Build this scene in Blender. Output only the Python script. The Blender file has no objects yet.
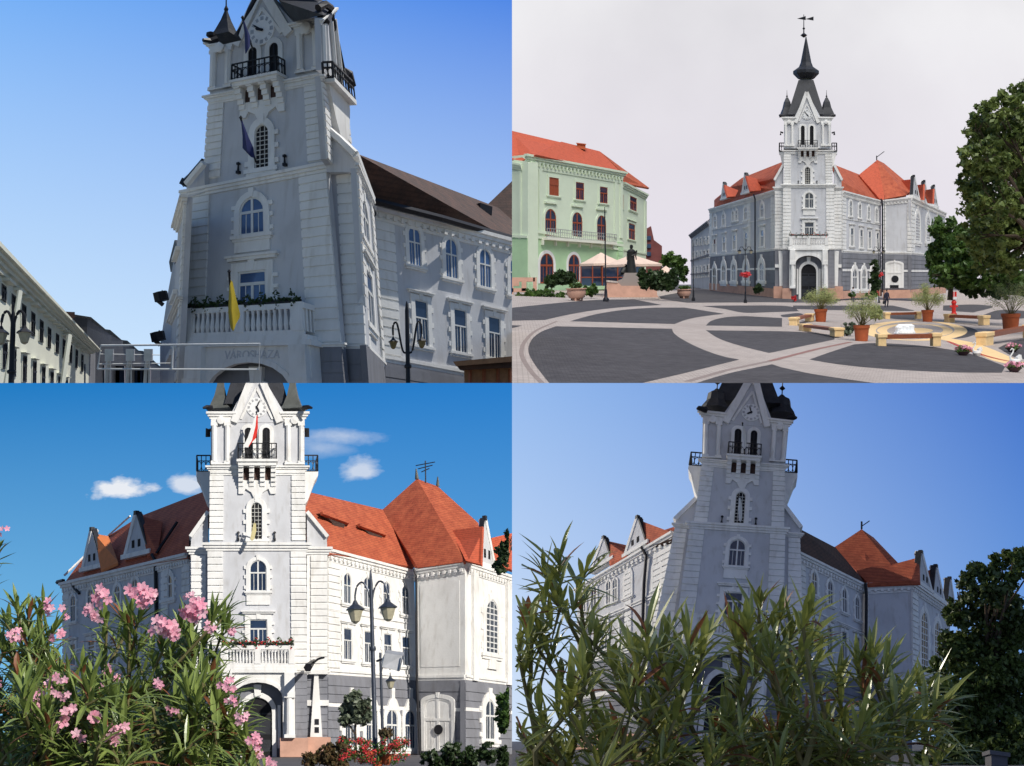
import bpy, bmesh, math, random
from mathutils import Vector, Matrix
# ------------------------------------------------------------------ camera, sky light, suns, exposure
SC = bpy.context.scene
FPX = 1200.0                                   # focal length in pixels of the 1024 px wide picture
cd = bpy.data.cameras.new('camera'); cam = bpy.data.objects.new('camera', cd); SC.collection.objects.link(cam)
cam.location = (0, 0, 0); cam.rotation_euler = (math.radians(90), 0, 0)
cd.sensor_width = 36; cd.lens = 36*FPX/1024; cd.clip_start = .1; cd.clip_end = 3000
SC.camera = cam
SC.view_settings.view_transform = 'Standard'; SC.view_settings.look = 'None'
SC.view_settings.exposure = 0.0; SC.view_settings.gamma = 1
W = bpy.data.worlds.new('World'); SC.world = W; W.use_nodes = True
nt = W.node_tree; bg = nt.nodes['Background']; sky = nt.nodes.new('ShaderNodeTexSky')
sky.sky_type = 'NISHITA'; sky.sun_disc = False
SUN_EL = math.radians(50); SUN_AZ = math.radians(20)      # behind the buildings, as in the two shaded views
sky.sun_elevation = SUN_EL; sky.sun_rotation = SUN_AZ
sky.dust_density = 0; sky.ozone_density = 6.0
nt.links.new(sky.outputs[0], bg.inputs[0]); bg.inputs[1].default_value = 0.10
# four photographs of the same square in four kinds of daylight: each place is a collection with the sun of its own hour
PL = {}
for nm in ('shaded_tower_square', 'overcast_square', 'sunlit_square', 'evening_square'):
    c = bpy.data.collections.new(nm); SC.collection.children.link(c); PL[nm] = c
def sun(name, place, to_sun, strength, angle, col):
    l = bpy.data.lights.new(name, 'SUN'); l.energy = strength; l.angle = math.radians(angle); l.color = col
    o = bpy.data.objects.new(name, l); SC.collection.objects.link(o)
    o.rotation_euler = Vector(to_sun).normalized().to_track_quat('Z', 'Y').to_euler()
    o.light_linking.receiver_collection = PL[place]; o.light_linking.blocker_collection = PL[place]
    return o
def dirv(az, el): az, el = math.radians(az), math.radians(el); return (math.sin(az)*math.cos(el), math.cos(az)*math.cos(el), math.sin(el))
sun('sun_morning', 'sunlit_square', dirv(128, 40), 5.0, .5, (1, .95, .87))
sun('sun_behind_tower', 'shaded_tower_square', dirv(58, 66), 5.0, .5, (1, .96, .88))
sun('sun_behind_hall', 'evening_square', dirv(-60, 20), 3.0, .5, (1, .93, .8))
sun('sun_overcast', 'overcast_square', dirv(170, 55), 4.4, 50, (1, .96, .90))

sun('fill_evening', 'evening_square', dirv(165, 35), .70, 120, (.55, .64, 1))   # added fill lamp, makes up for sky light blocked by the square above

# ------------------------------------------------------------------ helpers
def ray(px, py): return Vector(((px-512)/FPX, 1.0, -(py-383)/FPX))
def at(px, py, d):                              # point on the line of sight at distance d, or d = (facade, metres behind it)
    if isinstance(d, tuple): d = d[0].hit(px, py).y+d[1]
    return ray(px, py)*d
class Place:
    def __init__(s, coll, up, sx, sz):
        s.c = PL[coll]; s.u = Vector(up).normalized(); s.sx = sx; s.sz = sz
        s.rot = Vector((0, 0, 1)).rotation_difference(s.u).to_matrix()
    k = .8
    def frame(s, p, yaw=0): return Matrix.Translation(p) @ s.rot.to_4x4() @ Matrix.Rotation(yaw, 4, 'Z')
A = Place('shaded_tower_square', (-.032, .156, 1), -1, 1)
B = Place('overcast_square', (-.0209, -.0848, 1), 1, 1)
C = Place('sunlit_square', (-.063, .293, 1), -1, -1)
D = Place('evening_square', (.144, .43, 1), 1, -1)

A.k = .62
MATS = {}
def mat(name, col, rough=.8, var=.12, scale=1.5, bump=.0, metal=0, emit=None, spec=.3, trans=False, col2=None, streak=False, bscale=None, tiles=0, setts=0):
    m = bpy.data.materials.new(name); m.use_nodes = True; t = m.node_tree; b = t.nodes['Principled BSDF']
    b.inputs['Roughness'].default_value = rough; b.inputs['Metallic'].default_value = metal
    b.inputs['Specular IOR Level'].default_value = spec
    tc = t.nodes.new('ShaderNodeTexCoord'); n = t.nodes.new('ShaderNodeTexNoise')
    mp = t.nodes.new('ShaderNodeMapping'); t.links.new(tc.outputs['Object'], mp.inputs[0]); t.links.new(mp.outputs[0], n.inputs['Vector'])
    if streak: mp.inputs['Scale'].default_value = (1, 1, .18)
    n.inputs['Scale'].default_value = scale; n.inputs['Detail'].default_value = 6; n.inputs['Roughness'].default_value = .65
    r = t.nodes.new('ShaderNodeValToRGB'); t.links.new(n.outputs[0], r.inputs[0])
    c = Vector(col); c2 = Vector(col2) if col2 else c*(1+var); c1 = c*(1-var) if not col2 else c
    r.color_ramp.elements[0].position = .3; r.color_ramp.elements[1].position = .7
    r.color_ramp.elements[0].color = (*c1, 1); r.color_ramp.elements[1].color = (*[min(x, 1) for x in c2], 1)
    t.links.new(r.outputs[0], b.inputs['Base Color'])
    last = r.outputs[0]
    def mul(src, fac_socket, dark, amount):
        x = t.nodes.new('ShaderNodeMix'); x.data_type = 'RGBA'; x.blend_type = 'MULTIPLY'; t.links.new(fac_socket, x.inputs[0]); t.links.new(src, x.inputs[6]); x.inputs[7].default_value = (*dark, 1); return x.outputs[2]
    if streak:                                   # rain streaks, dirt patches
        m2 = t.nodes.new('ShaderNodeMapping'); m2.inputs['Scale'].default_value = (1, 1, .10); t.links.new(tc.outputs['Object'], m2.inputs[0])
        n3 = t.nodes.new('ShaderNodeTexNoise'); n3.inputs['Scale'].default_value = 2.6; n3.inputs['Detail'].default_value = 5; t.links.new(m2.outputs[0], n3.inputs['Vector'])
        mr = t.nodes.new('ShaderNodeMapRange'); t.links.new(n3.outputs[0], mr.inputs[0]); mr.inputs[1].default_value = .52; mr.inputs[2].default_value = .75; mr.inputs[4].default_value = .55
        last = mul(last, mr.outputs[0], (.70, .67, .62), 1)
        n4 = t.nodes.new('ShaderNodeTexNoise'); n4.inputs['Scale'].default_value = .55; n4.inputs['Detail'].default_value = 8; t.links.new(tc.outputs['Object'], n4.inputs['Vector'])
        mr = t.nodes.new('ShaderNodeMapRange'); t.links.new(n4.outputs[0], mr.inputs[0]); mr.inputs[1].default_value = .50; mr.inputs[2].default_value = .72; mr.inputs[4].default_value = .5
        last = mul(last, mr.outputs[0], (.78, .77, .76), 1)
    if tiles:                                    # courses of roof tiles with odd darker ones
        wv = t.nodes.new('ShaderNodeTexWave'); wv.bands_direction = 'Z'; wv.inputs['Scale'].default_value = tiles; wv.inputs['Distortion'].default_value = .6; wv.inputs['Detail'].default_value = 2; t.links.new(tc.outputs['Object'], wv.inputs['Vector'])
        mr = t.nodes.new('ShaderNodeMapRange'); t.links.new(wv.outputs[1], mr.inputs[0]); mr.inputs[1].default_value = .0; mr.inputs[2].default_value = .45; mr.inputs[3].default_value = .42; mr.inputs[4].default_value = 0
        last = mul(last, mr.outputs[0], (.45, .42, .42), 1)
        vo = t.nodes.new('ShaderNodeTexVoronoi'); vo.inputs['Scale'].default_value = 5; t.links.new(tc.outputs['Object'], vo.inputs['Vector'])
        mr = t.nodes.new('ShaderNodeMapRange'); t.links.new(vo.outputs['Color'], mr.inputs[0]); mr.inputs[1].default_value = .55; mr.inputs[2].default_value = 1; mr.inputs[4].default_value = .5
        last = mul(last, mr.outputs[0], (.5, .5, .5), 1)
    if setts:
        bk = t.nodes.new('ShaderNodeTexBrick'); bk.inputs['Scale'].default_value = setts; bk.inputs['Mortar Size'].default_value = .03; bk.inputs['Color1'].default_value = (.75, .75, .75, 1); bk.inputs['Color2'].default_value = (1, 1, 1, 1); bk.inputs['Mortar'].default_value = (.45, .45, .45, 1)
        t.links.new(tc.outputs['Object'], bk.inputs['Vector']); x = t.nodes.new('ShaderNodeMix'); x.data_type = 'RGBA'; x.blend_type = 'MULTIPLY'; x.inputs[0].default_value = .8; t.links.new(last, x.inputs[6]); t.links.new(bk.outputs[0], x.inputs[7]); last = x.outputs[2]
        n4 = t.nodes.new('ShaderNodeTexNoise'); n4.inputs['Scale'].default_value = .25; n4.inputs['Detail'].default_value = 9; n4.inputs['Roughness'].default_value = .7; t.links.new(tc.outputs['Object'], n4.inputs['Vector'])
        mr = t.nodes.new('ShaderNodeMapRange'); t.links.new(n4.outputs[0], mr.inputs[0]); mr.inputs[1].default_value = .45; mr.inputs[2].default_value = .7; mr.inputs[4].default_value = .6
        last = mul(last, mr.outputs[0], (.65, .63, .62), 1)
    t.links.new(last, b.inputs['Base Color'])
    if bump:
        n2 = t.nodes.new('ShaderNodeTexNoise'); n2.inputs['Scale'].default_value = bscale or scale*6; n2.inputs['Detail'].default_value = 4
        t.links.new(tc.outputs['Object'], n2.inputs['Vector'])
        bp = t.nodes.new('ShaderNodeBump'); bp.inputs['Strength'].default_value = bump; bp.inputs['Distance'].default_value = .05
        t.links.new(n2.outputs[0], bp.inputs['Height']); t.links.new(bp.outputs[0], b.inputs['Normal'])
    MATS[name] = m; return m
def leafmat(name, c1, c2, rough=.45, scale=3, spec=.4, tr=.25, c0=None):
    m = mat(name, c1, rough, scale=scale, col2=c2, spec=spec)
    t = m.node_tree; b = t.nodes['Principled BSDF']; out = t.nodes['Material Output']
    ml = t.nodes.new('ShaderNodeMixShader'); tl = t.nodes.new('ShaderNodeBsdfTranslucent'); ml.inputs[0].default_value = tr
    r = [n for n in t.nodes if n.type == 'VALTORGB'][0]
    t.links.new(r.outputs[0], tl.inputs[0]); t.links.new(b.outputs[0], ml.inputs[1]); t.links.new(tl.outputs[0], ml.inputs[2])
    t.links.new(ml.outputs[0], out.inputs[0]); return m
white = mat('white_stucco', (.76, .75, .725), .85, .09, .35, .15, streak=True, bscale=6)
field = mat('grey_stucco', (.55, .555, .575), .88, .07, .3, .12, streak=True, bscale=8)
cream = mat('cream_stucco', (.70, .70, .60), .85, .06, .4, .1)
plinth = mat('dark_grey_stucco', (.205, .21, .235), .85, .16, .6, .15, streak=True)
salmon = mat('salmon_stone', (.52, .30, .22), .8, .16, .8, .1)
rooft = mat('red_clay_tiles', (.32, .066, .034), .8, scale=1.1, col2=(.53, .135, .062), bump=.5, bscale=9, tiles=1.9)
roofn = mat('new_orange_tiles', (.50, .10, .048), .75, .12, 2, .4, bscale=9, tiles=1.9)
roofd = mat('dark_brown_tiles', (.035, .024, .022), .8, scale=1.2, col2=(.10, .05, .038), bump=.5, bscale=8, tiles=1.4)  # darker and browner than the red tiles
slate = mat('dark_slate', (.022, .024, .030), .55, .35, 1.4, .4, bscale=10)
copper = mat('grey_green_sheet', (.10, .105, .095), .55, .25, 1.2, .1)
iron = mat('black_iron', (.018, .018, .022), .45, .2, 4, metal=.3)
steel = mat('blue_grey_steel', (.05, .058, .075), .4, .15, 3, metal=.4)
glass = mat('window_glass', (.02, .035, .07), .06, .35, .6, spec=.9)
glassb = mat('sky_tinted_glass', (.05, .10, .22), .08, .35, .5, spec=.9)  # glass copy with the blue of a reflected sky put into its base colour
dark = mat('dark_interior', (.012, .012, .014), .9, .3, 2)
frame_m = mat('white_window_frame', (.66, .66, .64), .5, .05, 3)
frame_r = mat('red_brown_window_frame', (.30, .07, .03), .5, .15, 3)
clockm = mat('clock_face', (.75, .75, .74), .6, .05, 3)
lace = mat('pale_lattice', (.55, .54, .50), .7, .1, 3)
green1 = mat('mint_stucco', (.62, .70, .54), .85, .05, .35, .1)
green2 = mat('mint_green_stucco', (.42, .60, .36), .85, .08, .35, .1)
stone = mat('pale_paving', (.50, .43, .385), .85, .13, .5, .2, bscale=5, setts=1.2)
asph = mat('dark_paving', (.082, .075, .078), .85, .30, 1.6, .3, bscale=8, setts=1.5)
asph2 = mat('grey_road', (.10, .095, .10), .85, .2, .4, .2)
soil = mat('grey_ground', (.12, .12, .11), .9, .25, .3, .2)
terra = mat('terracotta', (.42, .10, .035), .75, .12, 4, .1)
wood = mat('varnished_wood', (.24, .07, .03), .5, .25, 6, .1)
woodp = mat('rough_wood', (.28, .14, .07), .7, .3, 5, .1)
yel = mat('yellow_stone', (.80, .56, .28), .75, .12, 4, .1)
awn = mat('pale_canvas', (.68, .52, .42), .85, .08, 1.2)
bronze = mat('dark_bronze', (.022, .022, .020), .5, .4, 3, metal=.4, spec=.4)
lamp_glass = mat('frosted_lamp_glass', (.42, .38, .26), .25, .2, 6, spec=.6)
lamp_amber = mat('amber_lamp_glass', (.20, .14, .05), .25, .3, 6, spec=.6)
barkm = mat('bark', (.09, .065, .045), .9, .35, 6, .4)
stemm = mat('green_brown_stem', (.16, .14, .06), .7, .3, 8)
redm = mat('red_paint', (.50, .02, .015), .4, .1, 5)
yflag = mat('yellow_flag', (.40, .30, .02), .8, .1, 4)
bflag = mat('navy_flag', (.012, .02, .10), .8, .15, 4)
rflag = mat('red_flag', (.60, .03, .02), .8, .1, 4)
wflag = mat('white_flag', (.72, .72, .70), .8, .05, 4)
gflag = mat('green_flag', (.02, .12, .05), .8, .05, 4)
silver = mat('dull_metal_panel', (.42, .42, .42), .4, .2, 3, metal=.5)
skin = mat('skin', (.45, .26, .18), .6, .05, 5)
clothd = mat('dark_cloth', (.03, .03, .05), .9, .2, 9)
clothr = mat('red_cloth', (.42, .04, .04), .9, .1, 9)
clothw = mat('pale_cloth', (.55, .55, .58), .9, .1, 9)
hairm = mat('brown_hair', (.04, .022, .012), .8, .2, 9)
lf_plane = leafmat('broad_leaves', (.045, .08, .018), (.22, .27, .07), scale=.5)
lf_bush = leafmat('bush_leaves', (.03, .075, .015), (.12, .20, .04), scale=.8)
lf_dark = leafmat('evergreen_leaves', (.012, .028, .010), (.06, .10, .03), scale=.8)
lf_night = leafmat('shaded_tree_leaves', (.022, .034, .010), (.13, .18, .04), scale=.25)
lf_ole = leafmat('oleander_leaves', (.055, .095, .018), (.28, .35, .09), .35, 5, .5, .2)
lf_ole2 = leafmat('glossy_oleander_leaves', (.10, .12, .022), (.42, .43, .11), .28, 3, .6, .25)
lf_brown = leafmat('withered_leaves', (.14, .045, .02), (.30, .12, .05), .5, 9)
lf_pot = leafmat('yellow_green_leaves', (.16, .22, .07), (.42, .42, .16), .5, 2.5)
lf_grey = leafmat('silver_green_leaves', (.05, .07, .04), (.22, .26, .17), .5, 3)
lf_red = leafmat('purple_red_leaves', (.045, .06, .02), (.19, .10, .05), .5, 4)
pinkm = leafmat('pink_petals', (.80, .25, .38), (.92, .62, .68), .6, 20, .2, .3)
redf = leafmat('red_petals', (.55, .02, .03), (.75, .10, .10), .6, 8, .2, .2)

class MB:
    """collects shapes in world space (or in the space of matrix M) and links them as one mesh object"""
    def __init__(s, M=None): s.v = []; s.f = []; s.mi = []; s.m = 0; s.M = M or Matrix()
    def add(s, vs, fs):
        k = len(s.v); s.v += [Vector(v) for v in vs]
        for f in fs: s.f.append([k+i for i in f]); s.mi.append(s.m)
    def prism_pts(s, a, b):                       # two matching rings of points
        n = len(a); s.add(a+b, [list(range(n))[::-1], list(range(n, 2*n))]+[[i, (i+1) % n, n+(i+1) % n, n+i] for i in range(n)])
    def prism(s, F, poly, o0, o1): s.prism_pts([F.p(x, y, o0) for x, y in poly], [F.p(x, y, o1) for x, y in poly])
    def box(s, F, s0, s1, t0, t1, o0, o1): s.prism(F, [(s0, t0), (s1, t0), (s1, t1), (s0, t1)], o0, o1)
    def ppoly(s, F, pp, o0, o1): s.prism(F, [F.q(*p) for p in pp], o0, o1)
    def bar(s, F, a, b, w, o0, o1):
        a, b = Vector(a), Vector(b); d = (b-a).normalized(); n = Vector((-d.y, d.x))*w/2
        s.prism(F, [tuple(a-n), tuple(b-n), tuple(b+n), tuple(a+n)], o0, o1)
    def ring(s, F, inn, out, o0, o1, closed=False):
        n = len(inn)
        for i in range(n if closed else n-1):
            j = (i+1) % n; s.prism(F, [inn[i], inn[j], out[j], out[i]], o0, o1)
    def cube(s, x0, x1, y0, y1, z0, z1):
        s.add([(x, y, z) for z in (z0, z1) for x, y in ((x0, y0), (x1, y0), (x1, y1), (x0, y1))],
              [[3, 2, 1, 0], [4, 5, 6, 7], [0, 1, 5, 4], [1, 2, 6, 5], [2, 3, 7, 6], [3, 0, 4, 7]])
    def lathe(s, prof, n=12, c=(0, 0, 0), R=None, capped=True, ph=0):
        c = Vector(c); k = len(s.v)
        for r, z in prof:
            for i in range(n):
                a = 2*math.pi*(i+ph)/n; p = Vector((r*math.cos(a), r*math.sin(a), z))
                if R: p = R @ p
                s.v.append(c+p)
        for j in range(len(prof)-1):
            for i in range(n):
                i2 = (i+1) % n; s.f.append([k+j*n+i, k+j*n+i2, k+(j+1)*n+i2, k+(j+1)*n+i]); s.mi.append(s.m)
        if capped:
            s.f.append([k+i for i in range(n)][::-1]); s.mi.append(s.m)
            s.f.append([k+(len(prof)-1)*n+i for i in range(n)]); s.mi.append(s.m)
    def tube(s, pts, r, n=6):
        pts = [Vector(p) for p in pts]; k = len(s.v); rs = r if isinstance(r, (list, tuple)) else [r]*len(pts)
        for i, p in enumerate(pts):
            d = (pts[min(i+1, len(pts)-1)]-pts[max(i-1, 0)]).normalized()
            a = d.orthogonal().normalized() if abs(d.z) < .9 else Vector((1, 0, 0)).cross(d).normalized()
            if abs(d.z) < .9: a = Vector((0, 0, 1)).cross(d).normalized()
            b = d.cross(a)
            for q in range(n): t = 2*math.pi*q/n; s.v.append(p+(a*math.cos(t)+b*math.sin(t))*rs[i])
        for i in range(len(pts)-1):
            for q in range(n): q2 = (q+1) % n; s.f.append([k+i*n+q, k+i*n+q2, k+(i+1)*n+q2, k+(i+1)*n+q]); s.mi.append(s.m)
        s.f.append([k+q for q in range(n)][::-1]); s.mi.append(s.m); s.f.append([k+(len(pts)-1)*n+q for q in range(n)]); s.mi.append(s.m)
    def pieces(s, name, m, parent):
        """every separate piece becomes a part of its own"""
        par = list(range(len(s.v)))
        def find(i):
            while par[i] != i: par[i] = par[par[i]]; i = par[i]
            return i
        for f in s.f:
            for j in f[1:]: par[find(j)] = find(f[0])
        groups = {}
        for f in s.f: groups.setdefault(find(f[0]), []).append(f)
        for fs in groups.values():
            b = MB(s.M); ids = sorted({j for f in fs for j in f}); mp = {j: i for i, j in enumerate(ids)}; b.add([s.v[j] for j in ids], [[mp[j] for j in f] for f in fs]); b.build(name, m, parent)
    def build(s, name, m, parent=None, P=None, smooth=False, clip=True, drop=False):
        P = P or parent_place[parent.name]
        M = s.M; me = bpy.data.meshes.new(name)
        off = Vector((0, 0, 0))
        root = parent
        while root is not None and root.parent: root = root.parent
        if root is not None and s.M == Matrix(): off = root.location.copy()
        fs, mi = s.f, s.mi
        if drop:                                  # foliage: leave out whole leaves that would reach into the neighbouring place
            ok = []
            for v in s.v: w = M @ v; ok.append(w.x*P.sx > .002*w.y and w.z*P.sz > .001*w.y)
            z = [(f, i) for f, i in zip(fs, mi) if all(ok[j] for j in f)]; fs = [a for a, _ in z]; mi = [b for _, b in z]; clip = False
            used = sorted({j for f in fs for j in f}); mp = {j: i for i, j in enumerate(used)}
            vv = [s.v[j] for j in used]; fs = [[mp[j] for j in f] for f in fs]
        else: vv = s.v
        me.from_pydata([v-off for v in vv], [], fs)
        for x in (m if isinstance(m, (list, tuple)) else [m]): me.materials.append(x)
        for p, i in zip(me.polygons, mi): p.material_index = i
        bm = bmesh.new(); bm.from_mesh(me)
        if not drop: bmesh.ops.recalc_face_normals(bm, faces=bm.faces)
        if clip:
            T = Matrix.Translation(-off) @ M.inverted() if s.M == Matrix() else M.inverted()
            R3 = M.to_3x3().inverted()
            for nrm in (Vector((-P.sx, 0, 0)), Vector((0, 0, -P.sz))):
                co = T @ Vector((0, 0, 0)); no = (R3 @ nrm).normalized()
                if any((v.co-co).dot(no) > 1e-5 for v in bm.verts):
                    g = bmesh.ops.bisect_plane(bm, geom=bm.verts[:]+bm.edges[:]+bm.faces[:], plane_co=co, plane_no=no, clear_outer=True, dist=1e-5)
                    ed = [e for e in g['geom_cut'] if isinstance(e, bmesh.types.BMEdge)]
                    if ed:
                        try: bmesh.ops.holes_fill(bm, edges=[e for e in ed if e.is_boundary], sides=0)
                        except Exception: pass
        if not bm.faces: bm.free(); return None
        if smooth:
            for f in bm.faces: f.smooth = True
        bm.to_mesh(me); bm.free()
        if smooth: me.set_sharp_from_angle(angle=math.radians(40))
        o = bpy.data.objects.new(name, me); P.c.objects.link(o)
        if parent: o.parent = parent; parent_place[o.name] = P
        elif s.M != Matrix(): o.matrix_world = s.M
        return o
parent_place = {}
def tag(o, label, cat, group=None, kind=None):
    if label: o['label'] = label
    if cat: o['category'] = cat
    if group: o['group'] = group
    if kind: o['kind'] = kind
    return o
def thing(P, name, label, cat, loc=(0, 0, 0), M=None, group=None):
    o = bpy.data.objects.new(name, None); P.c.objects.link(o); o.empty_display_size = .2
    if M is not None: o.matrix_world = M
    else: o.location = loc
    parent_place[o.name] = P; tag(o, label, cat, group); return o
def copy_thing(src, P, M, label):
    r = src.copy(); P.c.objects.link(r); r.matrix_world = M; r['label'] = label
    def rec(a, b):
        for ch in list(a.children):
            c = ch.copy(); P.c.objects.link(c); c.parent = b; rec(ch, c)
    rec(src, r); return r

def homog(src, dst):                              # 3x3 homography from 4 point pairs
    rows = []
    for (x, y), (u, v) in zip(src, dst):
        rows.append([x, y, 1, 0, 0, 0, -u*x, -u*y, u]); rows.append([0, 0, 0, x, y, 1, -v*x, -v*y, v])
    n = 8
    for i in range(n):
        p = max(range(i, n), key=lambda k: abs(rows[k][i])); rows[i], rows[p] = rows[p], rows[i]
        for k in range(n):
            if k != i:
                f = rows[k][i]/rows[i][i]; rows[k] = [a-f*b for a, b in zip(rows[k], rows[i])]
    h = [rows[i][8]/rows[i][i] for i in range(n)]+[1]
    return Matrix((h[0:3], h[3:6], h[6:9]))
class Fac:
    """a facade: a plane at its own distance, with a metric grid (s across, t up, o outwards)"""
    def __init__(s, P, quad, dL=None, dR=None, vp=None, plane=None, off=0, up=None):
        u = (up or P.u); s.k = P.k
        if plane is not None: s.n = plane.n; s.o = plane.o+plane.n*off
        else:
            (x0, y0), (x1, y1) = quad[0], quad[1]
            if dR is None:
                if vp is None: X = ((x0+x1)/2-512)/FPX; k = dL*(1+X*(x0-512)/FPX); dR = k/(1+X*(x1-512)/FPX)
                else: dR = dL*(vp-x0)/(vp-x1)
            s.dR = dR
            a, b = at(x0, y0, dL), at(x1, y1, dR); h = b-a; h = h-u*h.dot(u)
            s.n = h.cross(u).normalized(); s.o = a
            if s.n.dot(a) > 0: s.n = -s.n
            if off: s.o = s.o+s.n*off
        q = [s.hit(*p) for p in quad]
        s.W = ((q[1]-q[0]).length+(q[2]-q[3]).length)/2; s.H = ((q[3]-q[0]).length+(q[2]-q[1]).length)/2
        s.h = homog([(0, 0), (s.W, 0), (s.W, s.H), (0, s.H)], quad); s.hi = s.h.inverted()
    def hit(s, px, py): r = ray(px, py); return r*(s.n.dot(s.o)/s.n.dot(r))
    def px(s, a, b): v = s.h @ Vector((a, b, 1)); return v.x/v.z, v.y/v.z
    def q(s, x, y): v = s.hi @ Vector((x, y, 1)); return v.x/v.z, v.y/v.z
    def p(s, a, b, o=0): return s.hit(*s.px(a, b))+s.n*(o*s.k)
def archpts(cx, w, t0, t1, n=10, k=1.0):          # bottom left, up, over, down
    r = w/2; h = r*k
    return [(cx-r, t0)]+[(cx-r*math.cos(math.pi*i/n), t1-h+h*math.sin(math.pi*i/n)) for i in range(n+1)]+[(cx+r, t0)]

# ------------------------------------------------------------------ pieces the town hall is made of
def window(root, F, xc, y0, y1, w, kind='arch', b=.3, ears=True, hood=False, sill=True, gl=None, fr=None, trim=None, keyst=True, lattice=False, apron=0, out=.14, lift=0):
    if lift: F_ = object.__new__(Fac); F_.__dict__.update(F.__dict__); F_.o = F.o+F.n*lift*F.k; F = F_
    ym = (y0+y1)/2; sa, _ = F.q(xc-w/2, ym); sb, _ = F.q(xc+w/2, ym); _, t1 = F.q(xc, y0); _, t0 = F.q(xc, y1)
    cx = (sa+sb)/2; w = abs(sb-sa); bb = b*w; gl = gl or glass; fr = fr or frame_m; trim = trim or white
    if kind == 'arch': inn = archpts(cx, w, t0, t1); outp = archpts(cx, w+2*bb, t0, t1+bb)
    elif kind == 'seg': inn = archpts(cx, w, t0, t1, k=.35); outp = archpts(cx, w+2*bb, t0, t1+bb, k=.35)
    else: inn = [(cx-w/2, t0), (cx-w/2, t1), (cx+w/2, t1), (cx+w/2, t0)]; outp = [(cx-w/2-bb, t0), (cx-w/2-bb, t1+bb), (cx+w/2+bb, t1+bb), (cx+w/2+bb, t0)]
    m = MB(); m.ring(F, inn, outp, -.05, out); h = t1-t0
    if ears:
        for k in ((.12, .45, .78) if kind != 'arch' else (.08, .42, .72)):
            for sg in (-1, 1):
                x = cx+sg*(w/2+bb*1.15); m.box(F, x-bb*.42, x+bb*.42, t0+h*k, t0+h*(k+.11), -.05, out-.03)
    if keyst: m.prism(F, [(cx-bb*.35, t1+bb*.1), (cx+bb*.35, t1+bb*.1), (cx+bb*.5, t1+bb*1.5), (cx-bb*.5, t1+bb*1.5)], 0, out+.05)
    if sill: m.box(F, cx-w/2-bb*1.5, cx+w/2+bb*1.5, t0-bb*.5, t0+.01, -.05, out+.14); m.box(F, cx-w/2-bb*1.2, cx+w/2+bb*1.2, t0-bb*.9, t0-bb*.5, -.05, out+.04)
    if apron: m.box(F, cx-w/2-bb*.9, cx+w/2+bb*.9, t0-apron, t0-bb*.9, -.05, out-.04)
    if hood:
        y = t1+bb*1.25; m.box(F, cx-w/2-bb*1.5, cx+w/2+bb*1.5, y, y+bb*.35, -.05, out+.12); m.box(F, cx-w/2-bb*1.8, cx+w/2+bb*1.8, y+bb*.35, y+bb*.62, -.05, out+.24)
    o = m.build('window', trim, root)
    if o is None: return
    p = MB(); p.prism(F, inn, -.05, .02); p.build('pane', gl, o)
    f = MB(); bw = max(.05, w*.055)
    if kind == 'rect': ii = [(cx-w/2+bw, t0), (cx-w/2+bw, t1-bw), (cx+w/2-bw, t1-bw), (cx+w/2-bw, t0)]
    else: ii = archpts(cx, w-2*bw, t0, t1-bw, k=1.0 if kind == 'arch' else .35)
    f.ring(F, ii, inn, .02, .08); f.box(F, cx-w/2, cx+w/2, t0, t0+bw*1.2, .021, .085)
    tr = t0+h*(.62 if kind == 'rect' else .60)
    if lattice:
        for k in range(1, 3): x = cx-w/2+w*k/3; f.box(F, x-bw*.4, x+bw*.4, t0, t1-w*.1, .022, .07)
        for k in range(1, 9): y = t0+h*k/9.5; f.box(F, cx-w/2, cx+w/2, y-bw*.4, y+bw*.4, .022, .076)
    else:
        f.box(F, cx-w/2, cx+w/2, tr-bw*.8, tr+bw*.8, .022, .10); f.box(F, cx-bw*.8, cx+bw*.8, t0, tr if kind == 'rect' else t1-bw, .023, .09)
        for sg in (-1, 1): x = cx+sg*w*.25; f.box(F, x-bw*.25, x+bw*.25, t0, tr, .0225, .05)
    f.build('frame', fr, o); return o
def quoins(m, F, s0, s1, t0, t1, n, out=.16, gap=.22, base=.05):
    m.box(F, s0, s1, t0, t1, -.04, base); h = (t1-t0)/n
    for i in range(n): m.box(F, s0-.02, s1+.02, t0+h*(i+gap/2), t0+h*(i+1-gap/2), -.03, out)
def cornice(m, F, s0, s1, t, h, out, steps=3, back=-.04, wrap=True):
    for i in range(steps):
        o = out*(i+1)/steps; e = o if wrap else 0
        m.box(F, s0-e, s1+e, t+h*i/steps, t+h*(i+1)/steps-.001, back, o)
def rust(m, F, s0, s1, t0, t1, n, out=.05, gap=.10):
    h = (t1-t0)/n
    for i in range(n): m.box(F, s0, s1, t0+h*i+h*gap/2, t0+h*(i+1)-h*gap/2, -.03, out)
def railing(m, f, n, t0, t1, r=.025):             # f(k, t) -> point, k in 0..1
    m.tube([f(0, t1), f(.5, t1), f(1, t1)], r*1.6, 5); m.tube([f(0, t0), f(1, t0)], r*1.2, 5); m.tube([f(0, (t0*.35+t1*.65)), f(1, t0*.35+t1*.65)], r, 5)
    for i in range(n+1): k = i/n; m.tube([f(k, t0), f(k, t1)], r if i % 3 else r*1.6, 4)
    for i in range(n):
        k0, k1 = i/n, (i+1)/n; q = [f(k0+(k1-k0)*(.5-.5*math.cos(a)), t0+(t1-t0)*(.33+.28*math.sin(a))) for a in [j*math.pi/4 for j in range(9)]]
        m.tube(q, r*.8, 4)

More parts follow.
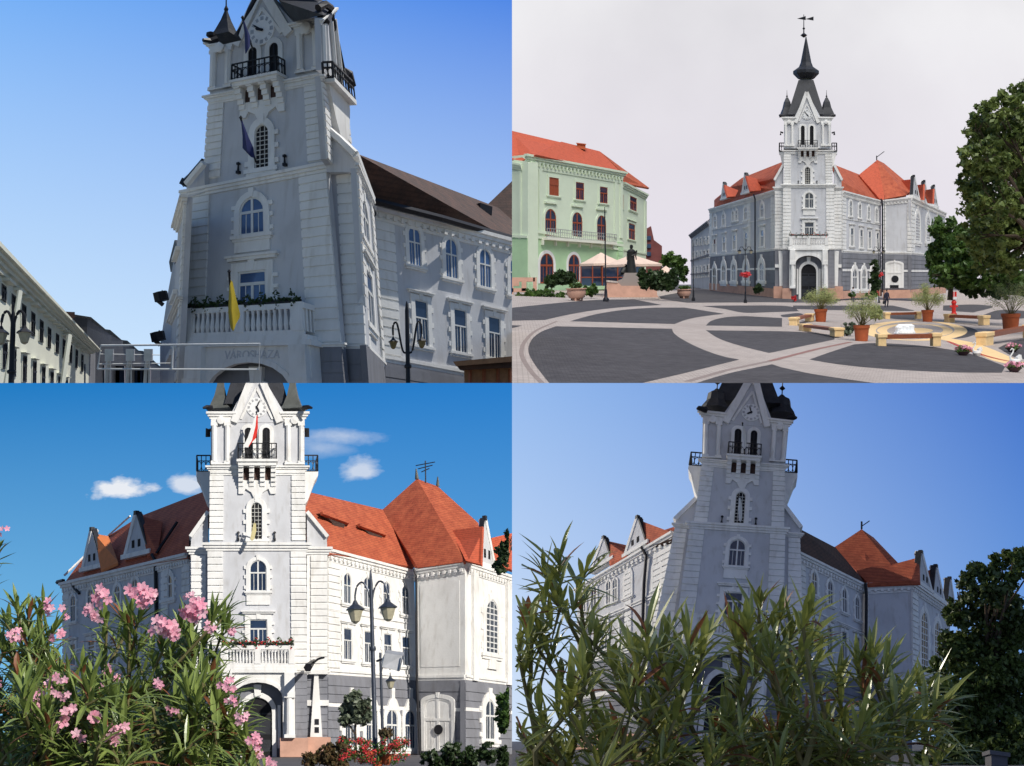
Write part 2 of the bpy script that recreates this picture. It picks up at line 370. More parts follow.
def tower(root, P, L, U, B, G, dL=None, dR=None, hands=(120, 200), deep=7, glassw=None, qw=(.15, .155), clockx=.49, clocky=1.08, gapex=(.485, 1.87), extra=()):
    gl = glassw or glass
    FL = Fac(P, L, dL, dR); FU = Fac(P, U, plane=FL, off=-.15); FB = Fac(P, B, plane=FL, off=-.3); FG = Fac(P, G, plane=FL, off=.1)
    # shaft walls
    m = MB()
    for F, o in ((FL, 0), (FU, .10), (FB, .08)): m.box(F, 0, F.W, -F.H*o, F.H*1.01, -deep, 0)
    m.build('shaft_wall', field, root)
    w, h = FL.W, FL.H
    def side(name, m, calls):
        for c in calls: b_ = MB(); c(b_); b_.build(name, m, root)
    uw, uh = FU.W, FU.H
    side('corner_quoins', white, [lambda q: quoins(q, FL, 0, w*qw[0], 0, h*.985, 17), lambda q: quoins(q, FL, w*(1-qw[1]), w, 0, h*.985, 17), lambda q: quoins(q, FU, 0, uw*.14, 0, uh*.9, 11), lambda q: quoins(q, FU, uw*.86, uw, 0, uh*.9, 11)])
    side('string_course', white, [lambda c: cornice(c, FL, 0, w, h*.985, h*.065, .42), lambda c: cornice(c, FL, 0, w, -h*.03, h*.03, .30), lambda c: (c.box(FU, 0, uw, uh*.90, uh*.925, -.05, .1), cornice(c, FU, 0, uw, uh*.955, uh*.07, .38), c.box(FU, 0, uw, uh*.925, uh*.955, -.05, .18))])
    # windows of the two shaft storeys
    def W_(F, cx, wd, t0, t1, **k):
        x, y1 = F.px(F.W*cx, F.H*t0); x2, y0 = F.px(F.W*cx, F.H*t1); xa, _ = F.px(F.W*(cx-wd/2), F.H*(t0+t1)/2); xb, _ = F.px(F.W*(cx+wd/2), F.H*(t0+t1)/2)
        return window(root, F, (x+x2)/2, y0, y1, xb-xa, gl=dark if k.get('lattice') else gl, **k)
    W_(FL, .51, .17, .65, .905, b=.22, apron=h*.11, out=.2)
    W_(FL, .51, .18, .217, .42, kind='rect', b=.26, hood=True, out=.2)
    W_(FU, .49, .115, .02, .52, b=.45, lattice=True, out=.22, fr=lace)
    for sg in (-1, 1):                             # small finials beside the slit window
        b = MB(); x = uw*(.49+sg*.19); b.box(FU, x-.09, x+.09, 0, uh*.03, 0, .35); b.tube([FU.p(x, uh*.03, .2), FU.p(x, uh*.13, .2)], [.07, .03]); b.tube([FU.p(x, uh*.10, .2), FU.p(x, uh*.12, .2)], .12); b.build('iron_finial', iron, root)
    # apron with three consoles under the upper balcony
    ap = MB(); n = 8
    ap.prism(FU, [(uw*(.495+x*.75), uh*y) for x, y in ((-.26, .93), (-.26, .64), (-.19, .64), (-.16, .71), (-.08, .66), (-.04, .57), (.04, .57), (.08, .66), (.16, .71), (.19, .64), (.26, .64), (.26, .93))], -.04, .22)
    bw, bh = FB.W, FB.H
    for cx in (.325, .438, .552, .665):
        for i_ in range(5): ap.box(FU, uw*(cx-.026), uw*(cx+.026), uh*(.74+.06*i_), uh*(.802+.06*i_), 0, .34+.20*i_)
    ap.box(FU, uw*.295, uw*.695, uh*1.0, uh*1.05, -.04, 1.25); ap.box(FU, uw*.28, uw*.71, uh*1.05, uh*1.085, -.04, 1.42)
    ap.build('balcony_console', white, root)
    for cx in (.382, .495, .608): ni = MB(); ni.prism(FU, archpts(uw*cx, uw*.072, uh*.83, uh*1.0, k=.8), .1, .27); ni.build('console_niche', roofd, root)
    r = MB(); O = 1.3
    def ff(k, t): return FU.p(uw*(.295+.40*k), t, O)
    railing(r, ff, 8, uh*1.085, uh*1.30, .03)
    for s_ in (.295, .695):
        railing(r, lambda k, t: FU.p(uw*s_, t, .1+1.2*k), 3, uh*1.085, uh*1.30, .03)
    r.build('balcony_railing', iron, root)
    # belfry stage
    for cx in (.035, .175, .825, .965):
        q = MB(); q.tube([FB.p(bw*cx, bh*.06, .14), FB.p(bw*cx, bh*.74, .14)], bw*.026, 8)
        q.box(FB, bw*(cx-.036), bw*(cx+.036), 0, bh*.07, -.03, .32); q.box(FB, bw*(cx-.036), bw*(cx+.036), bh*.73, bh*.80, -.03, .30); q.build('belfry_pilaster', white, root)
    for a, e in ((0, .215), (.785, 1)):
        q = MB(); q.box(FB, bw*a, bw*e, bh*.80, bh*.865, -.03, .22); q.lathe([(.02, 0), (bw*.045, .02), (bw*.045, .2), (.02, .24)], 10, FB.p(bw*(a+e)/2, bh*.83, .15), R=FB.n.to_track_quat('Z', 'Y').to_matrix())
        cornice(q, FB, bw*a, bw*e, bh*.865, bh*.13, .40)
        q.build('entablature', white, root); q = MB(); q.box(FB, bw*a, bw*e, bh*.0, bh*.025, -.03, .36); q.build('pilaster_plinth', white, root)
    g = MB(); ax, ay = gapex
    g.prism(FB, [(bw*.2, bh*.8), (bw*.8, bh*.8), (bw*.78, bh*.99), (bw*ax, bh*ay), (bw*.22, bh*.99)], -1.2, .05)
    g.m = 1
    for a, e in (((.245, .80), (ax, ay)), ((.735, .80), (ax, ay))):
        A_, E_ = (bw*a[0], bh*a[1]), (bw*e[0], bh*(e[1]-.02)); g.bar(FB, A_, E_, bw*.075, -.5, .33)
        A2, E2 = (bw*(a[0]+(.075 if a[0] < .5 else -.075)), bh*.86), (bw*ax, bh*(ay-.42)); g.bar(FB, A2, E2, bw*.025, -.1, .17)
    g.build('clock_gable', [field, white], root)
    ck = MB(); ctr = FB.p(bw*clockx, bh*clocky, .05); R = Matrix((FB.p(1, 0, 0)-FB.p(0, 0, 0), FB.p(0, 1, 0)-FB.p(0, 0, 0), FB.n)).transposed()
    R = Matrix([R.col[0].normalized(), R.col[1].normalized(), FB.n]).transposed(); rad = bw*.112
    ck.lathe([(rad, 0), (rad, .07), (rad*.96, .08), (rad*.3, .08)], 28, ctr, R)
    cko = ck.build('clock', clockm, root)
    if cko:
        nu = MB()
        for i in range(12):
            a = i*math.pi/6; c_, s_ = math.cos(a), math.sin(a)
            for kk in ((-.05, .05) if i % 3 else (-.09, 0, .09)):
                v = [Vector((r_*rad*s_+kk*rad*c_+dx*c_, r_*rad*c_-kk*rad*s_-dx*s_, z)) for z in (.08, .10) for r_, dx in ((.66, -.03), (.66, .03), (.90, .03), (.90, -.03))]
                nu.add([ctr+R @ p for p in v], [[0, 1, 2, 3], [7, 6, 5, 4], [0, 4, 5, 1], [1, 5, 6, 2], [2, 6, 7, 3], [3, 7, 4, 0]])
        nu.build('clock_numerals', MATS['dull_metal_panel'], cko)
        hd = MB()
        for ang, ln, wd in ((hands[0], .80, .05), (hands[1], .52, .08)):
            a = math.radians(ang); c_, s_ = math.cos(a), math.sin(a)
            v = [Vector((r_*rad*s_+dx*rad*c_, r_*rad*c_-dx*rad*s_, z)) for z in (.12, .15) for r_, dx in ((-.15, -wd), (-.15, wd), (ln*.7, wd*1.2), (ln, 0), (ln*.7, -wd*1.2))]
            hd.add([ctr+R @ p for p in v], [[4, 3, 2, 1, 0], [5, 6, 7, 8, 9]]+[[i, (i+1) % 5, 5+(i+1) % 5, 5+i] for i in range(5)])
        hd.build('clock_hand', iron, cko)
    for cx in (.40, .59):
        x, y1 = FB.px(bw*cx, bh*.05); _, y0 = FB.px(bw*cx, bh*.70); xa, _ = FB.px(bw*(cx-.04), bh*.4); xb, _ = FB.px(bw*(cx+.04), bh*.4)
        window(root, FB, x, y0, y1, xb-xa, gl=dark, fr=iron, ears=False, keyst=False, b=.5, sill=False, out=.16)
    # entrance stage
    gw, gh = FG.W, FG.H
    m = MB(); m.box(FG, 0, gw, 0, gh*.99, -deep, 0); m.build('ground_wall', plinth, root)
    side('stone_courses', plinth, [lambda m: rust(m, FG, 0, gw*.10, gh*.24, gh*.95, 9), lambda m: rust(m, FG, gw*.88, gw, gh*.24, gh*.95, 9)])
    side('base', salmon, [lambda m: m.box(FG, -gw*.0, gw*.17, 0, gh*.22, -.04, 1.5), lambda m: m.box(FG, gw*.72, gw, 0, gh*.22, -.04, 1.5)])
    m = MB(); O = 1.25; ca = archpts(gw*.50, gw*.50, gh*.22, gh*.86, k=.62)
    m.prism(FG, [(gw*.13, gh*.22)]+ca+[(gw*.87, gh*.22), (gw*.87, gh), (gw*.13, gh)], .9, O)
    m.box(FG, gw*.13, gw*.17, gh*.22, gh, 0, .9); m.box(FG, gw*.83, gw*.87, gh*.22, gh, 0, .9)
    m.ring(FG, archpts(gw*.5, gw*.50, gh*.4, gh*.86, k=.62), archpts(gw*.5, gw*.56, gh*.4, gh*.90, k=.66), O-.05, O+.10)
    m.box(FG, gw*.11, gw*.89, gh*.97, gh*1.01, .0, O+.30); m.build('portal', white, root)
    for cx in (.195, .815):
        m = MB(); m.tube([FG.p(gw*cx, gh*.25, O+.32), FG.p(gw*cx, gh*.68, O+.32)], [gw*.042, gw*.036], 12)
        m.box(FG, gw*(cx-.055), gw*(cx+.055), gh*.22, gh*.26, O, O+.75); m.box(FG, gw*(cx-.055), gw*(cx+.055), gh*.68, gh*.75, O, O+.72); m.box(FG, gw*(cx-.05), gw*(cx+.05), gh*.75, gh*.97, O, O+.60); m.build('column', white, root)
    m = MB(); m.ring(FG, archpts(gw*.5, gw*.29, 0, gh*.69), archpts(gw*.5, gw*.38, 0, gh*.75), .0, .25)
    for sg in (-1, 1): m.box(FG, gw*(.5+sg*.215)-.12, gw*(.5+sg*.215)+.12, gh*.1, gh*.6, .0, .35)
    m.prism(FG, [(gw*.47, gh*.70), (gw*.53, gh*.70), (gw*.54, gh*.84), (gw*.46, gh*.84)], 0, .4)
    o = m.build('door_frame', white, root)
    m = MB(); m.prism(FG, archpts(gw*.5, gw*.29, 0, gh*.69), -.02, .03); dd = m.build('door', dark, root)
    if dd:
        m = MB(); m.box(FG, gw*.49, gw*.51, 0, gh*.5, .03, .07); m.box(FG, gw*.355, gw*.645, gh*.49, gh*.51, .03, .08)
        for a in (.37, .51): m.box(FG, gw*a, gw*(a+.12), gh*.06, gh*.2, .03, .06); m.box(FG, gw*a, gw*(a+.12), gh*.26, gh*.46, .03, .06)
        m.build('door_leaf', MATS['dark_slate'], dd)
    for sg in (-1, 1):
        for t in (.33, .45): m = MB(); m.box(FG, gw*(.5+sg*.27)-.14, gw*(.5+sg*.27)+.14, gh*t, gh*(t+.06), .0, .42); m.build('wall_plaque', iron, root)
    m = MB()                                        # stone balcony over the door
    m.box(FL, w*.11, w*.89, -h*.012, h*.03, 0, 1.62); m.box(FL, w*.13, w*.87, h*.03, h*.055, 1.3, 1.56); m.box(FL, w*.12, w*.88, h*.165, h*.195, 1.3, 1.6)
    for cx in (.16, .50, .84): m.box(FL, w*(cx-.03), w*(cx+.03), h*.05, h*.20, 1.28, 1.62)
    for k in range(3): m.box(FL, w*(.845), w*.875, h*.05, h*.17, .1+k*.45, .3+k*.45); m.box(FL, w*(.125), w*.155, h*.05, h*.17, .1+k*.45, .3+k*.45)
    m.box(FL, w*.845, w*.88, h*.165, h*.195, 0, 1.3); m.box(FL, w*.12, w*.155, h*.165, h*.195, 0, 1.3)
    m.build('stone_balcony', white, root)
    n = 20
    for i in range(n):
        k = (i+.5)/n; x = w*(.18+.64*k)
        if abs(x-w*.5) < w*.03: continue
        m = MB(); m.tube([FL.p(x, h*.05, 1.45), FL.p(x, h*.085, 1.45), FL.p(x, h*.14, 1.45), FL.p(x, h*.17, 1.45)], [w*.008, w*.0135, w*.007, w*.01], 6); m.build('baluster', white, root)
    return FL, FU, FB, FG
def flower_box(P, F, s0, s1, t, o, n, label, cat='flower box', seed=1, col=None, h=.5):
    rnd = random.Random(seed); c = F.p((s0+s1)/2, t, o); root = thing(P, 'flower_box', label, cat, c)
    m = MB(); m.box(F, s0, s1, t, t+.18, o-.12, o+.12); m.build('planter_trough', iron, root)
    m = MB(); m2 = MB(); h0 = h
    for i in range(n):
        s_ = rnd.uniform(s0, s1); p = F.p(s_, t+.18+rnd.uniform(-.45, h0)*abs(math.sin(s_*7)+.6)*.6, o+rnd.uniform(-.15, .25)); a = Vector([rnd.gauss(0, 1) for _ in range(3)]).normalized()*.09; b_ = a.orthogonal().normalized()*.06
        (m2 if col and rnd.random() < .2 else m).add([p-a, p+b_, p+a, p-b_], [[0, 1, 2, 3]])
    m.build('foliage', lf_dark, root, drop=True)
    if col: m2.build('blossoms', col, root, drop=True)
    return root
def gable_dormer(root, P, F, pts, side, wallm=None, depth=2.5, edge=None):
    """pts: left foot, right foot, apex in picture coordinates on facade plane F"""
    m = MB(); q = [F.q(*p) for p in pts]; m.prism(F, [q[0], q[1], q[2]], -.6, .12); m.m = 1
    a, b, c = [Vector(x) for x in q]; hh = c.y-(a.y+b.y)/2; ww = b.x-a.x
    for k in (-.13, .13):
        x = (a.x+b.x)/2+k*ww; m.box(F, x-.06*ww, x+.06*ww, (a.y+b.y)/2+hh*.18, (a.y+b.y)/2+hh*.36, .1, .14)
    o = m.build('gable', [wallm or field, dark], root)
    if not o: return
    f0, f1 = (q[0], q[1]) if side > 0 else (q[1], q[0])
    m = MB(); m.bar(F, f0, q[2], ww*.11, -.7, .22); m.build('coping', white, o)
    m = MB(); m.box(F, a.x-ww*.12, b.x+ww*.12, (a.y+b.y)/2-hh*.04, (a.y+b.y)/2+hh*.07, -.7, .3); m.build('ledge', white, o)
    m = MB(); m.bar(F, f1, q[2], ww*.09, -.5, .10); m.box(F, c.x-ww*.05, c.x+ww*.05, c.y-hh*.05, c.y+hh*.05, -.2, .25); m.build('slate_edge', slate, o)
def slope(root, pts, m=None, name='roof', th=.35, extra=None):
    """a roof slope from picture points with distances; thickness goes backwards and down"""
    b = MB(); P3 = [at(*p) for p in pts]; n = (P3[1]-P3[0]).cross(P3[2]-P3[0]).normalized()
    if n.dot(P3[0]) < 0: n = -n
    b.prism_pts([p+n*th for p in P3], P3); return b.build(name, m or rooft, root)
def shape(root, pts, m, name, th=.5):
    return slope(root, pts, m, name, th)
def pipe(root, pts, r=.09, name='downpipe', m=None):
    b = MB(); b.tube([at(*p) for p in pts], r, 6); return b.build(name, m or iron, root)
def face_wing(root, P, F, G, wins, n_rust=8, eave=.5, quo=((0, .1),), mats=(None, None), grest=0, base=.16, rows=(), nq=12):
    m = MB(); m.box(F, 0, F.W, 0, F.H, -.6, 0); m.build('wall', mats[0] or field, root)
    m = MB(); cornice(m, F, 0, F.W, F.H*.93, F.H*.07, eave, wrap=False); m.box(F, 0, F.W, F.H*.90, F.H*.925, -.03, .1); m.build('cornice', white, root)
    m = MB(); cornice(m, F, 0, F.W, 0, F.H*.045, .25, 2, wrap=False); m.build('string_course', white, root)
    for t in rows: m = MB(); m.box(F, 0, F.W, F.H*t, F.H*(t+.012), -.03, .12); m.build('string_course', white, root)
    if eave > .3:                                   # dentils under the eave
        m = MB(); n = int(F.W/.55)
        for i in range(n): x = F.W*(i+.5)/n; m.box(F, x-.12, x+.12, F.H*.915, F.H*.945, 0, .32)
        m.build('dentils', white, root)
    if quo:
        for a, b in quo: m = MB(); quoins(m, F, F.W*a, F.W*b, F.H*.05, F.H*.9, nq); m.build('quoins', white, root)
    if G:
        m = MB(); m.box(G, 0, G.W, 0, G.H, -.6, .0); rust(m, G, 0, G.W, G.H*(base+.01), G.H*.97, n_rust, .10); m.build('ground_floor_wall', mats[1] or plinth, root)
        m = MB(); m.box(G, 0, G.W, G.H*.60, G.H*.645, -.03, .125); m.build('white_band', white, root)
        if base: m = MB(); m.box(G, 0, G.W, 0, G.H*base, -.03, .22); m.build('base', salmon, root)
    for w in wins:
        k = dict(w[5]) if len(w) > 5 else {}; g_ = k.pop('g', 0)
        if g_: k['lift'] = .12
        window(root, G if g_ else F, w[1], w[2], w[3], w[4], w[0], **k)
def leaf_cloud(m, c, r, n, size, rnd, shell=.55, up=.0, flat=1.0):
    c = Vector(c)
    for i in range(n):
        d = Vector([rnd.gauss(0, 1) for _ in range(3)]).normalized(); k = shell+(1-shell)*rnd.random()
        k *= 1+.12*math.sin(d.x*7+c.x)*math.sin(d.z*6+c.y*2)
        p = c+Vector((d.x*r[0], d.y*r[1], d.z*r[2]))*k
        a = (d+Vector([rnd.gauss(0, .8) for _ in range(3)])).normalized(); t = a.orthogonal().normalized(); t = Matrix.Rotation(rnd.uniform(0, 6.3), 3, a) @ t; b = a.cross(t)
        s = size*rnd.uniform(.6, 1.3); t = t*s; b = b*s*.6
        m.add([p-t, p-b, p+t, p+b], [[0, 1, 2, 3]])
def cluster_cloud(m, c, R, ncl, nl, rcl, size, rnd, shell=.3):
    for i in range(ncl):
        d = Vector([rnd.gauss(0, 1) for _ in range(3)]).normalized(); k = (shell+(1-shell)*rnd.random()**.6)
        p = Vector(c)+Vector((d.x*R[0], d.y*R[1], d.z*R[2]))*k; r = rcl*rnd.uniform(.5, 1.3)
        leaf_cloud(m, p, (r, r, r*.8), nl, size, rnd, .3)
def prism_box(m, c, x, y, z, sx, sy, sz): 
    m.cube(x-sx/2, x+sx/2, y-sy/2, y+sy/2, z, z+sz)

# ================================================================== PLACE A: the tower seen from below, in shade
def sky_sheet(P, x0, x1, z0, z1, build):
    m = MB(); Y = 620; m.add([(x0, Y, z0), (x1, Y, z0), (x1, Y, z1), (x0, Y, z1)], [[0, 1, 2, 3]])
    mt = bpy.data.materials.new('sky_air'); mt.use_nodes = True; t = mt.node_tree; t.nodes.clear()
    out = t.nodes.new('ShaderNodeOutputMaterial'); em = t.nodes.new('ShaderNodeEmission'); t.links.new(em.outputs[0], out.inputs[0])
    tc = t.nodes.new('ShaderNodeTexCoord'); sp = t.nodes.new('ShaderNodeSeparateXYZ'); t.links.new(tc.outputs['Object'], sp.inputs[0])
    build(t, tc, sp, em); o = m.build('sky', mt, None, P, clip=False); tag(o, None, None, kind='structure'); return o
def lin(c): return tuple(((x/255)/12.92 if x/255 <= .04045 else ((x/255+.055)/1.055)**2.4) for x in c)
def lerp_node(t, fac, a, b):
    n = t.nodes.new('ShaderNodeMix'); n.data_type = 'RGBA'
    if hasattr(fac, 'is_linked') or hasattr(fac, 'links'): t.links.new(fac, n.inputs[0])
    else: n.inputs[0].default_value = fac
    for i, c in ((6, a), (7, b)):
        if isinstance(c, tuple): n.inputs[i].default_value = (*c, 1)
        else: t.links.new(c, n.inputs[i])
    return n.outputs[2]
def mapr(t, src, a, b):
    n = t.nodes.new('ShaderNodeMapRange'); n.interpolation_type = 'SMOOTHSTEP' if False else 'LINEAR'
    t.links.new(src, n.inputs[0]); n.inputs[1].default_value = a; n.inputs[2].default_value = b; return n.outputs[0]
S_ = 620/1200
def four_corner(bl, br, tl, tr, x0, x1, z0, z1):
    def f(t, tc, sp, em):
        fx = mapr(t, sp.outputs[0], x0, x1); fz = mapr(t, sp.outputs[2], z0, z1)
        lo = lerp_node(t, fx, lin(bl), lin(br)); hi = lerp_node(t, fx, lin(tl), lin(tr)); t.links.new(lerp_node(t, fz, lo, hi), em.inputs[0])
    return f
sky_sheet(A, -520, 0, 0, 420, four_corner((208, 233, 255), (200, 226, 252), (122, 178, 246), (84, 138, 230), -512*S_, 0, 0, 383*S_))

hallA = thing(A, 'town_hall', 'grey town hall tower seen from below in blue shade, yellow flag on its balcony', 'town hall', at(260, 430, 63))
LA = [(177, 346), (341, 343), (326.5, 170), (186.5, 197)]; UA = [(204, 180), (327, 160), (321, 76), (209.5, 98)]
BA = [(210, 92), (322, 70), (320.5, 18), (211.5, 42)]; GA = [(166, 505), (355, 505), (341, 343), (177, 346)]
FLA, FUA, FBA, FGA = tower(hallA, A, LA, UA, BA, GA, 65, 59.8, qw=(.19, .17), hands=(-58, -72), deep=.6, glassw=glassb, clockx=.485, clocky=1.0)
# right-hand flank of the tower
def flank(quad, d0, vp, P=A, root=hallA, m=field, name='flank_wall', q=None, c=True, th=.5):
    F = Fac(P, quad, d0, vp=vp); b = MB(); b.box(F, 0, F.W, 0, F.H, -th, 0); b.build(name, m, root)
    return F
F1 = flank([(322, 70), (343, 86), (333, 8), (320.5, 18)], 60.2, 580)
b = MB(); cornice(b, F1, 0, F1.W, F1.H*.87, F1.H*.12, .35)
for k in (.08, .3, .7, .92): b.tube([F1.p(F1.W*k, F1.H*.05, .14), F1.p(F1.W*k, F1.H*.8, .14)], .14, 6)
b.build('flank_pilaster', white, hallA)
F2 = flank([(326.7, 159), (357, 200), (345, 100), (321, 76)], 60.1, 580)
b = MB(); quoins(b, F2, 0, F2.W*.22, 0, F2.H*.92, 11); quoins(b, F2, F2.W*.78, F2.W, 0, F2.H*.92, 11); cornice(b, F2, 0, F2.W, F2.H*.93, F2.H*.08, .38); b.build('flank_quoins', white, hallA)
b = MB(); b.prism(F2, [(F2.W*.12, F2.H*.95), (F2.W*.95, F2.H*.95), (F2.W*.95, F2.H*.86), (F2.W*.82, F2.H*.55), (F2.W*.55, F2.H*.28), (F2.W*.3, F2.H*.55), (F2.W*.12, F2.H*.86)], 0, .45)
b.box(F2, F2.W*.05, F2.W*1.0, F2.H*.93, F2.H*.99, 0, 1.0); b.build('side_balcony', white, hallA)
b = MB(); railing(b, lambda k, t: F2.p(F2.W*(.05+.95*k), t, .9), 8, F2.H*.99, F2.H*1.22, .04)
railing(b, lambda k, t: F2.p(F2.W*.05, t, .1+.8*k), 2, F2.H*.99, F2.H*1.22, .04); b.build('balcony_railing', iron, hallA)
# shoulders
F3 = Fac(A, [(336, 345), (366, 345), (356.5, 168), (326.5, 171)], plane=FLA, off=-.7)
b = MB(); b.box(F3, 0, F3.W, 0, F3.H, -.5, 0); b.build('shoulder_wall', field, hallA)
b = MB(); quoins(b, F3, F3.W*.36, F3.W, 0, F3.H*.97, 17); cornice(b, F3, 0, F3.W, F3.H*.975, F3.H*.06, .35); cornice(b, F3, 0, F3.W, -F3.H*.035, F3.H*.035, .25)
b.build('shoulder_quoins', white, hallA)
F4 = Fac(A, [(366, 345), (384, 363), (371.5, 203), (356.5, 168)], 60.5, vp=580)
b = MB(); b.box(F4, 0, F4.W, 0, F4.H, -.5, 0); b.build('shoulder_wall', field, hallA)
b = MB(); quoins(b, F4, 0, F4.W*.16, 0, F4.H*.95, 17); quoins(b, F4, F4.W*.84, F4.W, 0, F4.H*.95, 17); cornice(b, F4, 0, F4.W, F4.H*.965, F4.H*.06, .3); cornice(b, F4, 0, F4.W, -F4.H*.035, F4.H*.035, .25); b.build('shoulder_quoins', white, hallA)
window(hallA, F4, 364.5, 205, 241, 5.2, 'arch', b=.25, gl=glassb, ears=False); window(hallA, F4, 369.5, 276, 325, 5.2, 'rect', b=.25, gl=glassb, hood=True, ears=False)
F3g = Fac(A, [(347, 505), (378, 505), (366, 345), (336, 345)], plane=FLA, off=-.6)
b = MB(); b.box(F3g, 0, F3g.W, 0, F3g.H, -.5, 0); rust(b, F3g, F3g.W*.3, F3g.W, 0, F3g.H*.97, 10); b.build('ground_wall', plinth, hallA)
F4g = Fac(A, [(378, 505), (398, 505), (384, 363), (366, 345)], 60.5, vp=580); b = MB(); b.box(F4g, 0, F4g.W, 0, F4g.H, -.5, 0); b.build('ground_wall', plinth, hallA)
b = MB(); b.bar(F3g, (F3g.W*.12, 0), (F3g.W*.16, F3g.H*.97), .5, 0, .3); b.build('white_pier', white, hallA)
shape(hallA, [(325.5, 160, 61.2), (325, 128, 61.2), (353, 153, 61.0), (356.5, 168, 60.9), (356.5, 172, 60.9), (327, 172, 61.2)], field, 'shoulder_gable')
b = MB(); b.tube([at(324.5, 127, 61), at(340, 140, 61), at(355, 154, 60.8)], .22, 5); b.tube([at(355, 154, 60.8), at(372, 200, 64)], .22, 5); b.tube([at(186.6, 184, 65), at(204, 163, 64.5)], .2, 5); b.pieces('coping', white, hallA)
shape(hallA, [(186.6, 198, 65.8), (186.6, 183, 65.8), (204.5, 163, 65.2), (204.5, 192, 65.2)], field, 'shoulder_gable')
b = MB(); b.tube([at(204, 162, 66), at(190, 178, 67), at(184.5, 183, 68)], .25, 5); b.tube([at(187, 180, 67), at(184, 186, 67)], .3, 5); b.pieces('gutter', iron, hallA)
# left wing, seen edge-on
F5 = Fac(A, [(160, 505), (172, 505), (186.5, 197), (178.5, 224)], 75, dR=65.5)
b = MB(); b.box(F5, 0, F5.W, 0, F5.H, -.5, 0); b.build('wing_wall', field, hallA)
b = MB(); quoins(b, F5, F5.W*.84, F5.W, 0, F5.H*.97, 30); cornice(b, F5, 0, F5.W, F5.H*.95, F5.H*.05, .6); cornice(b, F5, 0, F5.W, F5.H*.50, F5.H*.02, .5)
for t in (.36, .58, .78): b.box(F5, 0, F5.W*.5, F5.H*t, F5.H*(t+.02), 0, .4)
b.build('wing_trim', white, hallA)
shape(hallA, [(179, 224, 72), (184, 203, 68), (187, 205, 66.2), (183, 258, 67), (179.5, 268, 69)], slate, 'dormer', .4)
shape(hallA, [(169, 262, 76), (174.5, 240, 74), (177.5, 246, 73), (175.5, 262, 73), (170.5, 272, 76)], slate, 'dormer', .4)
shape(hallA, [(160, 346, 80), (160, 430, 80), (175, 430, 72), (178.5, 346, 72), (186, 205, 67), (179, 232, 72), (168, 292, 76)], field, 'far_wing_wall', .5)
b = MB()
for x, y, d in ((161, 293, 74), (158, 333, 74)): b.tube([at(x+5, y+3, d), at(x+1, y-1, d), at(x-3, y+2, d), at(x-3, y+8, d), at(x+2, y+12, d)], .14, 5); b.tube([at(x-1, y-1, d), at(x+1, y+8, d)], .45, 6)
b.pieces('water_spout', iron, hallA)
# right wing
d0 = 60.5*(580-366)/(580-384)
F6 = Fac(A, [(384, 362), (540, 390), (540, 247), (374, 203)], d0, vp=1665)
F6g = Fac(A, [(388, 440), (540, 445), (540, 390), (384, 362)], plane=F6, off=.12)
ws = []
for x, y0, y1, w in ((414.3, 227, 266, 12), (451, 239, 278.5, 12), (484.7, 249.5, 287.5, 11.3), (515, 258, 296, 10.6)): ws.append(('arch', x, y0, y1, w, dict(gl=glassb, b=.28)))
for x, y0, y1, w in ((421.3, 301, 346, 12.4), (460, 309.8, 352.7, 12), (494, 317.3, 358.5, 11.6)): ws.append(('rect', x, y0, y1, w, dict(gl=glass, b=.30, hood=True)))
face_wing(hallA, A, F6, F6g, ws, quo=((0, .10),), nq=14, base=0, n_rust=6)
shape(hallA, [(374, 200, d0+.2), (355.5, 153, 62.5), (432, 183, 76), (489, 204, 86), (520, 216, 92), (520, 243, 78), (450, 225, 71)], roofd, 'roof')
b = MB(); b.tube([at(356, 160, 61.5), at(361, 176, 62.5), at(369, 198, 64)], .3, 6); b.tube([at(373, 201, d0-.5), at(440, 218, 69.2), at(520, 241, 77)], .22, 6); b.pieces('gutter', iron, hallA)
shape(hallA, [(487, 205, 88), (512, 181, 90), (530, 170, 91), (530, 245, 85), (512, 228, 86)], roofd, 'pavilion_roof')
for x, y in ((402, 187), (478, 211)):
    d = 71+(x-402)*.13; shape(hallA, [(x-8, y+3, d), (x+2, y+0, d-.6), (x+14, y+4, d), (x+12, y+6, d), (x, y+5, d)], iron, 'roof_hatch', .6)
pipe(hallA, [(371, 208, d0-.4), (374, 213, d0-.4), (370.5, 222, d0-.5), (373, 250, d0-.5), (381, 361, d0-.5)], .16)
# roofs of the tower
b = MB(); b.prism_pts([at(294, 22, 62.5), at(278, 0, 63), at(266, -30, 64), at(330, -50, 66), at(318, 2, 62), at(332, 8, 64), at(334, 18, 64), at(323, 15, 60)], [at(300, 20, 68), at(284, -2, 68), at(272, -30, 68), at(330, -60, 70), at(322, 0, 68), at(333, 6, 68), at(335, 16, 68), at(326, 12, 68)]); b.build('spire_roof', slate, hallA)
b = MB(); b.lathe([(.84, 0), (.60, .35), (.28, 1.0), (.08, 1.55), (.05, 1.65)], 4, at(226, 38, 64), R=A.rot @ Matrix.Rotation(.4, 3, 'Z')); b.build('corner_turret', slate, hallA)
b = MB(); b.lathe([(.05, 1.5), (.13, 1.75), (.04, 1.95), (.02, 2.9)], 6, at(226, 40, 64), R=A.rot); b.build('finial', iron, hallA)
b = MB(); b.tube([at(217, 39, 63.5), at(210, 41, 63.3), at(203, 40, 63)], [.2, .16, .1]); b.lathe([(.1, 0), (.26, .12), (.24, .3), (.1, .36)], 7, at(211, 38.5, 63.6)); b.tube([at(236, 36, 63.0), at(250, 8, 63.4), at(262, -14, 63.8)], .12); b.pieces('gutter_spout', iron, hallA)
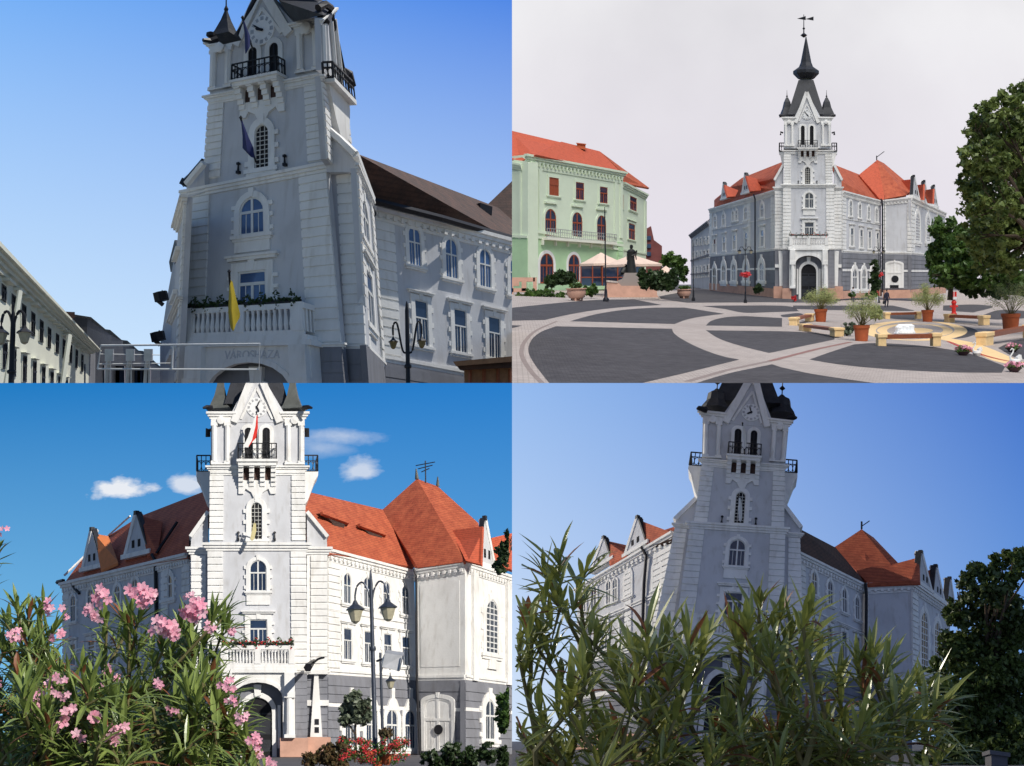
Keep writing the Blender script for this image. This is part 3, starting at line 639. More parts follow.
b = MB(); b.tube([at(318, 8, 60.5), at(325, 4, 61), at(331, 8, 62), at(329, 16, 62), at(326, 22, 61)], .2); b.tube([at(331, 10, 63), at(343, 68, 65), at(348, 74, 65), at(352, 86, 65.5)], [.12, .12, .3, .25]); b.pieces('gutter_spout', iron, hallA)
# lettering over the portal
def text_obj(s, size, M, m, parent, name='lettering', P=A, ext=.03):
    cu = bpy.data.curves.new(name, 'FONT'); cu.body = s; cu.size = size; cu.extrude = ext; cu.align_x = 'CENTER'
    o = bpy.data.objects.new('t', cu); SC.collection.objects.link(o); dg = bpy.context.evaluated_depsgraph_get(); me = bpy.data.meshes.new_from_object(o.evaluated_get(dg))
    bpy.data.objects.remove(o); me.transform(M); b = MB(); b.add([v.co.copy() for v in me.vertices], [list(p.vertices) for p in me.polygons]); bpy.data.meshes.remove(me)
    return b.build(name, m, parent, P)
def fac_matrix(F, s, t, o):
    c = F.p(s, t, o); x = (F.p(s+.2, t, o)-F.p(s-.2, t, o)).normalized(); y = F.n.cross(x); y = y if y.dot(F.p(s, t+.2, o)-c) > 0 else -y
    return Matrix(((x.x, y.x, F.n.x, c.x), (x.y, y.y, F.n.y, c.y), (x.z, y.z, F.n.z, c.z), (0, 0, 0, 1)))
text_obj('VÁROSHÁZA', .62, fac_matrix(FGA, FGA.W*.52, FGA.H*.885, 1.26), field, hallA)
# flags, flower box
def flag(P, name_label, pole, cloth_rows, mats, label, r=.05):
    """pole: two points; cloth_rows: list of rows, each a list of points; mats per column band"""
    root = thing(P, 'flag', label, 'flag', at(*pole[0])); b = MB(); b.tube([at(*pole[0]), at(*pole[1])], r, 6); b.lathe([(.03, 0), (r*2, .06), (.03, .16)], 6, at(*pole[1])); b.build('flagpole', iron, root)
    b = MB(); R_ = [[at(*p) for p in row] for row in cloth_rows]; nr, nc = len(R_), len(R_[0]); vs = []; th = Vector((.02, .04, .01))
    for off in (Vector((0, 0, 0)), th):
        for row in R_: vs += [p+off for p in row]
    b.v = vs; N = nr*nc
    for i in range(nr-1):
        for j in range(nc-1):
            q = [i*nc+j, i*nc+j+1, (i+1)*nc+j+1, (i+1)*nc+j]; k = int(j*len(mats)/(nc-1)); b.f += [q, [x+N for x in q][::-1]]; b.mi += [k, k]
    b.build('cloth', mats, root, smooth=True); return root
flag(A, '', [(233, 330, 58), (229.2, 273, 55.5)], [[(229.4, 280, 56), (230, 280, 55.9), (231, 281, 55.9), (232, 282, 56)], [(228.8, 296, 56), (231, 296, 55.7), (233.5, 297, 56), (236, 300, 56.2)], [(228.2, 312, 56), (231, 311, 55.6), (235, 313, 56.1), (239.5, 314, 56.3)], [(230.5, 328, 56), (233, 331, 55.7), (235.5, 324, 56.1), (239, 318, 56.3)]], [yflag, yflag, yflag], 'yellow flag hanging on a slanted pole over the flowered stone balcony')
flag(A, '', [(256, 162, 61), (240.8, 119, 58)], [[(241, 121, 58), (241.4, 121, 57.8), (241.8, 121, 58)], [(242.5, 136, 58.5), (245, 135, 58.2), (248.5, 138, 58.5)], [(242.5, 148, 58.7), (247, 150, 58.4), (253, 148, 58.8)], [(248, 154, 59), (251, 157, 58.7), (254, 158, 59)]], [bflag, bflag], 'dark blue flag on a slanted pole in front of the slit window')
flag(A, '', [(253, 50, 61), (242.6, 19, 58)], [[(242.8, 21, 58), (243.4, 21, 57.9), (244, 22, 58)], [(244.5, 34, 58.5), (247, 34, 58.2), (249.5, 36, 58.5)], [(245.2, 54, 58.5), (247.5, 50, 58.2), (249.5, 46, 58.5)]], [bflag, bflag], 'narrow furled dark flag leaning out beside the tower clock')
flower_box(A, FLA, FLA.W*.13, FLA.W*.86, FLA.H*.195, 1.45, 900, 'box of dark trailing plants on the rail of the stone balcony in blue shade', seed=3)
# the street on the left
cb = thing(A, 'street_building', 'long cream building with two rows of narrow dark windows, at the far left in sun', 'building', at(60, 430, 62))
Fc = Fac(A, [(-30, 470), (88, 400), (89.5, 352), (-30, 240)], 44, vp=320)
b = MB(); b.box(Fc, 0, Fc.W, 0, Fc.H, -6, 0); b.build('wall', cream, cb)
b = MB(); cornice(b, Fc, 0, Fc.W+.1, Fc.H*.965, Fc.H*.09, .95, 4)
for k in range(int(Fc.W/.8)): b.box(Fc, k*.8, k*.8+.4, Fc.H*.945, Fc.H*.962, 0, .5)
b.build('cornice', cream, cb)
Fs = Fac(A, [(88, 400), (95, 398), (95.5, 349), (89.5, 352)], Fc.dR, dR=Fc.dR*1.03); b = MB(); b.box(Fs, 0, Fs.W, 0, Fs.H, -2, 0); b.build('end_wall', plinth, cb)
for zx, z0, z1, zw in ((15, 230, 312, 24), (65, 280, 405, 22), (118, 330, 452, 22), (165, 370, 490, 20), (208, 410, 522, 19), (248, 448, 553, 17), (289, 480, 580, 16), (323, 508, 605, 14), (358, 535, 630, 13), (388, 560, 655, 12), (417, 585, 675, 11),
                       (20, 525, 660, 24), (67, 560, 700, 20), (122, 592, 728, 20), (172, 622, 760, 18), (218, 650, 790, 17), (261, 674, 810, 16), (300, 698, 830, 15), (336, 718, 840, 13)):
    k = .1953; o = window(cb, Fc, zx*k, 240+z0*k, 240+z1*k, max(zw*k*1.05, 2.2), 'rect', b=.14, ears=False, gl=dark, fr=iron, keyst=False, sill=False, hood=z0 > 500, trim=cream, out=.06)
pipe(cb, [(20, 291, 47.5), (6, 384, 46)], .10, m=cream); pipe(cb, [(69.5, 335, 56), (62.5, 384, 55)], .12, m=cream)
hz = [[(56, 405, 66), (62, 313, 66), (65.5, 313, 66), (85, 328, 72), (90, 333, 74), (91, 405, 74)], [(84, 405, 76), (84, 329, 76), (89, 327, 76), (104, 339, 82), (106, 405, 82)], [(98, 405, 84), (104, 341.5, 84), (109, 338.5, 84), (125, 351.5, 92), (128, 405, 92)], [(122, 405, 94), (124, 352, 94), (127.5, 349.5, 94), (157.5, 375, 110), (159.5, 405, 110)]]
for i, (z, lb) in enumerate(zip(hz, ('dark brown roofed house directly behind the cream building', 'dark roofed house with a pointed step, second behind the cream building', 'dark roofed house third along the street behind the cream building', 'dark roofed house at the far end, beside the grey tower'))):
    hr = thing(A, 'dark_house', lb, 'house', at(*z[0]), group='dark houses down the left street')
    shape(hr, z, slate, 'roof', 4); b = MB(); x, y, d = z[2]; b.tube([at(x+3, y+5, d), at(x+3, y-1, d)], .35, 4); b.build('chimney', roofd, hr)
    b = MB(); x, y, d = z[0]; 
    for k in range(3):
        c_ = at((z[1][0]+z[3][0])/2-4+k*5, 377-i*.5, d-.6); b.cube(c_.x-.3, c_.x+.3, c_.y-.1, c_.y+.1, c_.z-.6, c_.z+.7)
    b.build('window', glass, hr)
sf = thing(A, 'billboard_frame', 'thin pale metal frame standing on posts, in front of the lower left of the tower', 'frame', at(180, 400, 34))
b = MB(); d = 33
b.tube([at(97.7, 369, d), at(101, 345.5, d), at(260, 344, d), at(259, 369.5, d), at(97.7, 369, d)], .028, 5); b.tube([at(172.8, 345, d), at(172, 369, d)], .028, 5); b.tube([at(100, 354, d), at(160, 355, d)], .012, 4); b.tube([at(99, 364, d), at(172, 363, d)], .012, 4)
b.build('frame_rail', frame_m, sf)
for x in (109, 130, 148): b = MB(); b.tube([at(x-4, 400, d+.3), at(x-2, 369, d+.3), at(x, 350, d+.3)], .05, 5); b.tube([at(x+1, 400, d+.3), at(x+1, 360, d+.3)], .03, 5); b.cube(*[v for q in ((at(x, 356, d).x-.1, at(x, 356, d).x+.12), (d-.05, d+.05), (at(x, 361, d).z, at(x, 349, d).z)) for v in q]); b.build('post', silver, sf)
# street lamps
def lantern(b, c, s, mlist):
    b.m = 0; b.lathe([(.04*s, .62*s), (.1*s, .5*s), (.28*s, .36*s), (.30*s, .33*s)], 8, c); b.lathe([(.02, .62*s), (.03*s, .72*s), (.01, .8*s)], 6, c); b.m = 1; b.lathe([(.24*s, .33*s), (.13*s, -.02*s), (.04*s, -.08*s)], 8, c)
def lamp_double(P, label, px, py_top, py_base, d, span, drop, s=1.0, ml=None, thick=.07, lg=None, kind='up'):
    base = at(px, py_base, d); M = P.frame(base); H = (py_base-py_top)*d/FPX; root = thing(P, 'street_lamp', label, 'street lamp', M=M, group=None)
    ml = ml or iron; b = MB(M); b.lathe([(thick*2.6, 0), (thick*2.6, .25), (thick*1.7, .35), (thick*1.5, 1.0), (thick, 1.1), (thick*.8, H-.35), (thick*.5, H-.1), (thick*.15, H)], 10); b.lathe([(thick*1.3, H*.62), (thick*1.5, H*.63), (thick*1.3, H*.64)], 10); b.build('pole', ml, root, smooth=True)
    sp = span*d/FPX; dr = drop*d/FPX
    for sg in (-1, 1):
        b = MB(M); x = sg*sp; zc = H-dr
        if kind == 'up': pts = [(0, 0, zc-.3*s), (x*.35, 0, zc-.1), (x*.7, 0, zc+.42*s+.6), (x*.98, 0, zc+.42*s+.55), (x, 0, zc+.75*s)]
        else: pts = [(0, 0, zc+.35*s), (x*.15, 0, zc+.85*s), (x*.5, 0, zc+1.15*s), (x*.85, 0, zc+1.05*s), (x, 0, zc+.75*s)]
        sm = []
        for i in range(len(pts)-1):
            for k in range(4):
                p0, p1, p2, p3 = [Vector(pts[max(0, min(len(pts)-1, i+j))]) for j in (-1, 0, 1, 2)]; t = k/4
                sm.append(.5*((2*p1)+(p2-p0)*t+(2*p0-5*p1+4*p2-p3)*t*t+(3*p1-p0-3*p2+p3)*t**3))
        sm.append(Vector(pts[-1])); b.tube(sm, thick*.45, 6); b.build('arm', ml, root)
        b = MB(M); c = Vector((x, 0, zc)); lantern(b, c, s, None); b.build('lantern', [ml, lg or lamp_glass], root)
    return root
lamp_double(A, 'black double lamp with amber lanterns in front of the shaded right wing', 410, 297, 480, 42, 14.5, 48, .62, thick=.09, lg=lamp_amber)
lamp_double(A, 'black double lamp at the left edge before the cream building', 8, 306, 480, 34, 12, 34, .8, thick=.09, lg=lamp_glass, kind='over')
ks = thing(A, 'kiosk', 'wooden kiosk with a flat orange brown roof at the lower right of the tower view', 'kiosk', at(495, 420, 34))
shape(ks, [(453, 361.5, 33), (520, 355.5, 33), (520, 361, 33), (456, 366, 33)], woodp, 'roof_board', 3); shape(ks, [(456, 365, 33.4), (520, 361, 33.4), (520, 367, 33.4), (460, 370, 33.4)], roofd, 'fascia', 2.5)
shape(ks, [(464, 370, 34), (520, 366, 34), (520, 430, 34), (466, 430, 34)], woodp, 'wall', 2)
b = MB(); 
for x in (470, 484, 498, 510): b.tube([at(x, 369, 33.9), at(x, 430, 33.9)], .05, 4)
b.build('wall_batten', wood, ks)

# ================================================================== PLACE B: the square under an overcast sky
def sky_overcast(t, tc, sp, em):
    n = t.nodes.new('ShaderNodeTexNoise'); n.inputs['Scale'].default_value = .006; n.inputs['Detail'].default_value = 8; t.links.new(tc.outputs['Object'], n.inputs['Vector'])
    a = lerp_node(t, mapr(t, n.outputs[0], .32, .66), lin((214, 212, 218)), lin((240, 239, 242)))
    b_ = lerp_node(t, mapr(t, sp.outputs[2], 60, 190), lin((231, 225, 235)), a); t.links.new(b_, em.inputs[0])
sky_sheet(B, 0, 520, 0, 420, sky_overcast)
H_B = 4.4; NB = Vector((.0375, -.1023, 1)).normalized()
def gp(px, py, lift=0): r = ray(px, py); return r*(-(H_B-lift)/NB.dot(r))
def gdist(px, py): return gp(px, py).y
def gsheet(name, pts, m, lift, label=None, parent=None):
    b = MB(); b.add([gp(x, y, lift) for x, y in pts], [list(range(len(pts)))]); o = b.build(name, m, parent, B); return o
def smooth_poly(pts, n=5, closed=True):
    out = []; N = len(pts)
    for i in range(N):
        p0, p1, p2, p3 = [Vector(pts[(i+j) % N]) for j in (-1, 0, 1, 2)]
        a1 = (p1-p0).normalized().dot((p2-p1).normalized()) if (p1-p0).length*(p2-p1).length else 1
        for k in range(n):
            t = k/n; out.append(tuple(.5*((2*p1)+(p2-p0)*t+(2*p0-5*p1+4*p2-p3)*t*t+(3*p1-p0-3*p2+p3)*t**3)))
    return out
b = MB(); P0 = [gp(500, 396), gp(1100, 396), gp(1100, 290.5), gp(500, 290.5)]; b.add(P0+[p-NB*.5 for p in P0], [[0, 1, 2, 3], [7, 6, 5, 4], [0, 4, 5, 1], [1, 5, 6, 2], [2, 6, 7, 3], [3, 7, 4, 0]]); g = b.build('ground', stone, None, B); tag(g, None, None, kind='structure')
b = MB(); P0 = [gp(480, 290.5, .0), gp(1150, 290.5, .0), gp(1150, 284.5, 0), gp(480, 284.5, 0)]; b.add(P0, [[0, 1, 2, 3]]); g = b.build('far_ground', asph2, None, B); tag(g, None, None, kind='structure')
def r4(*p): return [(512+.25*x, 240+.25*y) for x, y in p]
def r5(*p): return [(768+.25*x, 240+.25*y) for x, y in p]
def fillet(pts, sharp):
    """smooth the outline except at the corners listed in sharp"""
    out = []; N = len(pts)
    for i in range(N):
        p1, p2 = Vector(pts[i]), Vector(pts[(i+1) % N]); p0 = Vector(pts[i-1]) if i not in sharp else p1*2-p2; p3 = Vector(pts[(i+2) % N]) if (i+1) % N not in sharp else p2*2-p1
        for k in range(6): t = k/6; out.append(tuple(.5*((2*p1)+(p2-p0)*t+(2*p0-5*p1+4*p2-p3)*t*t+(3*p1-p0-3*p2+p3)*t**3)))
    return out
darks = [
 (r4((165, 590), (115, 530), (80, 480), (65, 440), (78, 400), (115, 368), (175, 345), (640, 355), (650, 375), (690, 402), (760, 436), (840, 464), (910, 478), (700, 530), (520, 572), (460, 590)), {0, 6, 7, 12, 15}),
 (r4((-10, 272), (160, 254), (330, 240), (490, 237), (600, 260), (450, 268), (330, 281), (220, 300), (130, 320), (-10, 323)), {0, 3, 4, 8, 9}),
 (r4((-10, 340), (40, 342), (20, 348), (-10, 354)), {0, 1, 3}),
 (r4((230, 325), (330, 298), (440, 280), (560, 271), (690, 270), (850, 295), (760, 306), (700, 318), (650, 336)), {0, 4, 5, 8}),
 (r4((775, 342), (800, 322), (860, 308), (930, 304), (1080, 312), (1080, 347)), {0, 3, 4, 5}),
 (r4((775, 361), (1024, 364), (1160, 368), (1290, 380), (1290, 398), (1160, 425), (1028, 452), (920, 425), (830, 395)), {0, 3, 4, 6}),
 (r4((680, 590), (860, 535), (1040, 497), (1074, 508), (1200, 535), (1400, 565), (1600, 590)), {0, 2, 3, 6}),
 (r4((560, 231), (740, 196), (1024, 215), (1300, 235), (1300, 252), (1024, 249), (700, 251)), set(range(7))),
 (r4((760, 264), (880, 262), (1100, 264), (1150, 285), (1024, 289), (930, 291), (850, 276)), {0, 3, 6}),
 (r5((165, 478), (250, 448), (345, 417), (430, 412), (560, 418), (690, 432), (820, 458), (950, 505), (935, 531), (700, 528), (450, 514), (280, 497)), {0, 2, 7, 8}),
 (r5((920, 432), (980, 405), (1060, 395), (1060, 480), (990, 470)), {0, 2, 3}),
 (r5((690, 338), (790, 345), (840, 367), (800, 388), (740, 396), (785, 375), (775, 358), (730, 345)), {0, 4}),
 (r5((50, 300), (120, 292), (140, 300), (110, 308), (60, 308)), {0}),
 (r5((420, 290), (590, 290), (590, 318), (520, 316), (440, 306)), {0, 1, 2}),
 (r5((700, 262), (830, 258), (900, 268), (820, 290), (700, 282)), {0, 3, 4}),
 (r5((860, 300), (930, 280), (1060, 285), (1060, 312), (900, 318)), {0, 2, 3}),
 (r5((100, 262), (500, 262), (560, 276), (560, 284), (240, 280), (100, 276)), {0, 1, 4, 5}),
]
for pts, sh in darks:
    o = gsheet('paving', fillet(pts, sh), asph, .004)
    if o: tag(o, None, None, kind='structure')
def gstrip(pts, w, m, lift, name='paving_line'):
    for i in range(len(pts)-1): pass
    L_ = [gp(*p, lift) for p in pts]; b = MB(); vs = []
    for i, p in enumerate(L_):
        d = (L_[min(i+1, len(L_)-1)]-L_[max(i-1, 0)]).normalized(); n = d.cross(NB).normalized()*w/2; vs += [p-n, p+n]
    b.add(vs, [[2*i, 2*i+1, 2*i+3, 2*i+2] for i in range(len(L_)-1)]); o = b.build(name, m, None, B)
    if o: tag(o, None, None, kind='structure')
def curve(pts, n=8):
    out = []
    for i in range(len(pts)-1):
        p0, p1, p2, p3 = [Vector(pts[max(0, min(len(pts)-1, i+j))]) for j in (-1, 0, 1, 2)]
        for k in range(n): t = k/n; out.append(tuple(.5*((2*p1)+(p2-p0)*t+(2*p0-5*p1+4*p2-p3)*t*t+(3*p1-p0-3*p2+p3)*t**3)))
    return out+[tuple(pts[-1])]
jl = mat('joint_stone', (.25, .20, .18), .9, .15, 3)
gstrip(curve(r4((140, 590), (80, 530), (42, 470), (40, 430), (60, 395), (100, 360), (180, 325))), .22, jl, .004)
gstrip(r4((700, 566), (860, 520), (1060, 478), (1200, 440)), .30, jl, .004)
gstrip(r5((10, 483), (200, 435), (330, 408)), .30, mat('red_joint_stone', (.26, .14, .12), .9, .15, 3), .008)
# yellow mosaic rings round the fountain
cx, cy = 768+.25*600, 240+.25*362
for k, (rx, ry) in enumerate(((46, 9.6), (33, 6.6))): gstrip([(cx+rx*math.cos(a)-3, cy+ry*math.sin(a)) for a in [i*math.pi/24 for i in range(49)]], 1.0-.25*k, yel, .006, 'mosaic_ring')
gstrip(curve(r5((690, 392), (780, 410), (860, 440), (960, 485), (1040, 500))), 1.5, yel, .007, 'mosaic_ring'); gstrip(curve(r5((720, 405), (830, 450), (940, 480), (1040, 492))), .25, redm, .011, 'mosaic_ring')
gsheet('mosaic_ring', [(cx+15*math.cos(a), cy+2.6*math.sin(a)) for a in [i*math.pi/12 for i in range(24)]], yel, .005)['kind'] = 'structure'

# ---- town hall
hallB = thing(B, 'town_hall', 'white town hall with slender spire and two wings across the paved square under cloudy sky', 'town hall', gp(808, 299))
LB = [(782.8, 248.5), (834.6, 248.5), (834, 187), (783.2, 187)]; UB = [(783.7, 185), (832.6, 185), (832, 151), (784, 151)]
BB = [(784, 146), (831, 146), (831, 117), (784, 117)]; GB = [(782.5, 299.5), (834.8, 299.5), (834.6, 248.5), (782.8, 248.5)]
dB = gdist(808, 299.5)
FLB, FUB, FBB, FGB = tower(hallB, B, LB, UB, BB, GB, dB, None, hands=(-40, 140), deep=7, glassw=glass)
def rel(F, quad, off, P=B): return Fac(P, quad, plane=F, off=off)
for x0, x1, sg in ((775, 783, -1), (834.3, 841.5, 1)):
    Fq = rel(FLB, [(x0, 248.5), (x1, 248.5), (x1, 188), (x0, 188)], -.8); b = MB(); b.box(Fq, 0, Fq.W, 0, Fq.H, -6, 0); b.build('shoulder_wall', field, hallB)
    b = MB(); quoins(b, Fq, 0, Fq.W, 0, Fq.H*.95, 17); cornice(b, Fq, 0, Fq.W, Fq.H*.96, Fq.H*.06, .35); cornice(b, Fq, 0, Fq.W, -Fq.H*.03, Fq.H*.03, .25); b.build('shoulder_quoins', white, hallB)
    Fq = rel(FLB, [(x0, 299), (x1, 299), (x1, 248.5), (x0, 248.5)], -.7); b = MB(); b.box(Fq, 0, Fq.W, 0, Fq.H, -6, 0); b.build('ground_wall', plinth, hallB)
    b = MB(); xi = x1-2 if sg < 0 else x0+2; q0, q1 = Fq.q(xi+sg*-1, 286), Fq.q(xi, 251); b.bar(Fq, q0, q1, .75, 0, .5); q = Fq.q(xi, 266); b.box(Fq, 0, Fq.W, q[1]-.25, q[1]+.25, 0, .3); b.build('white_pier', white, hallB)
    b = MB(); b.box(Fq, -.2, Fq.W+.2, 0, Fq.H*.25, -.03, .8); b.build('base', salmon, hallB)
    xe, xt = (x0, x1) if sg < 0 else (x1, x0)
    Fq = rel(FLB, [(min(x0, x1), 186), (max(x0, x1), 186), (max(x0, x1), 160), (min(x0, x1), 160)], -.9)
    b = MB(); b.ppoly(Fq, [(xe, 187), (xt, 187), (xt, 166), (xe, 180)], -3, 0); b.m = 1; b.bar(Fq, Fq.q(xe-sg*-.5, 180), Fq.q(xt, 165), .35, -3, .4); b.build('shoulder_gable', [field, white], hallB)
for sg, xx in ((-1, 783.8), (1, 832.2)):                       # side balconies
    Fq = FUB; q0 = Fq.q(xx, 152)[0]; b = MB(); x0, x1 = (q0-1.0, q0) if sg < 0 else (q0, q0+1.0); h = Fq.H
    b.prism(Fq, [(q0, h*.55), (q0+sg*.25, h*.6), (q0+sg*.6, h*.92), (q0+sg*.8, h*.97), (q0+sg*.8, h*1.03), (q0, h*1.03)], -5, -2.5); b.build('side_balcony', white, hallB)
    b = MB(); railing(b, lambda k, t: Fq.p(q0+sg*.75, t, -2.4-2.6*k), 5, h*1.03, h*1.28, .05); railing(b, lambda k, t: Fq.p(q0+sg*.75*k, t, -2.4), 2, h*1.03, h*1.28, .05); b.build('balcony_railing', iron, hallB)
def spire_parts(root, P, F, quad_px, K):
    """K: dict of picture heights; all round the tower axis behind facade F"""
    ax = F.p(F.W/2, 0, -F.W/2/F.k*.98); d = ax.y; u = P.u; R = F.n; X = (F.p(F.W, 0)-F.p(0, 0)).normalized()
    def lv(py, x=K['x']): return at(x, py, d)
    def sq(c, w, rot=0): Y = u.cross(X); return [c+(X*a+Y*b_)*w for a, b_ in ((-1, -1), (1, -1), (1, 1), (-1, 1))]
    b = MB(); s = d/FPX
    b.prism_pts(sq(lv(K['y0']), K['w0']*s), sq(lv(K['y1']), K['w1']*s)); b.build('spire_base', slate, root)
    b = MB(); Rm = Matrix((X, u.cross(X), u)).transposed()
    b.lathe([(K['w1']*s*.75, 0), (K['w1']*s*.66, (K['y1']-K['y2'])*s)], 8, lv(K['y1']), Rm); b.build('lantern_stage', copper, root)
    b = MB(); b.lathe([(K['wc']*.62*s, -.3), (K['wc']*s, (K['y2']-K['yc'])*s*.3), (K['wc']*s, (K['y2']-K['yc'])*s*.6), (K['wc']*.55*s, (K['y2']-K['yc'])*s), (K['wc']*.42*s, (K['y2']-K['yc'])*s*1.4), (.06, (K['y2']-K['ya'])*s)], 8, lv(K['y2']), Rm); b.build('spire', slate, root)
    b = MB(); b.lathe([(.1, 0), (.55, .35), (.1, .7), (.09, 1.2), (.22, 1.4), (.07, 1.6), (.05, (K['ya']-K['yt'])*s)], 8, lv(K['ya'], K['xa']), Rm); c = lv(K['yt']+4, K['xa'])
    b.prism_pts([c-X*1.0+u*.1, c+X*.3-u*.15, c+X*.3+u*.45], [c-X*1.0+u*.1+Vector((0, .1, 0)), c+X*.3-u*.15+Vector((0, .1, 0)), c+X*.3+u*.45+Vector((0, .1, 0))]); b.prism_pts([c+X*.3, c+X*1.5+u*.35, c+X*1.5-u*.25], [c+X*.3+Vector((0, .1, 0)), c+X*1.5+u*.35+Vector((0, .1, 0)), c+X*1.5-u*.25+Vector((0, .1, 0))])
    b.build('weather_vane', iron, root)
spire_parts(hallB, B, FBB, None, dict(x=806, xa=803.8, y0=116.5, w0=17.5, y1=81, w1=7.2, y2=77, wc=12.6, yc=67, ya=37.5, yt=15))
def turret(root, P, c, wid, h, name='corner_turret', fin=True):
    b = MB(); b.lathe([(wid*.72, 0), (wid*.68, h*.1), (wid*.42, h*.45), (wid*.3, h*.75), (wid*.1, h*.98)], 4, c, P.rot, ph=.5); b.build(name, slate, root)
    if fin: b = MB(); b.lathe([(.04, 0), (.16, h*.06), (.05, h*.14), (.02, h*.4)], 6, c+P.u*h*.98, P.rot); b.build('finial', iron, root)
for x in (787, 826.5): turret(hallB, B, at(x, 116.5, dB+1.8), 2.0, 3.0)
b = MB()
for x, sg in ((784, -1), (831, 1)): b.tube([at(x, 116, dB+.3), at(x+sg*4.6, 115.3, dB)], [.35, .18], 6)
for sg, x in ((-1, 783), (1, 832)): b.tube([at(x, 133, dB+2), at(x+sg*2.2, 132, dB+2), at(x+sg*2.4, 135, dB+2)], .16, 5)
b.pieces('gutter_spout', iron, hallB)
# left wing
dwl = FLB.p(0, 0, -6).y
F7 = Fac(B, [(775.5, 250.7), (710, 257), (710, 209), (775.5, 189.8)], dwl, vp=400)
F7g = Fac(B, [(775.5, 298.8), (710, 290), (710, 257), (775.5, 250.7)], plane=F7, off=.1)
def z2(x, y): return 690+x*.2539, 140+y*.2539
ws = []
for kind, x, y0, y1, w, o in (('arch', 285, 250, 305, 12, {}), ('arch', 220, 262, 315, 11, {}), ('arch', 184, 276, 318, 7, {}), ('arch', 170, 279, 320, 7, {}), ('arch', 133, 290, 338, 9, {}), ('arch', 100, 300, 345, 8, {}),
                          ('rect', 285, 355, 420, 12, dict(hood=True)), ('rect', 222, 364, 425, 11, dict(hood=True)), ('rect', 176, 374, 432, 10, dict(hood=True)), ('rect', 135, 382, 437, 9, dict(hood=True)), ('rect', 98, 390, 445, 8, dict(hood=True)),
                          ('arch', 282, 482, 555, 15, dict(g=1, b=.45)), ('arch', 221, 486, 555, 14, dict(g=1, b=.45)), ('arch', 173, 488, 556, 13, dict(g=1, b=.45)), ('arch', 133, 490, 556, 12, dict(g=1, b=.45)), ('arch', 97, 500, 590, 12, dict(g=1, b=.3, gl=dark, sill=False))):
    X_, Y0 = z2(x, y0); _, Y1 = z2(x, y1); ws.append((kind, X_, Y0, Y1, w*.2539, dict(o, ears=False)))
face_wing(hallB, B, F7, F7g, ws, quo=((0, .05), (.33, .37), (.95, 1)), nq=14, base=.21, rows=(.55,))
F8 = Fac(B, [(842, 252.5), (881, 254.5), (881, 201), (842, 190.6)], FLB.p(FLB.W, 0, -6).y, vp=1350)
F8g = Fac(B, [(842, 299), (881, 296), (881, 254.5), (842, 252.5)], plane=F8, off=.1)
ws = []
for kind, x, y0, y1, w, o in (('arch', 632, 240, 300, 10, {}), ('arch', 668, 252, 307, 9, {}), ('arch', 703, 262, 314, 8, {}), ('arch', 734, 270, 322, 8, {}), ('rect', 637, 348, 418, 11, dict(hood=True)), ('rect', 674, 354, 424, 10, dict(hood=True)), ('rect', 707, 360, 428, 9, dict(hood=True)), ('rect', 738, 366, 430, 8, dict(hood=True)),
                          ('arch', 648, 508, 588, 17, dict(g=1, b=.35)), ('arch', 684, 508, 588, 15, dict(g=1, b=.35)), ('arch', 718, 506, 588, 13, dict(g=1, b=.35))):
    X_, Y0 = z2(x, y0); _, Y1 = z2(x, y1); ws.append((kind, X_, Y0, Y1, w*.2539, dict(o, ears=False)))
face_wing(hallB, B, F8, F8g, ws, quo=((0, .08),), nq=14, base=.17, rows=(.55,))
F9 = Fac(B, [(883, 254), (911, 254.5), (911, 197), (883, 200)], F8.dR-1.5); F9g = Fac(B, [(883, 298.5), (911, 298), (911, 254.5), (883, 254)], plane=F9, off=.1)
face_wing(hallB, B, F9, F9g, [('seg', 894.5, 262.5, 288, 15, dict(g=1, b=.12, gl=white, fr=white, ears=False, sill=False))], quo=((0, .1), (.88, 1)), base=.19)
F10 = Fac(B, [(911, 254.5), (945, 258), (945, 213), (911, 197)], F9.dR, vp=1200); F10g = Fac(B, [(911, 298), (945, 293), (945, 258), (911, 254.5)], plane=F10, off=.1)
ws = [('arch', z2(x, 0)[0], z2(0, y0)[1], z2(0, y1)[1], w*.2539, dict(ears=False, lattice=True, b=.25)) for x, y0, y1, w in ((896, 290, 400, 16), (937, 302, 402, 14), (973, 314, 405, 11))]
face_wing(hallB, B, F10, F10g, ws, quo=((0, .08),), base=.19)
b = MB(); b.lathe([(.01, 0), (.6, .02), (.6, .12), (.45, .14)], 14, F9g.p(*F9g.q(895, 279), .1), R=F9.n.to_track_quat('Z', 'Y').to_matrix()); b.build('medallion', iron, hallB)
b = MB(); q = F9g.q(894.3, 286.5); b.box(F9g, q[0]-.7, q[0]+.7, q[1]-.25, q[1]+.25, 0, .25); b.build('wall_plaque', iron, hallB)
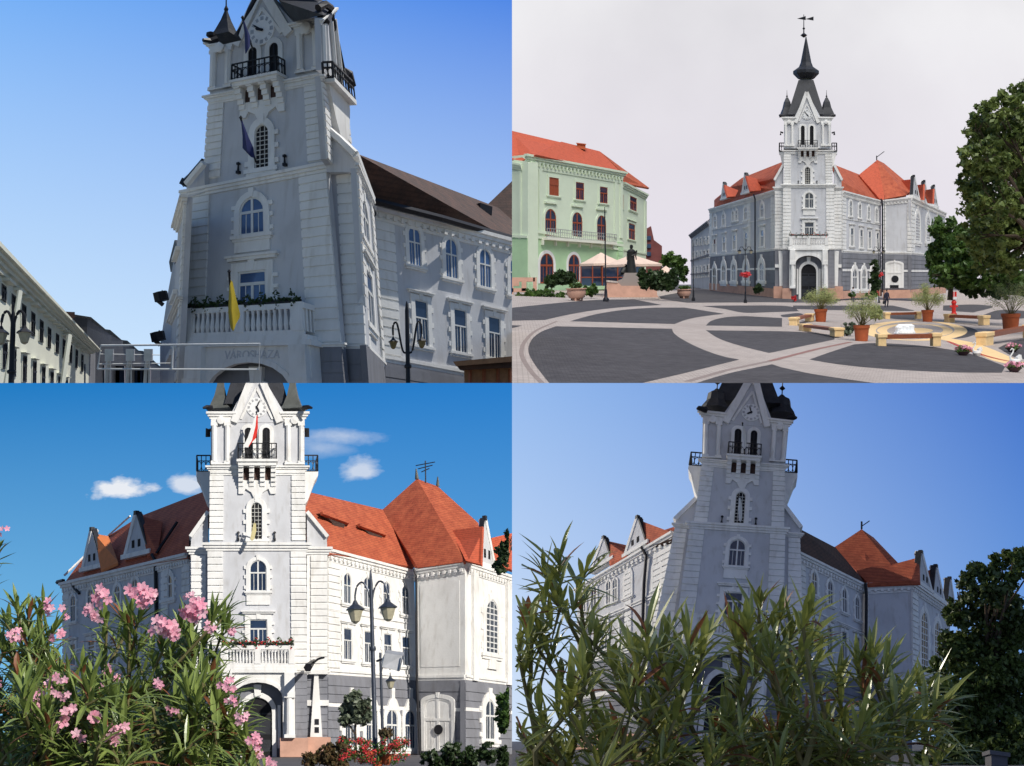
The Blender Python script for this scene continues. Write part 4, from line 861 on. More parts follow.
# roofs
def z2p(x, y, d): a_, b_ = z2(x, y); return (a_, b_, d)
slope(hallB, [z2p(370, 88, dwl+8), z2p(200, 155, dwl+20), z2p(160, 185, dwl+24), z2p(95, 238, F7.dR), z2p(95, 268, F7.dR-1.4), z2p(334, 200, dwl-.9), z2p(350, 150, dwl-1)], rooft)
slope(hallB, [z2p(560, 94, dwl+6), z2p(665, 135, dwl+18), z2p(752, 246, F8.dR-.6), z2p(600, 203, dwl-.9), z2p(590, 160, dwl-1)], rooft)
slope(hallB, [z2p(738, 78, dwl+20), z2p(665, 137, dwl+16), z2p(752, 237, F8.dR-2), z2p(768, 232, F8.dR-2)], roofn, 'pavilion_roof')
slope(hallB, [z2p(738, 78, dwl+20), z2p(768, 232, F8.dR-2), z2p(852, 217, F8.dR-2)], rooft, 'pavilion_roof')
slope(hallB, [z2p(738, 78, dwl+20), z2p(852, 217, F8.dR-2), z2p(880, 190, F8.dR+6), z2p(840, 155, dwl+22), z2p(765, 92, dwl+24)], rooft, 'pavilion_roof')
for x, ya, yb, wd, F_ in ((219, 132, 205, 20, F7), (134, 168, 228, 15, F7)):
    gable_dormer(hallB, B, F_, [z2(x-wd*.6, yb+6), z2(x+wd*.9, yb), z2(x, ya)], 1)
    shape(hallB, [z2p(x+2, ya+8, F_.p(0, 0).y+8), z2p(x+75*wd/20, ya+30, F_.p(0, 0).y+12), z2p(x+60*wd/20, yb-6, F_.p(0, 0).y+6), z2p(x+wd, yb-4, F_.p(0, 0).y+4)], roofn, 'dormer_roof', .3)
for x, ya, yb, wd in ((880, 142, 222, 22), (921, 162, 240, 18), (959, 180, 255, 15)):
    gable_dormer(hallB, B, F10, [z2(x-4, yb), z2(x+wd, yb+14), z2(x+1, ya)], -1)
    d_ = F10.p(0, 0).y+6; shape(hallB, [z2p(x-60*wd/22, ya+18, d_+4), z2p(x-2, ya+12, d_-1), z2p(x-4, yb-4, d_-2), z2p(x-34*wd/22, yb-6, d_)], roofn, 'dormer_roof', .3)
for xx, y0, y1 in ((256, 222, 598), (758, 240, 600)): pipe(hallB, [z2p(xx-6, y0-8, dwl), z2p(xx, y0+10, dwl-.3), z2p(xx, y1, dwl-.3)], .13)
b = MB(); b.tube([at(*z2p(735, 80, dwl+19)), at(*z2p(735, 62, dwl+19))], .1, 5); b.tube([at(*z2p(735, 68, dwl+19)), at(*z2p(765, 45, dwl+19))], .06, 4); b.build('roof_finial', iron, hallB)
flower_box(B, FLB, FLB.W*.12, FLB.W*.88, FLB.H*.2, 1.5, 420, 'flower box on the balcony of the town hall under the cloudy sky', seed=5, col=redf)

# ---- grey block at the far left of the hall, green house, umbrellas, statue
fb = thing(B, 'grey_block', 'low grey building with rows of small windows at the far left of the town hall', 'building', gp(700, 290.5))
Ff = Fac(B, [(691, 287), (709.5, 289.5), (709.5, 222), (691, 236)], F7.dR+22, vp=300); b = MB(); b.box(Ff, 0, Ff.W, 0, Ff.H, -8, 0); b.build('wall', field, fb)
b = MB(); cornice(b, Ff, 0, Ff.W, Ff.H*.95, Ff.H*.07, .7, wrap=False); b.box(Ff, 0, Ff.W, Ff.H*.5, Ff.H*.53, 0, .2); b.box(Ff, 0, Ff.W, Ff.H*.24, Ff.H*.26, 0, .2); b.build('cornice', plinth, fb)
for x in (693.4, 697, 700.6, 704.4, 708):
    for y0, y1 in ((240, 246.5), (253, 260), (268, 279)): t = (709.5-x)/18.5; window(fb, Ff, x, y0+3*t-3, y1+2*t-2, 1.5, 'rect', b=.25, ears=False, keyst=False, sill=False)
slope(fb, [(691, 235.5, F7.dR+20), (709.5, 221.8, F7.dR+20), (709.5, 219, F7.dR+30), (692, 233, F7.dR+30)], roofd)
def z1(x, y): return 512+x*.2403, 120+y*.2403
gh_ = thing(B, 'green_house', 'mint green three storey house with red tiled roof and arched red windows', 'house', gp(575, 296))
dG = 182
Fg = Fac(B, [(527.6, 291), (622.3, 289), (622.3, 171.8), (527.6, 154.5)], dG, vp=1500)
b = MB(); b.box(Fg, 0, Fg.W, 0, Fg.H, -7, 0); b.build('wall', green1, gh_)
q = Fg.q(560, 239); b = MB(); b.prism(Fg, [(0, 0), (Fg.W, 0), (Fg.W, Fg.q(622, 250)[1]), (0, Fg.q(528, 236)[1])], -.03, .015); b.build('ground_floor_wall', green2, gh_)
b = MB(); cornice(b, Fg, 0, Fg.W, Fg.H*.95, Fg.H*.05, .8); b.box(Fg, 0, Fg.W, Fg.H*.90, Fg.H*.925, 0, .15)
for k in range(26): x = Fg.W*(k+.5)/26; b.box(Fg, x-.14, x+.14, Fg.H*.925, Fg.H*.955, 0, .5)
def hl(ya, yb, h_, o_): qa, qb = Fg.q(528, ya), Fg.q(622, yb); b.prism(Fg, [(-.1, qa[1]-h_/2), (Fg.W+.1, qb[1]-h_/2), (Fg.W+.1, qb[1]+h_/2), (-.1, qa[1]+h_/2)], 0, o_)
hl(230, 245.5, .45, .3); hl(236, 250, .3, .25)
for a in (.0, .10, .90, .97): 
    qa = Fg.q(528, 232)[1]; b.box(Fg, Fg.W*a, Fg.W*(a+.03), qa, Fg.H*.92, 0, .2)
b.build('cornice', green1, gh_)
b = MB()
for x0 in (0, .94): rust(b, Fg, Fg.W*x0, Fg.W*(x0+.06), 0, Fg.H*.4, 10, .28)
b.build('stone_courses', green2, gh_)
for kind, x, y0, y1, w in (('rect', 173, 240, 315, 40), ('rect', 281, 260, 332, 34), ('rect', 380, 279, 347, 32), ('arch', 159, 370, 482, 46), ('arch', 270, 384, 495, 42), ('arch', 371, 397, 502, 38), ('arch', 143, 555, 680, 56), ('arch', 256, 560, 672, 46)):
    X_, Y0 = z1(x, y0); _, Y1 = z1(x, y1); window(gh_, Fg, X_, Y0, Y1, w*.2403, kind, b=.16, ears=False, keyst=False, sill=kind == 'rect', gl=MATS['red_brown_window_frame'] if (x, kind) == (173, 'rect') else glass, fr=frame_r, trim=green1 if y0 < 500 else white, hood=False)
    if kind == 'arch' and y0 < 500: qq = Fg.q(*z1(x, y0-22)); b = MB(); b.box(Fg, qq[0]-1.5, qq[0]+1.5, qq[1], qq[1]+.3, 0, .4); b.build('hood_mould', green1, gh_)
    if kind == 'rect': qq = Fg.q(*z1(x, y0-50)); b = MB(); b.box(Fg, qq[0]-.9, qq[0]+.9, qq[1]+.1, qq[1]+.55, 0, .12); b.build('attic_vent', frame_r, gh_)
b = MB(); qa, qb = Fg.q(*z1(122, 492)), Fg.q(*z1(412, 514)); b.prism(Fg, [(qa[0], qa[1]-.25), (qb[0], qb[1]-.25), (qb[0], qb[1]+.15), (qa[0], qa[1]+.15)], 0, 1.5)
for k in range(7): x = qa[0]+(qb[0]-qa[0])*k/6; y = qa[1]+(qb[1]-qa[1])*k/6; b.prism(Fg, [(x-.12, y-1.0), (x+.12, y-1.0), (x+.12, y-.2), (x-.12, y-.2)], 0, .6)
bal = b.build('balcony', cream, gh_)
b = MB(); railing(b, lambda k, t: Fg.p(qa[0]+(qb[0]-qa[0])*k, qa[1]+(qb[1]-qa[1])*k+t, 1.4), 34, .15, 1.45, .035); b.build('railing', silver, bal)
Fgs = Fac(B, [(505, 292), (527.6, 291), (527.6, 162), (505, 158)], dG+3, dR=dG-.2)
b = MB(); b.box(Fgs, 0, Fgs.W, 0, Fgs.H, -3, -.1); b.build('side_wall', green1, gh_); b = MB(); cornice(b, Fgs, 0, Fgs.W*.75, Fgs.H*.93, Fgs.H*.05, .5, wrap=False); b.box(Fgs, Fgs.W*.6, Fgs.W*.7, Fgs.H*.4, Fgs.H*.92, -.09, .1); b.box(Fgs, 0, Fgs.W, Fgs.H*.41, Fgs.H*.43, -.09, .2); b.build('side_trim', green1, gh_); b = MB(); b.box(Fgs, 0, Fgs.W, 0, Fgs.H*.41, -.09, .05); b.build('side_base', green2, gh_)
Fgr = Fac(B, [(622.3, 289), (646, 289), (646, 193.5), (622.3, 181)], Fg.dR+.8, vp=1200)
b = MB(); b.box(Fgr, 0, Fgr.W, 0, Fgr.H, -5, 0); b.build('side_wall', green1, gh_)
b = MB(); cornice(b, Fgr, 0, Fgr.W, Fgr.H*.94, Fgr.H*.05, .7, wrap=False); b.box(Fgr, 0, Fgr.W, Fgr.H*.36, Fgr.H*.375, 0, .2); b.box(Fgr, Fgr.W*.92, Fgr.W, Fgr.H*.37, Fgr.H*.92, 0, .2); b.build('side_trim', green1, gh_)
for x, y0, y1, w in ((503, 320, 378, 28), (497, 432, 498, 26), (458, 310, 372, 8), (452, 428, 492, 8)): X_, Y0 = z1(x, y0); _, Y1 = z1(x, y1); window(gh_, Fgr, X_, Y0, Y1, w*.2403, 'rect', b=.12, ears=False, keyst=False, fr=frame_r, trim=green1, hood=y0 > 400)
def z1p(x, y, d): a_, b_ = z1(x, y); return (a_, b_, d)
slope(gh_, [z1p(-40, 30, dG+12), z1p(0, 45, dG+12), z1p(205, 93, dG+14), z1p(100, 144, dG-1.2), z1p(30, 174, dG-.8), z1p(-40, 150, dG+1)], roofn)
slope(gh_, [z1p(205, 90, dG+13), z1p(365, 130, dG+22), z1p(460, 224, Fg.dR-1.2), z1p(100, 144, dG-1.2)], roofn)
slope(gh_, [z1p(365, 130, dG+22), z1p(572, 283, Fgr.dR-.5), z1p(460, 262, Fg.dR-.5), z1p(455, 213, Fg.dR-.5)], rooft)
b = MB(); b.prism_pts([at(*z1p(x, y, dG+16)) for x, y in ((270, 116), (306, 124), (306, 100), (270, 96))], [at(*z1p(x, y, dG+17.5)) for x, y in ((270, 116), (306, 124), (306, 100), (270, 96))]); b.prism_pts([at(*z1p(x, y, dG+15.8)) for x, y in ((267, 98), (309, 103), (309, 99), (267, 94))], [at(*z1p(x, y, dG+17.7)) for x, y in ((267, 98), (309, 103), (309, 99), (267, 94))]); b.build('chimney', terra, gh_)
# brown house in the gap
bh_ = thing(B, 'brown_house', 'dark red brick house showing between the green house and the trees', 'house', gp(650, 289)); dd_ = 255
shape(bh_, [(644, 289, dd_), (644, 230, dd_), (651, 226, dd_), (654, 240, dd_), (662, 246, dd_), (662, 289, dd_)], mat('brick_red', (.16, .05, .045), .85, .2, .5), 'wall', 6); 
for y in (236, 244, 252): b = MB(); b.cube(at(647, y, dd_-.3).x, at(651, y, dd_-.3).x, dd_-.35, dd_-.05, at(0, y+4, dd_-.3).z, at(0, y, dd_-.3).z); b.build('window', glass, bh_)
def umbrella(px, py_top, py_rim, w, py_base, d, label):
    base = gp(px, py_base); k = d/base.y; M = B.frame(at(px, py_base, d)); s = d/FPX; root = thing(B, 'parasol', label, 'parasol', M=M, group='canvas parasols on the cafe terrace')
    H = (py_base-py_top)*s; h2 = (py_base-py_rim)*s; R = w*s/2; b = MB(M); n = 8; vs = [(0, 0, H)]
    b.lathe([(R, h2), (R*.62, h2+(H-h2)*.36), (R*.3, h2+(H-h2)*.68), (.05, H)], 8, ph=.5); b.build('canopy', awn, root)
    b = MB(M); b.lathe([(R*1.0, h2-.3), (R, h2-.02)], 8, ph=.5, capped=False); b.build('valance', awn, root); b = MB(M); b.lathe([(.06, 0), (.06, H)], 6); b.build('pole', wood, root)
umbrella(*z1(372, 552), z1(0, 598)[1], 47, z1(0, 665)[1], 168, 'pale peach parasol spread in front of the arched ground floor windows of the green house')
umbrella(*z1(500, 560), z1(0, 602)[1], 62, z1(0, 665)[1], 165, 'widest pale parasol, reaching behind the bronze statue')
umbrella(*z1(640, 608), z1(0, 640)[1], 26, z1(0, 668)[1], 165, 'small pale parasol at the right end of the cafe terrace')
fr_ = thing(B, 'terrace_front', 'glazed cafe terrace front between parasols and hedge beside the green house', 'terrace', gp(590, 291)); b = MB(); dd_ = 174
for x in (286, 335, 376, 440, 500, 545): c = at(*z1p(x, 690, dd_)); t_ = at(*z1p(x, 603, dd_)); b.tube([c, t_], .09, 5)
b.tube([at(*z1p(286, 606, dd_)), at(*z1p(545, 606, dd_))], .1, 5); b.tube([at(*z1p(286, 655, dd_)), at(*z1p(545, 655, dd_))], .08, 5); b.build('terrace_frame', frame_r, fr_)
b = MB(); b.prism_pts([at(*z1p(x, y, dd_+.3)) for x, y in ((286, 690), (545, 690), (545, 608), (286, 608))], [at(*z1p(x, y, dd_+.4)) for x, y in ((286, 690), (545, 690), (545, 608), (286, 608))]); b.build('terrace_glazing', glass, fr_)
rnd = random.Random(11)
def shrub(P, label, parts, n, size, m, cat='shrub', name='shrub', group=None, stems=None, seed=None, flowers=None, shell=.2, clump=True):
    r_ = random.Random(seed or hash(label) % 1000 if seed else len(label)*7); cx_ = sum(p[0] for p in parts)/len(parts); base = max(p[1]+p[3] for p in parts)
    root = thing(P, name, label, cat, at(cx_, base, parts[0][4]), group=group); b = MB(); f = MB(); tot = sum(p[2]*p[3] for p in parts)
    for px, py, rx, ry, d in parts:
        s = d/FPX; nn = int(n*rx*ry/tot); c = at(px, py, d)
        if clump: cluster_cloud(b, c, (rx*s*.85, min(rx, ry)*s*.8, ry*s*.85), max(3, nn//22), 22, min(rx, ry)*s*.32, size, r_, shell)
        else: leaf_cloud(b, c, (rx*s, min(rx, ry)*s*.8, ry*s), nn, size, r_, shell)
        if flowers:
            for _ in range(flowers[1]//len(parts)): dv = Vector([r_.gauss(0, 1) for _ in range(3)]).normalized(); dv.y = -abs(dv.y); leaf_cloud(f, c+Vector((dv.x*rx*s, dv.y*rx*s*.8, dv.z*ry*s)), (flowers[2],)*3, 10, flowers[2]*.8, r_)
    b.build('foliage', m, root, drop=True)
    if flowers: f.build('blossoms', flowers[0], root, drop=True)
    b = MB(); 
    for px, py, rx, ry, d in parts:
        s = d/FPX; bb = at(px, py+ry*1.02, d)
        for k in range(4): b.tube([bb+Vector((r_.uniform(-.05, .05), 0, 0)), at(px, py+ry*.3, d)+Vector((r_.uniform(-.3, .3)*rx*s, 0, 0)), at(px, py-ry*.4, d)+Vector((r_.uniform(-.8, .8)*rx*s, r_.uniform(-.3, .3)*rx*s, 0))], [.03*min(rx, ry)*s+.01, .02*min(rx, ry)*s+.008, .006], 4)
    b.build('stems', stems or barkm, root); return root
def zz(P_, fn, lst, d): return [(fn(x, y)[0], fn(x, y)[1], rx*.2403, ry*.2403, d) for x, y, rx, ry in lst]
shrub(B, 'long dark hedge behind the statue and its stone pedestal', zz(B, z1, [(560, 670, 40, 40), (600, 660, 50, 50), (650, 670, 45, 45), (670, 640, 25, 25), (540, 640, 20, 25)], 152), 5200, .28, lf_dark, 'hedge', 'hedge')
shrub(B, 'dark spiky shrub before the arched window of the green house', zz(B, z1, [(165, 675, 38, 30), (205, 655, 32, 32), (245, 660, 28, 28)], 166), 2600, .35, lf_dark)
shrub(B, 'low green hedge running along the front of the green house', zz(B, z1, [(30, 730, 50, 16), (90, 722, 50, 22), (150, 722, 50, 22), (210, 730, 40, 18), (330, 708, 45, 30), (300, 715, 30, 22)], 150), 4200, .2, lf_bush, 'hedge', 'hedge')
shrub(B, 'row of mixed green trees beyond the cafe terrace, left of the grey block', zz(B, z1, [(655, 585, 35, 40), (690, 600, 38, 42), (715, 640, 24, 40), (635, 600, 22, 30)], 240), 3600, .45, lf_bush, 'trees', 'tree')
# low brick terrace walls at the left edge
tw = thing(B, 'terrace_wall', 'low stepped stone wall with openings at the left edge before the green house', 'wall', gp(520, 300)); b = MB(); dd_ = 156
for x0, x1, y0, y1 in ((-30, 95, 655, 672), (-30, 30, 672, 690), (40, 60, 672, 712), (88, 103, 655, 712), (-30, 60, 700, 716), (-30, 6, 690, 735)): p = [at(*z1p(x, y, dd_)) for x, y in ((x0, y1), (x1, y1), (x1, y0), (x0, y0))]; b.prism_pts([q+Vector((0, .5, 0)) for q in p], p)
b.build('wall', salmon, tw)
# monument
mo = thing(B, 'monument_base', 'salmon stone monument base with stepped pale pedestal in front of the hedge', 'pedestal', gp(636, 299)); dm = gdist(636, 298.5)
def zslab(root, pts, d, th, m, name): p = [at(*z1p(x, y, d)) for x, y in pts]; b = MB(); b.prism_pts([q+Vector((0, th, 0)) for q in p], p); return b.build(name, m, root)
zslab(mo, [(376, 741), (612, 741), (604, 728), (600, 668), (548, 664), (542, 690), (456, 690), (440, 676), (396, 672), (390, 728)], dm, 3.5, salmon, 'wall')
zslab(mo, [(452, 700), (545, 700), (540, 664), (534, 636), (470, 636), (462, 660), (440, 668), (440, 676)], dm+.6, 2.5, stone, 'pedestal')
zslab(mo, [(372, 744), (618, 744), (616, 738), (374, 738)], dm-.5, 4, stone, 'plinth'); zslab(mo, [(392, 674), (440, 678), (440, 671), (392, 666)], dm-.1, 1.0, stone, 'coping'); zslab(mo, [(548, 670), (602, 674), (602, 667), (548, 663)], dm-.1, 1.0, stone, 'coping')
def figure(M, pose, P, name, h, root_label, mats, group=None, cat='person', parts=None):
    """one continuous body: skeleton points grown with a skin modifier, then baked"""
    V, E, Rr = pose; me = bpy.data.meshes.new('body'); me.from_pydata([Vector(v)*h for v in V], E, []); o = bpy.data.objects.new('body', me); SC.collection.objects.link(o)
    md = o.modifiers.new('s', 'SKIN'); sv = me.skin_vertices[0].data
    for i, r_ in enumerate(Rr): sv[i].radius = (r_*h, r_*h)
    sv[0].use_root = True; o.modifiers.new('d', 'SUBSURF').levels = 1; o.modifiers['d'].render_levels = 1
    dg = bpy.context.evaluated_depsgraph_get(); m2 = bpy.data.meshes.new_from_object(o.evaluated_get(dg)); bpy.data.objects.remove(o)
    m2.name = 'body'; m2.materials.clear()
    for m in mats: m2.materials.append(m)
    for p in m2.polygons:
        z = p.center.z/h; p.use_smooth = True; hand = abs(p.center.x)/h > .17 and .40 < z < .50
        p.material_index = 0 if (z > .855 or hand) else (1 if z > .50 else (2 if z > .05 else 3))
    root = thing(P, name, root_label, cat, M=M, group=group); ob = bpy.data.objects.new('body', m2); P.c.objects.link(ob); ob.parent = root; parent_place[ob.name] = P; return root
STAND = ([(0, 0, .52), (0, 0, .62), (0, 0, .73), (0, 0, .81), (0, .0, .86), (0, -.01, .90), (0, -.01, .955), (.055, 0, .49), (.065, -.02, .28), (.06, .02, .06), (.062, -.05, .025), (-.055, 0, .49), (-.06, .03, .28), (-.06, .08, .06), (-.062, .02, .025),
  (.105, 0, .79), (.15, .02, .63), (.16, -.05, .50), (.165, -.07, .455), (-.105, 0, .79), (-.15, -.02, .63), (-.16, -.06, .50), (-.165, -.08, .455)],
 [(0, 1), (1, 2), (2, 3), (3, 4), (4, 5), (5, 6), (0, 7), (7, 8), (8, 9), (9, 10), (0, 11), (11, 12), (12, 13), (13, 14), (3, 15), (15, 16), (16, 17), (17, 18), (3, 19), (19, 20), (20, 21), (21, 22)],
 [.085, .075, .085, .06, .035, .05, .05, .06, .042, .028, .022, .06, .042, .028, .022, .038, .028, .022, .018, .038, .028, .022, .018])
def add_hair(root, P, M, h, m=None):
    b = MB(M); b.lathe([(.03*h, .90*h), (.055*h, .93*h), (.056*h, .97*h), (.035*h, 1.0*h), (.01, 1.01*h)], 8, (0, .012*h, 0)); b.build('hair', m or hairm, root, smooth=True)
Mst = B.frame(at(*z1p(498, 636, dm+1.6))); hs = (636-520)*.2403*(dm+1.6)/FPX
st = figure(Mst, STAND, B, 'statue', hs, 'dark bronze statue of a standing robed man with folded arms on the stone pedestal', [bronze]*4, cat='statue')
b = MB(Mst); b.lathe([(.20*hs, 0), (.19*hs, .1*hs), (.14*hs, .42*hs), (.13*hs, .6*hs), (.15*hs, .76*hs), (.07*hs, .83*hs)], 10, (-.02*hs, 0, 0)); b.tube([(-.02, -.12*hs, .60*hs), (.16*hs, -.10*hs, .66*hs), (.18*hs, 0, .78*hs)], .035*hs, 6); b.lathe([(.045*hs, .86*hs), (.065*hs, .93*hs), (.05*hs, .99*hs), (.01, 1.01*hs)], 8, (0, 0, 0)); b.build('robe', bronze, st, smooth=True)
b = MB(Mst); b.tube([(-.30*hs, 0, .0), (-.26*hs, .05, .16*hs), (-.18*hs, .05, .30*hs)], [.14*hs, .10*hs, .05*hs], 8); b.tube([(-.50*hs, 0, -.12*hs), (-.34*hs, 0, -.02*hs), (-.24*hs, 0, .05*hs)], [.03*hs, .05*hs, .08*hs], 6); b.build('drapery', bronze, st, smooth=True)
# urns
def urn(px, py, w, label, seed):
    d = gdist(px, py); s = d/FPX; M = B.frame(gp(px, py)); r = w*s/2; root = thing(B, 'stone_urn', label, 'planter', M=M, group='pale urns round the monument'); b = MB(M); h = r*1.25
    b.lathe([(r*.45, 0), (r*.5, h*.06), (r*.35, h*.12), (r*.75, h*.25), (r*.98, h*.6), (r*.9, h*.88), (r*1.05, h*.92), (r*1.05, h), (r*.85, h)], 16); b.build('bowl', salmon, root, smooth=True)
    b = MB(M)
    for k in range(3): a = k*2.1+.3; b.cube(r*.6*math.cos(a)-.1, r*.6*math.cos(a)+.1, r*.6*math.sin(a)-.1, r*.6*math.sin(a)+.1, 0, h*.25)
    b.build('foot', salmon, root); b = MB(M); cluster_cloud(b, (0, 0, h*1.15), (r*.8, r*.8, h*.28), 24, 26, r*.25, .09*w/20+.05, random.Random(seed), .2); b.build('foliage', lf_bush, root)
urn(*z1(268, 752), 20, 'large pale stone urn with clipped green top, left of the monument', 1); urn(*z1(716, 742), 14.5, 'smaller pale stone urn with round bush, right of the monument', 2)
shrub(B, 'square box hedge in a tub at the wall of the left wing', [(759, 289, 5, 5.5, 150)], 500, .22, lf_dark)
# lamps in the square
def lamp_single(px, pyt, pyb, label, w=.07, arms=True, basket=False):
    d = gdist(px, pyb); M = B.frame(gp(px, pyb)); H = (pyb-pyt)*d/FPX; root = thing(B, 'street_lamp', label, 'street lamp', M=M); b = MB(M)
    b.lathe([(w*4, 0), (w*4, .3), (w*2.2, .5), (w*1.8, 1.3), (w*1.0, 1.5), (w*.8, H*.9), (w*.4, H)], 8); b.build('pole', iron, root, smooth=True)
    if arms:
        for sg in (-1, 1): b = MB(M); b.tube([(0, 0, H*.86), (sg*.35, 0, H*.93), (sg*.65, 0, H*.93), (sg*.75, 0, H*.89)], .05, 5); b.build('arm', iron, root); b = MB(M); b.m = 0; b.lathe([(.05, .45), (.3, .28), (.3, .25)], 8, (sg*.75, 0, H*.83-.0)); b.m = 1; b.lathe([(.24, .25), (.13, -.1)], 8, (sg*.75, 0, H*.83)); b.build('lantern', [iron, lamp_glass], root)
    if basket:
        for k in range(1): b = MB(M); leaf_cloud(b, (0, 0, H*.47), (.75, .75, .4), 220, .14, random.Random(4)); b.build('flower_basket', redf, root, drop=True)
lamp_single(606, 208, 301.5, 'tall slim dark pole in front of the green house, left of the statue', .09, False)
lamp_single(745.5, 243, 303, 'double lamp with a red flower basket in front of the left wing', .06, True, True)
lamp_single(693.5, 240, 301, 'plain dark pole at the corner beside the grey block', .06, False)
lamp_single(878.5, 243, 303, 'double lamp with red flower basket in front of the corner pavilion', .06, True, True)
lamp_single(884, 196, 304, 'tall thin dark pole standing just right of the flower basket lamp', .05, False)
# oleander pots
def pot(px, py, w, bw, bh_, dx, label, seed, sparse=1.0, wilt=False):
    d = gdist(px, py); s = d/FPX; M = B.frame(gp(px, py)); r = w*s/2; h = r*2.05; root = thing(B, 'potted_oleander', label, 'potted plant', M=M, group='terracotta pots with oleanders in the square')
    b = MB(M); b.lathe([(r*.78, 0), (r*.93, h*.80), (r*1.03, h*.81), (r*1.06, h), (r*.9, h), (r*.88, h*.9)], 16); b.build('pot', terra, root, smooth=True)
    rn = random.Random(seed); BW, BH = bw*s/2, bh_*s; b = MB(M); st_ = MB(M); tips = []
    for i in range(26):
        a = rn.uniform(0, 6.28); k = rn.random()**.5; e = Vector((math.cos(a)*k*BW+dx*s, math.sin(a)*k*BW, h*.9+BH*(1-.45*k*k)*rn.uniform(.55, 1.0))); st_.tube([(rn.uniform(-.1, .1), 0, h*.85), (e.x*.45, e.y*.45, h+(e.z-h)*.55), e], [.025, .018, .008], 4); tips.append(e); tips.append(Vector((e.x*.7, e.y*.7, h+(e.z-h)*.7)))
    for e in tips:
        for j in range(int(80*sparse)): dv = Vector((rn.gauss(0, 1), rn.gauss(0, 1), rn.gauss(.5, .8))).normalized(); p = e+Vector([rn.gauss(0, 1) for _ in range(3)])*BW*.13; L_ = rn.uniform(.10, .20)*s*9; n_ = dv.orthogonal().normalized()*L_*.2; b.add([p, p+dv*L_*.5+n_, p+dv*L_, p+dv*L_*.5-n_], [[0, 1, 2, 3]])
    st_.build('stems', stemm, root); b.build('foliage', lf_pot, root, drop=True)
pot(768+.25*211, 240+.25*327, 12.5, 33, 24, 0, 'round oleander in a terracotta pot at the left, between benches', 1)
pot(768+.25*374, 240+.25*404, 15.5, 34, 34, 2, 'nearest and largest terracotta pot with upright oleander, centre of the square', 2)
pot(768+.25*638, 240+.25*327, 11.5, 33, 26, -1, 'yellowish oleander in a terracotta pot behind the white fountain', 3)
pot(768+.25*970, 240+.25*366, 17.5, 44, 34, 1, 'wide sparse oleander in a terracotta pot at the right edge', 4, .7)
shrub(B, 'thin silvery shrub beside the middle pot, behind the left bench', [(768+.25*315, 240+.25*352, 9, 8.5, gdist(850, 336))], 420, .14, lf_grey)
shrub(B, 'dark leaning grape-like bush to the right of the middle oleander pot', [(768+.25*430, 240+.25*292, 8, 8, gdist(875, 325))], 420, .16, lf_pot)
# benches
def bench(x0, y0, x1, y1, hgt, label):
    p0, p1 = gp(x0, y0), gp(x1, y1); c = (p0+p1)/2; X = (p1-p0); Lw = X.length; ang = math.atan2(X.y, X.x); M = B.frame(c, ang); s = c.y/FPX; H = hgt*s
    root = thing(B, 'bench', label, 'bench', M=M, group='wooden benches on yellow stone blocks'); bw = Lw*.13
    for sg in (-1, 1):
        b = MB(M); x = sg*(Lw/2-bw/2); b.cube(x-bw/2, x+bw/2, -.32, .32, 0, H*.72); b.cube(x-bw/2-.05, x+bw/2+.05, -.38, .38, H*.72, H); o = b.build('end_block', yel, root)
        mm = o.modifiers.new('bevel', 'BEVEL'); mm.width = .03; mm.segments = 2
    for k in range(4): b = MB(M); y = -.30+k*.165; b.cube(-Lw/2+bw*.9, Lw/2-bw*.9, y, y+.13, H*.80, H*.93); b.build('slat', wood, root)
    b = MB(M); b.cube(-Lw/2+bw*.9, Lw/2-bw*.9, -.30, -.24, H*.62, H*.80); b.build('rail', wood, root)
bench(*r5((140, 362))[0], *r5((285, 392))[0], 8.5, 'slanting bench with brown slats left of the middle pot')
bench(*r5((436, 422))[0], *r5((686, 432))[0], 13.5, 'nearest bench, dark red slats, in front of the white fountain')
bench(*r5((716, 328))[0], *r5((874, 345))[0], 9.5, 'bench behind the right part of the yellow ring')
bench(*r5((852, 422))[0], *r5((1060, 395))[0], 14, 'bench cut by the right edge of the photo')
bench(*r5((100, 342))[0], *r5((170, 325))[0], 8, 'small bench seen end-on at the far left of the group')
bench(*r5((465, 315))[0], *r5((610, 320))[0], 7.5, 'far bench behind the fountain, left of the third pot')
# fountain
fo = thing(B, 'fountain', 'low white fountain with bubbling jets in the middle of the yellow rings', 'fountain', M=B.frame(gp(768+.25*548, 240+.25*378)))
Mf = fo.matrix_world.copy() if False else B.frame(gp(768+.25*548, 240+.25*378)); sf_ = gdist(905, 334.5)/FPX
b = MB(Mf); b.lathe([(9*sf_, 0), (9.4*sf_, .15), (8.2*sf_, .3), (7.6*sf_, .18)], 20); b.build('basin', white, fo)
for i, x in enumerate((-5.5, -2, 1.5, 5)): b = MB(Mf); b.lathe([(.42, .1), (.30, .35), (.34, .55+.1*(i % 2)), (.10, .78)], 8, (x*sf_, 0, 0)); b.build('water_jet', mat('white_water%d' % i, (.8, .82, .84), .3, .04, 5) if i == 0 else MATS['white_water0'], fo, smooth=True)
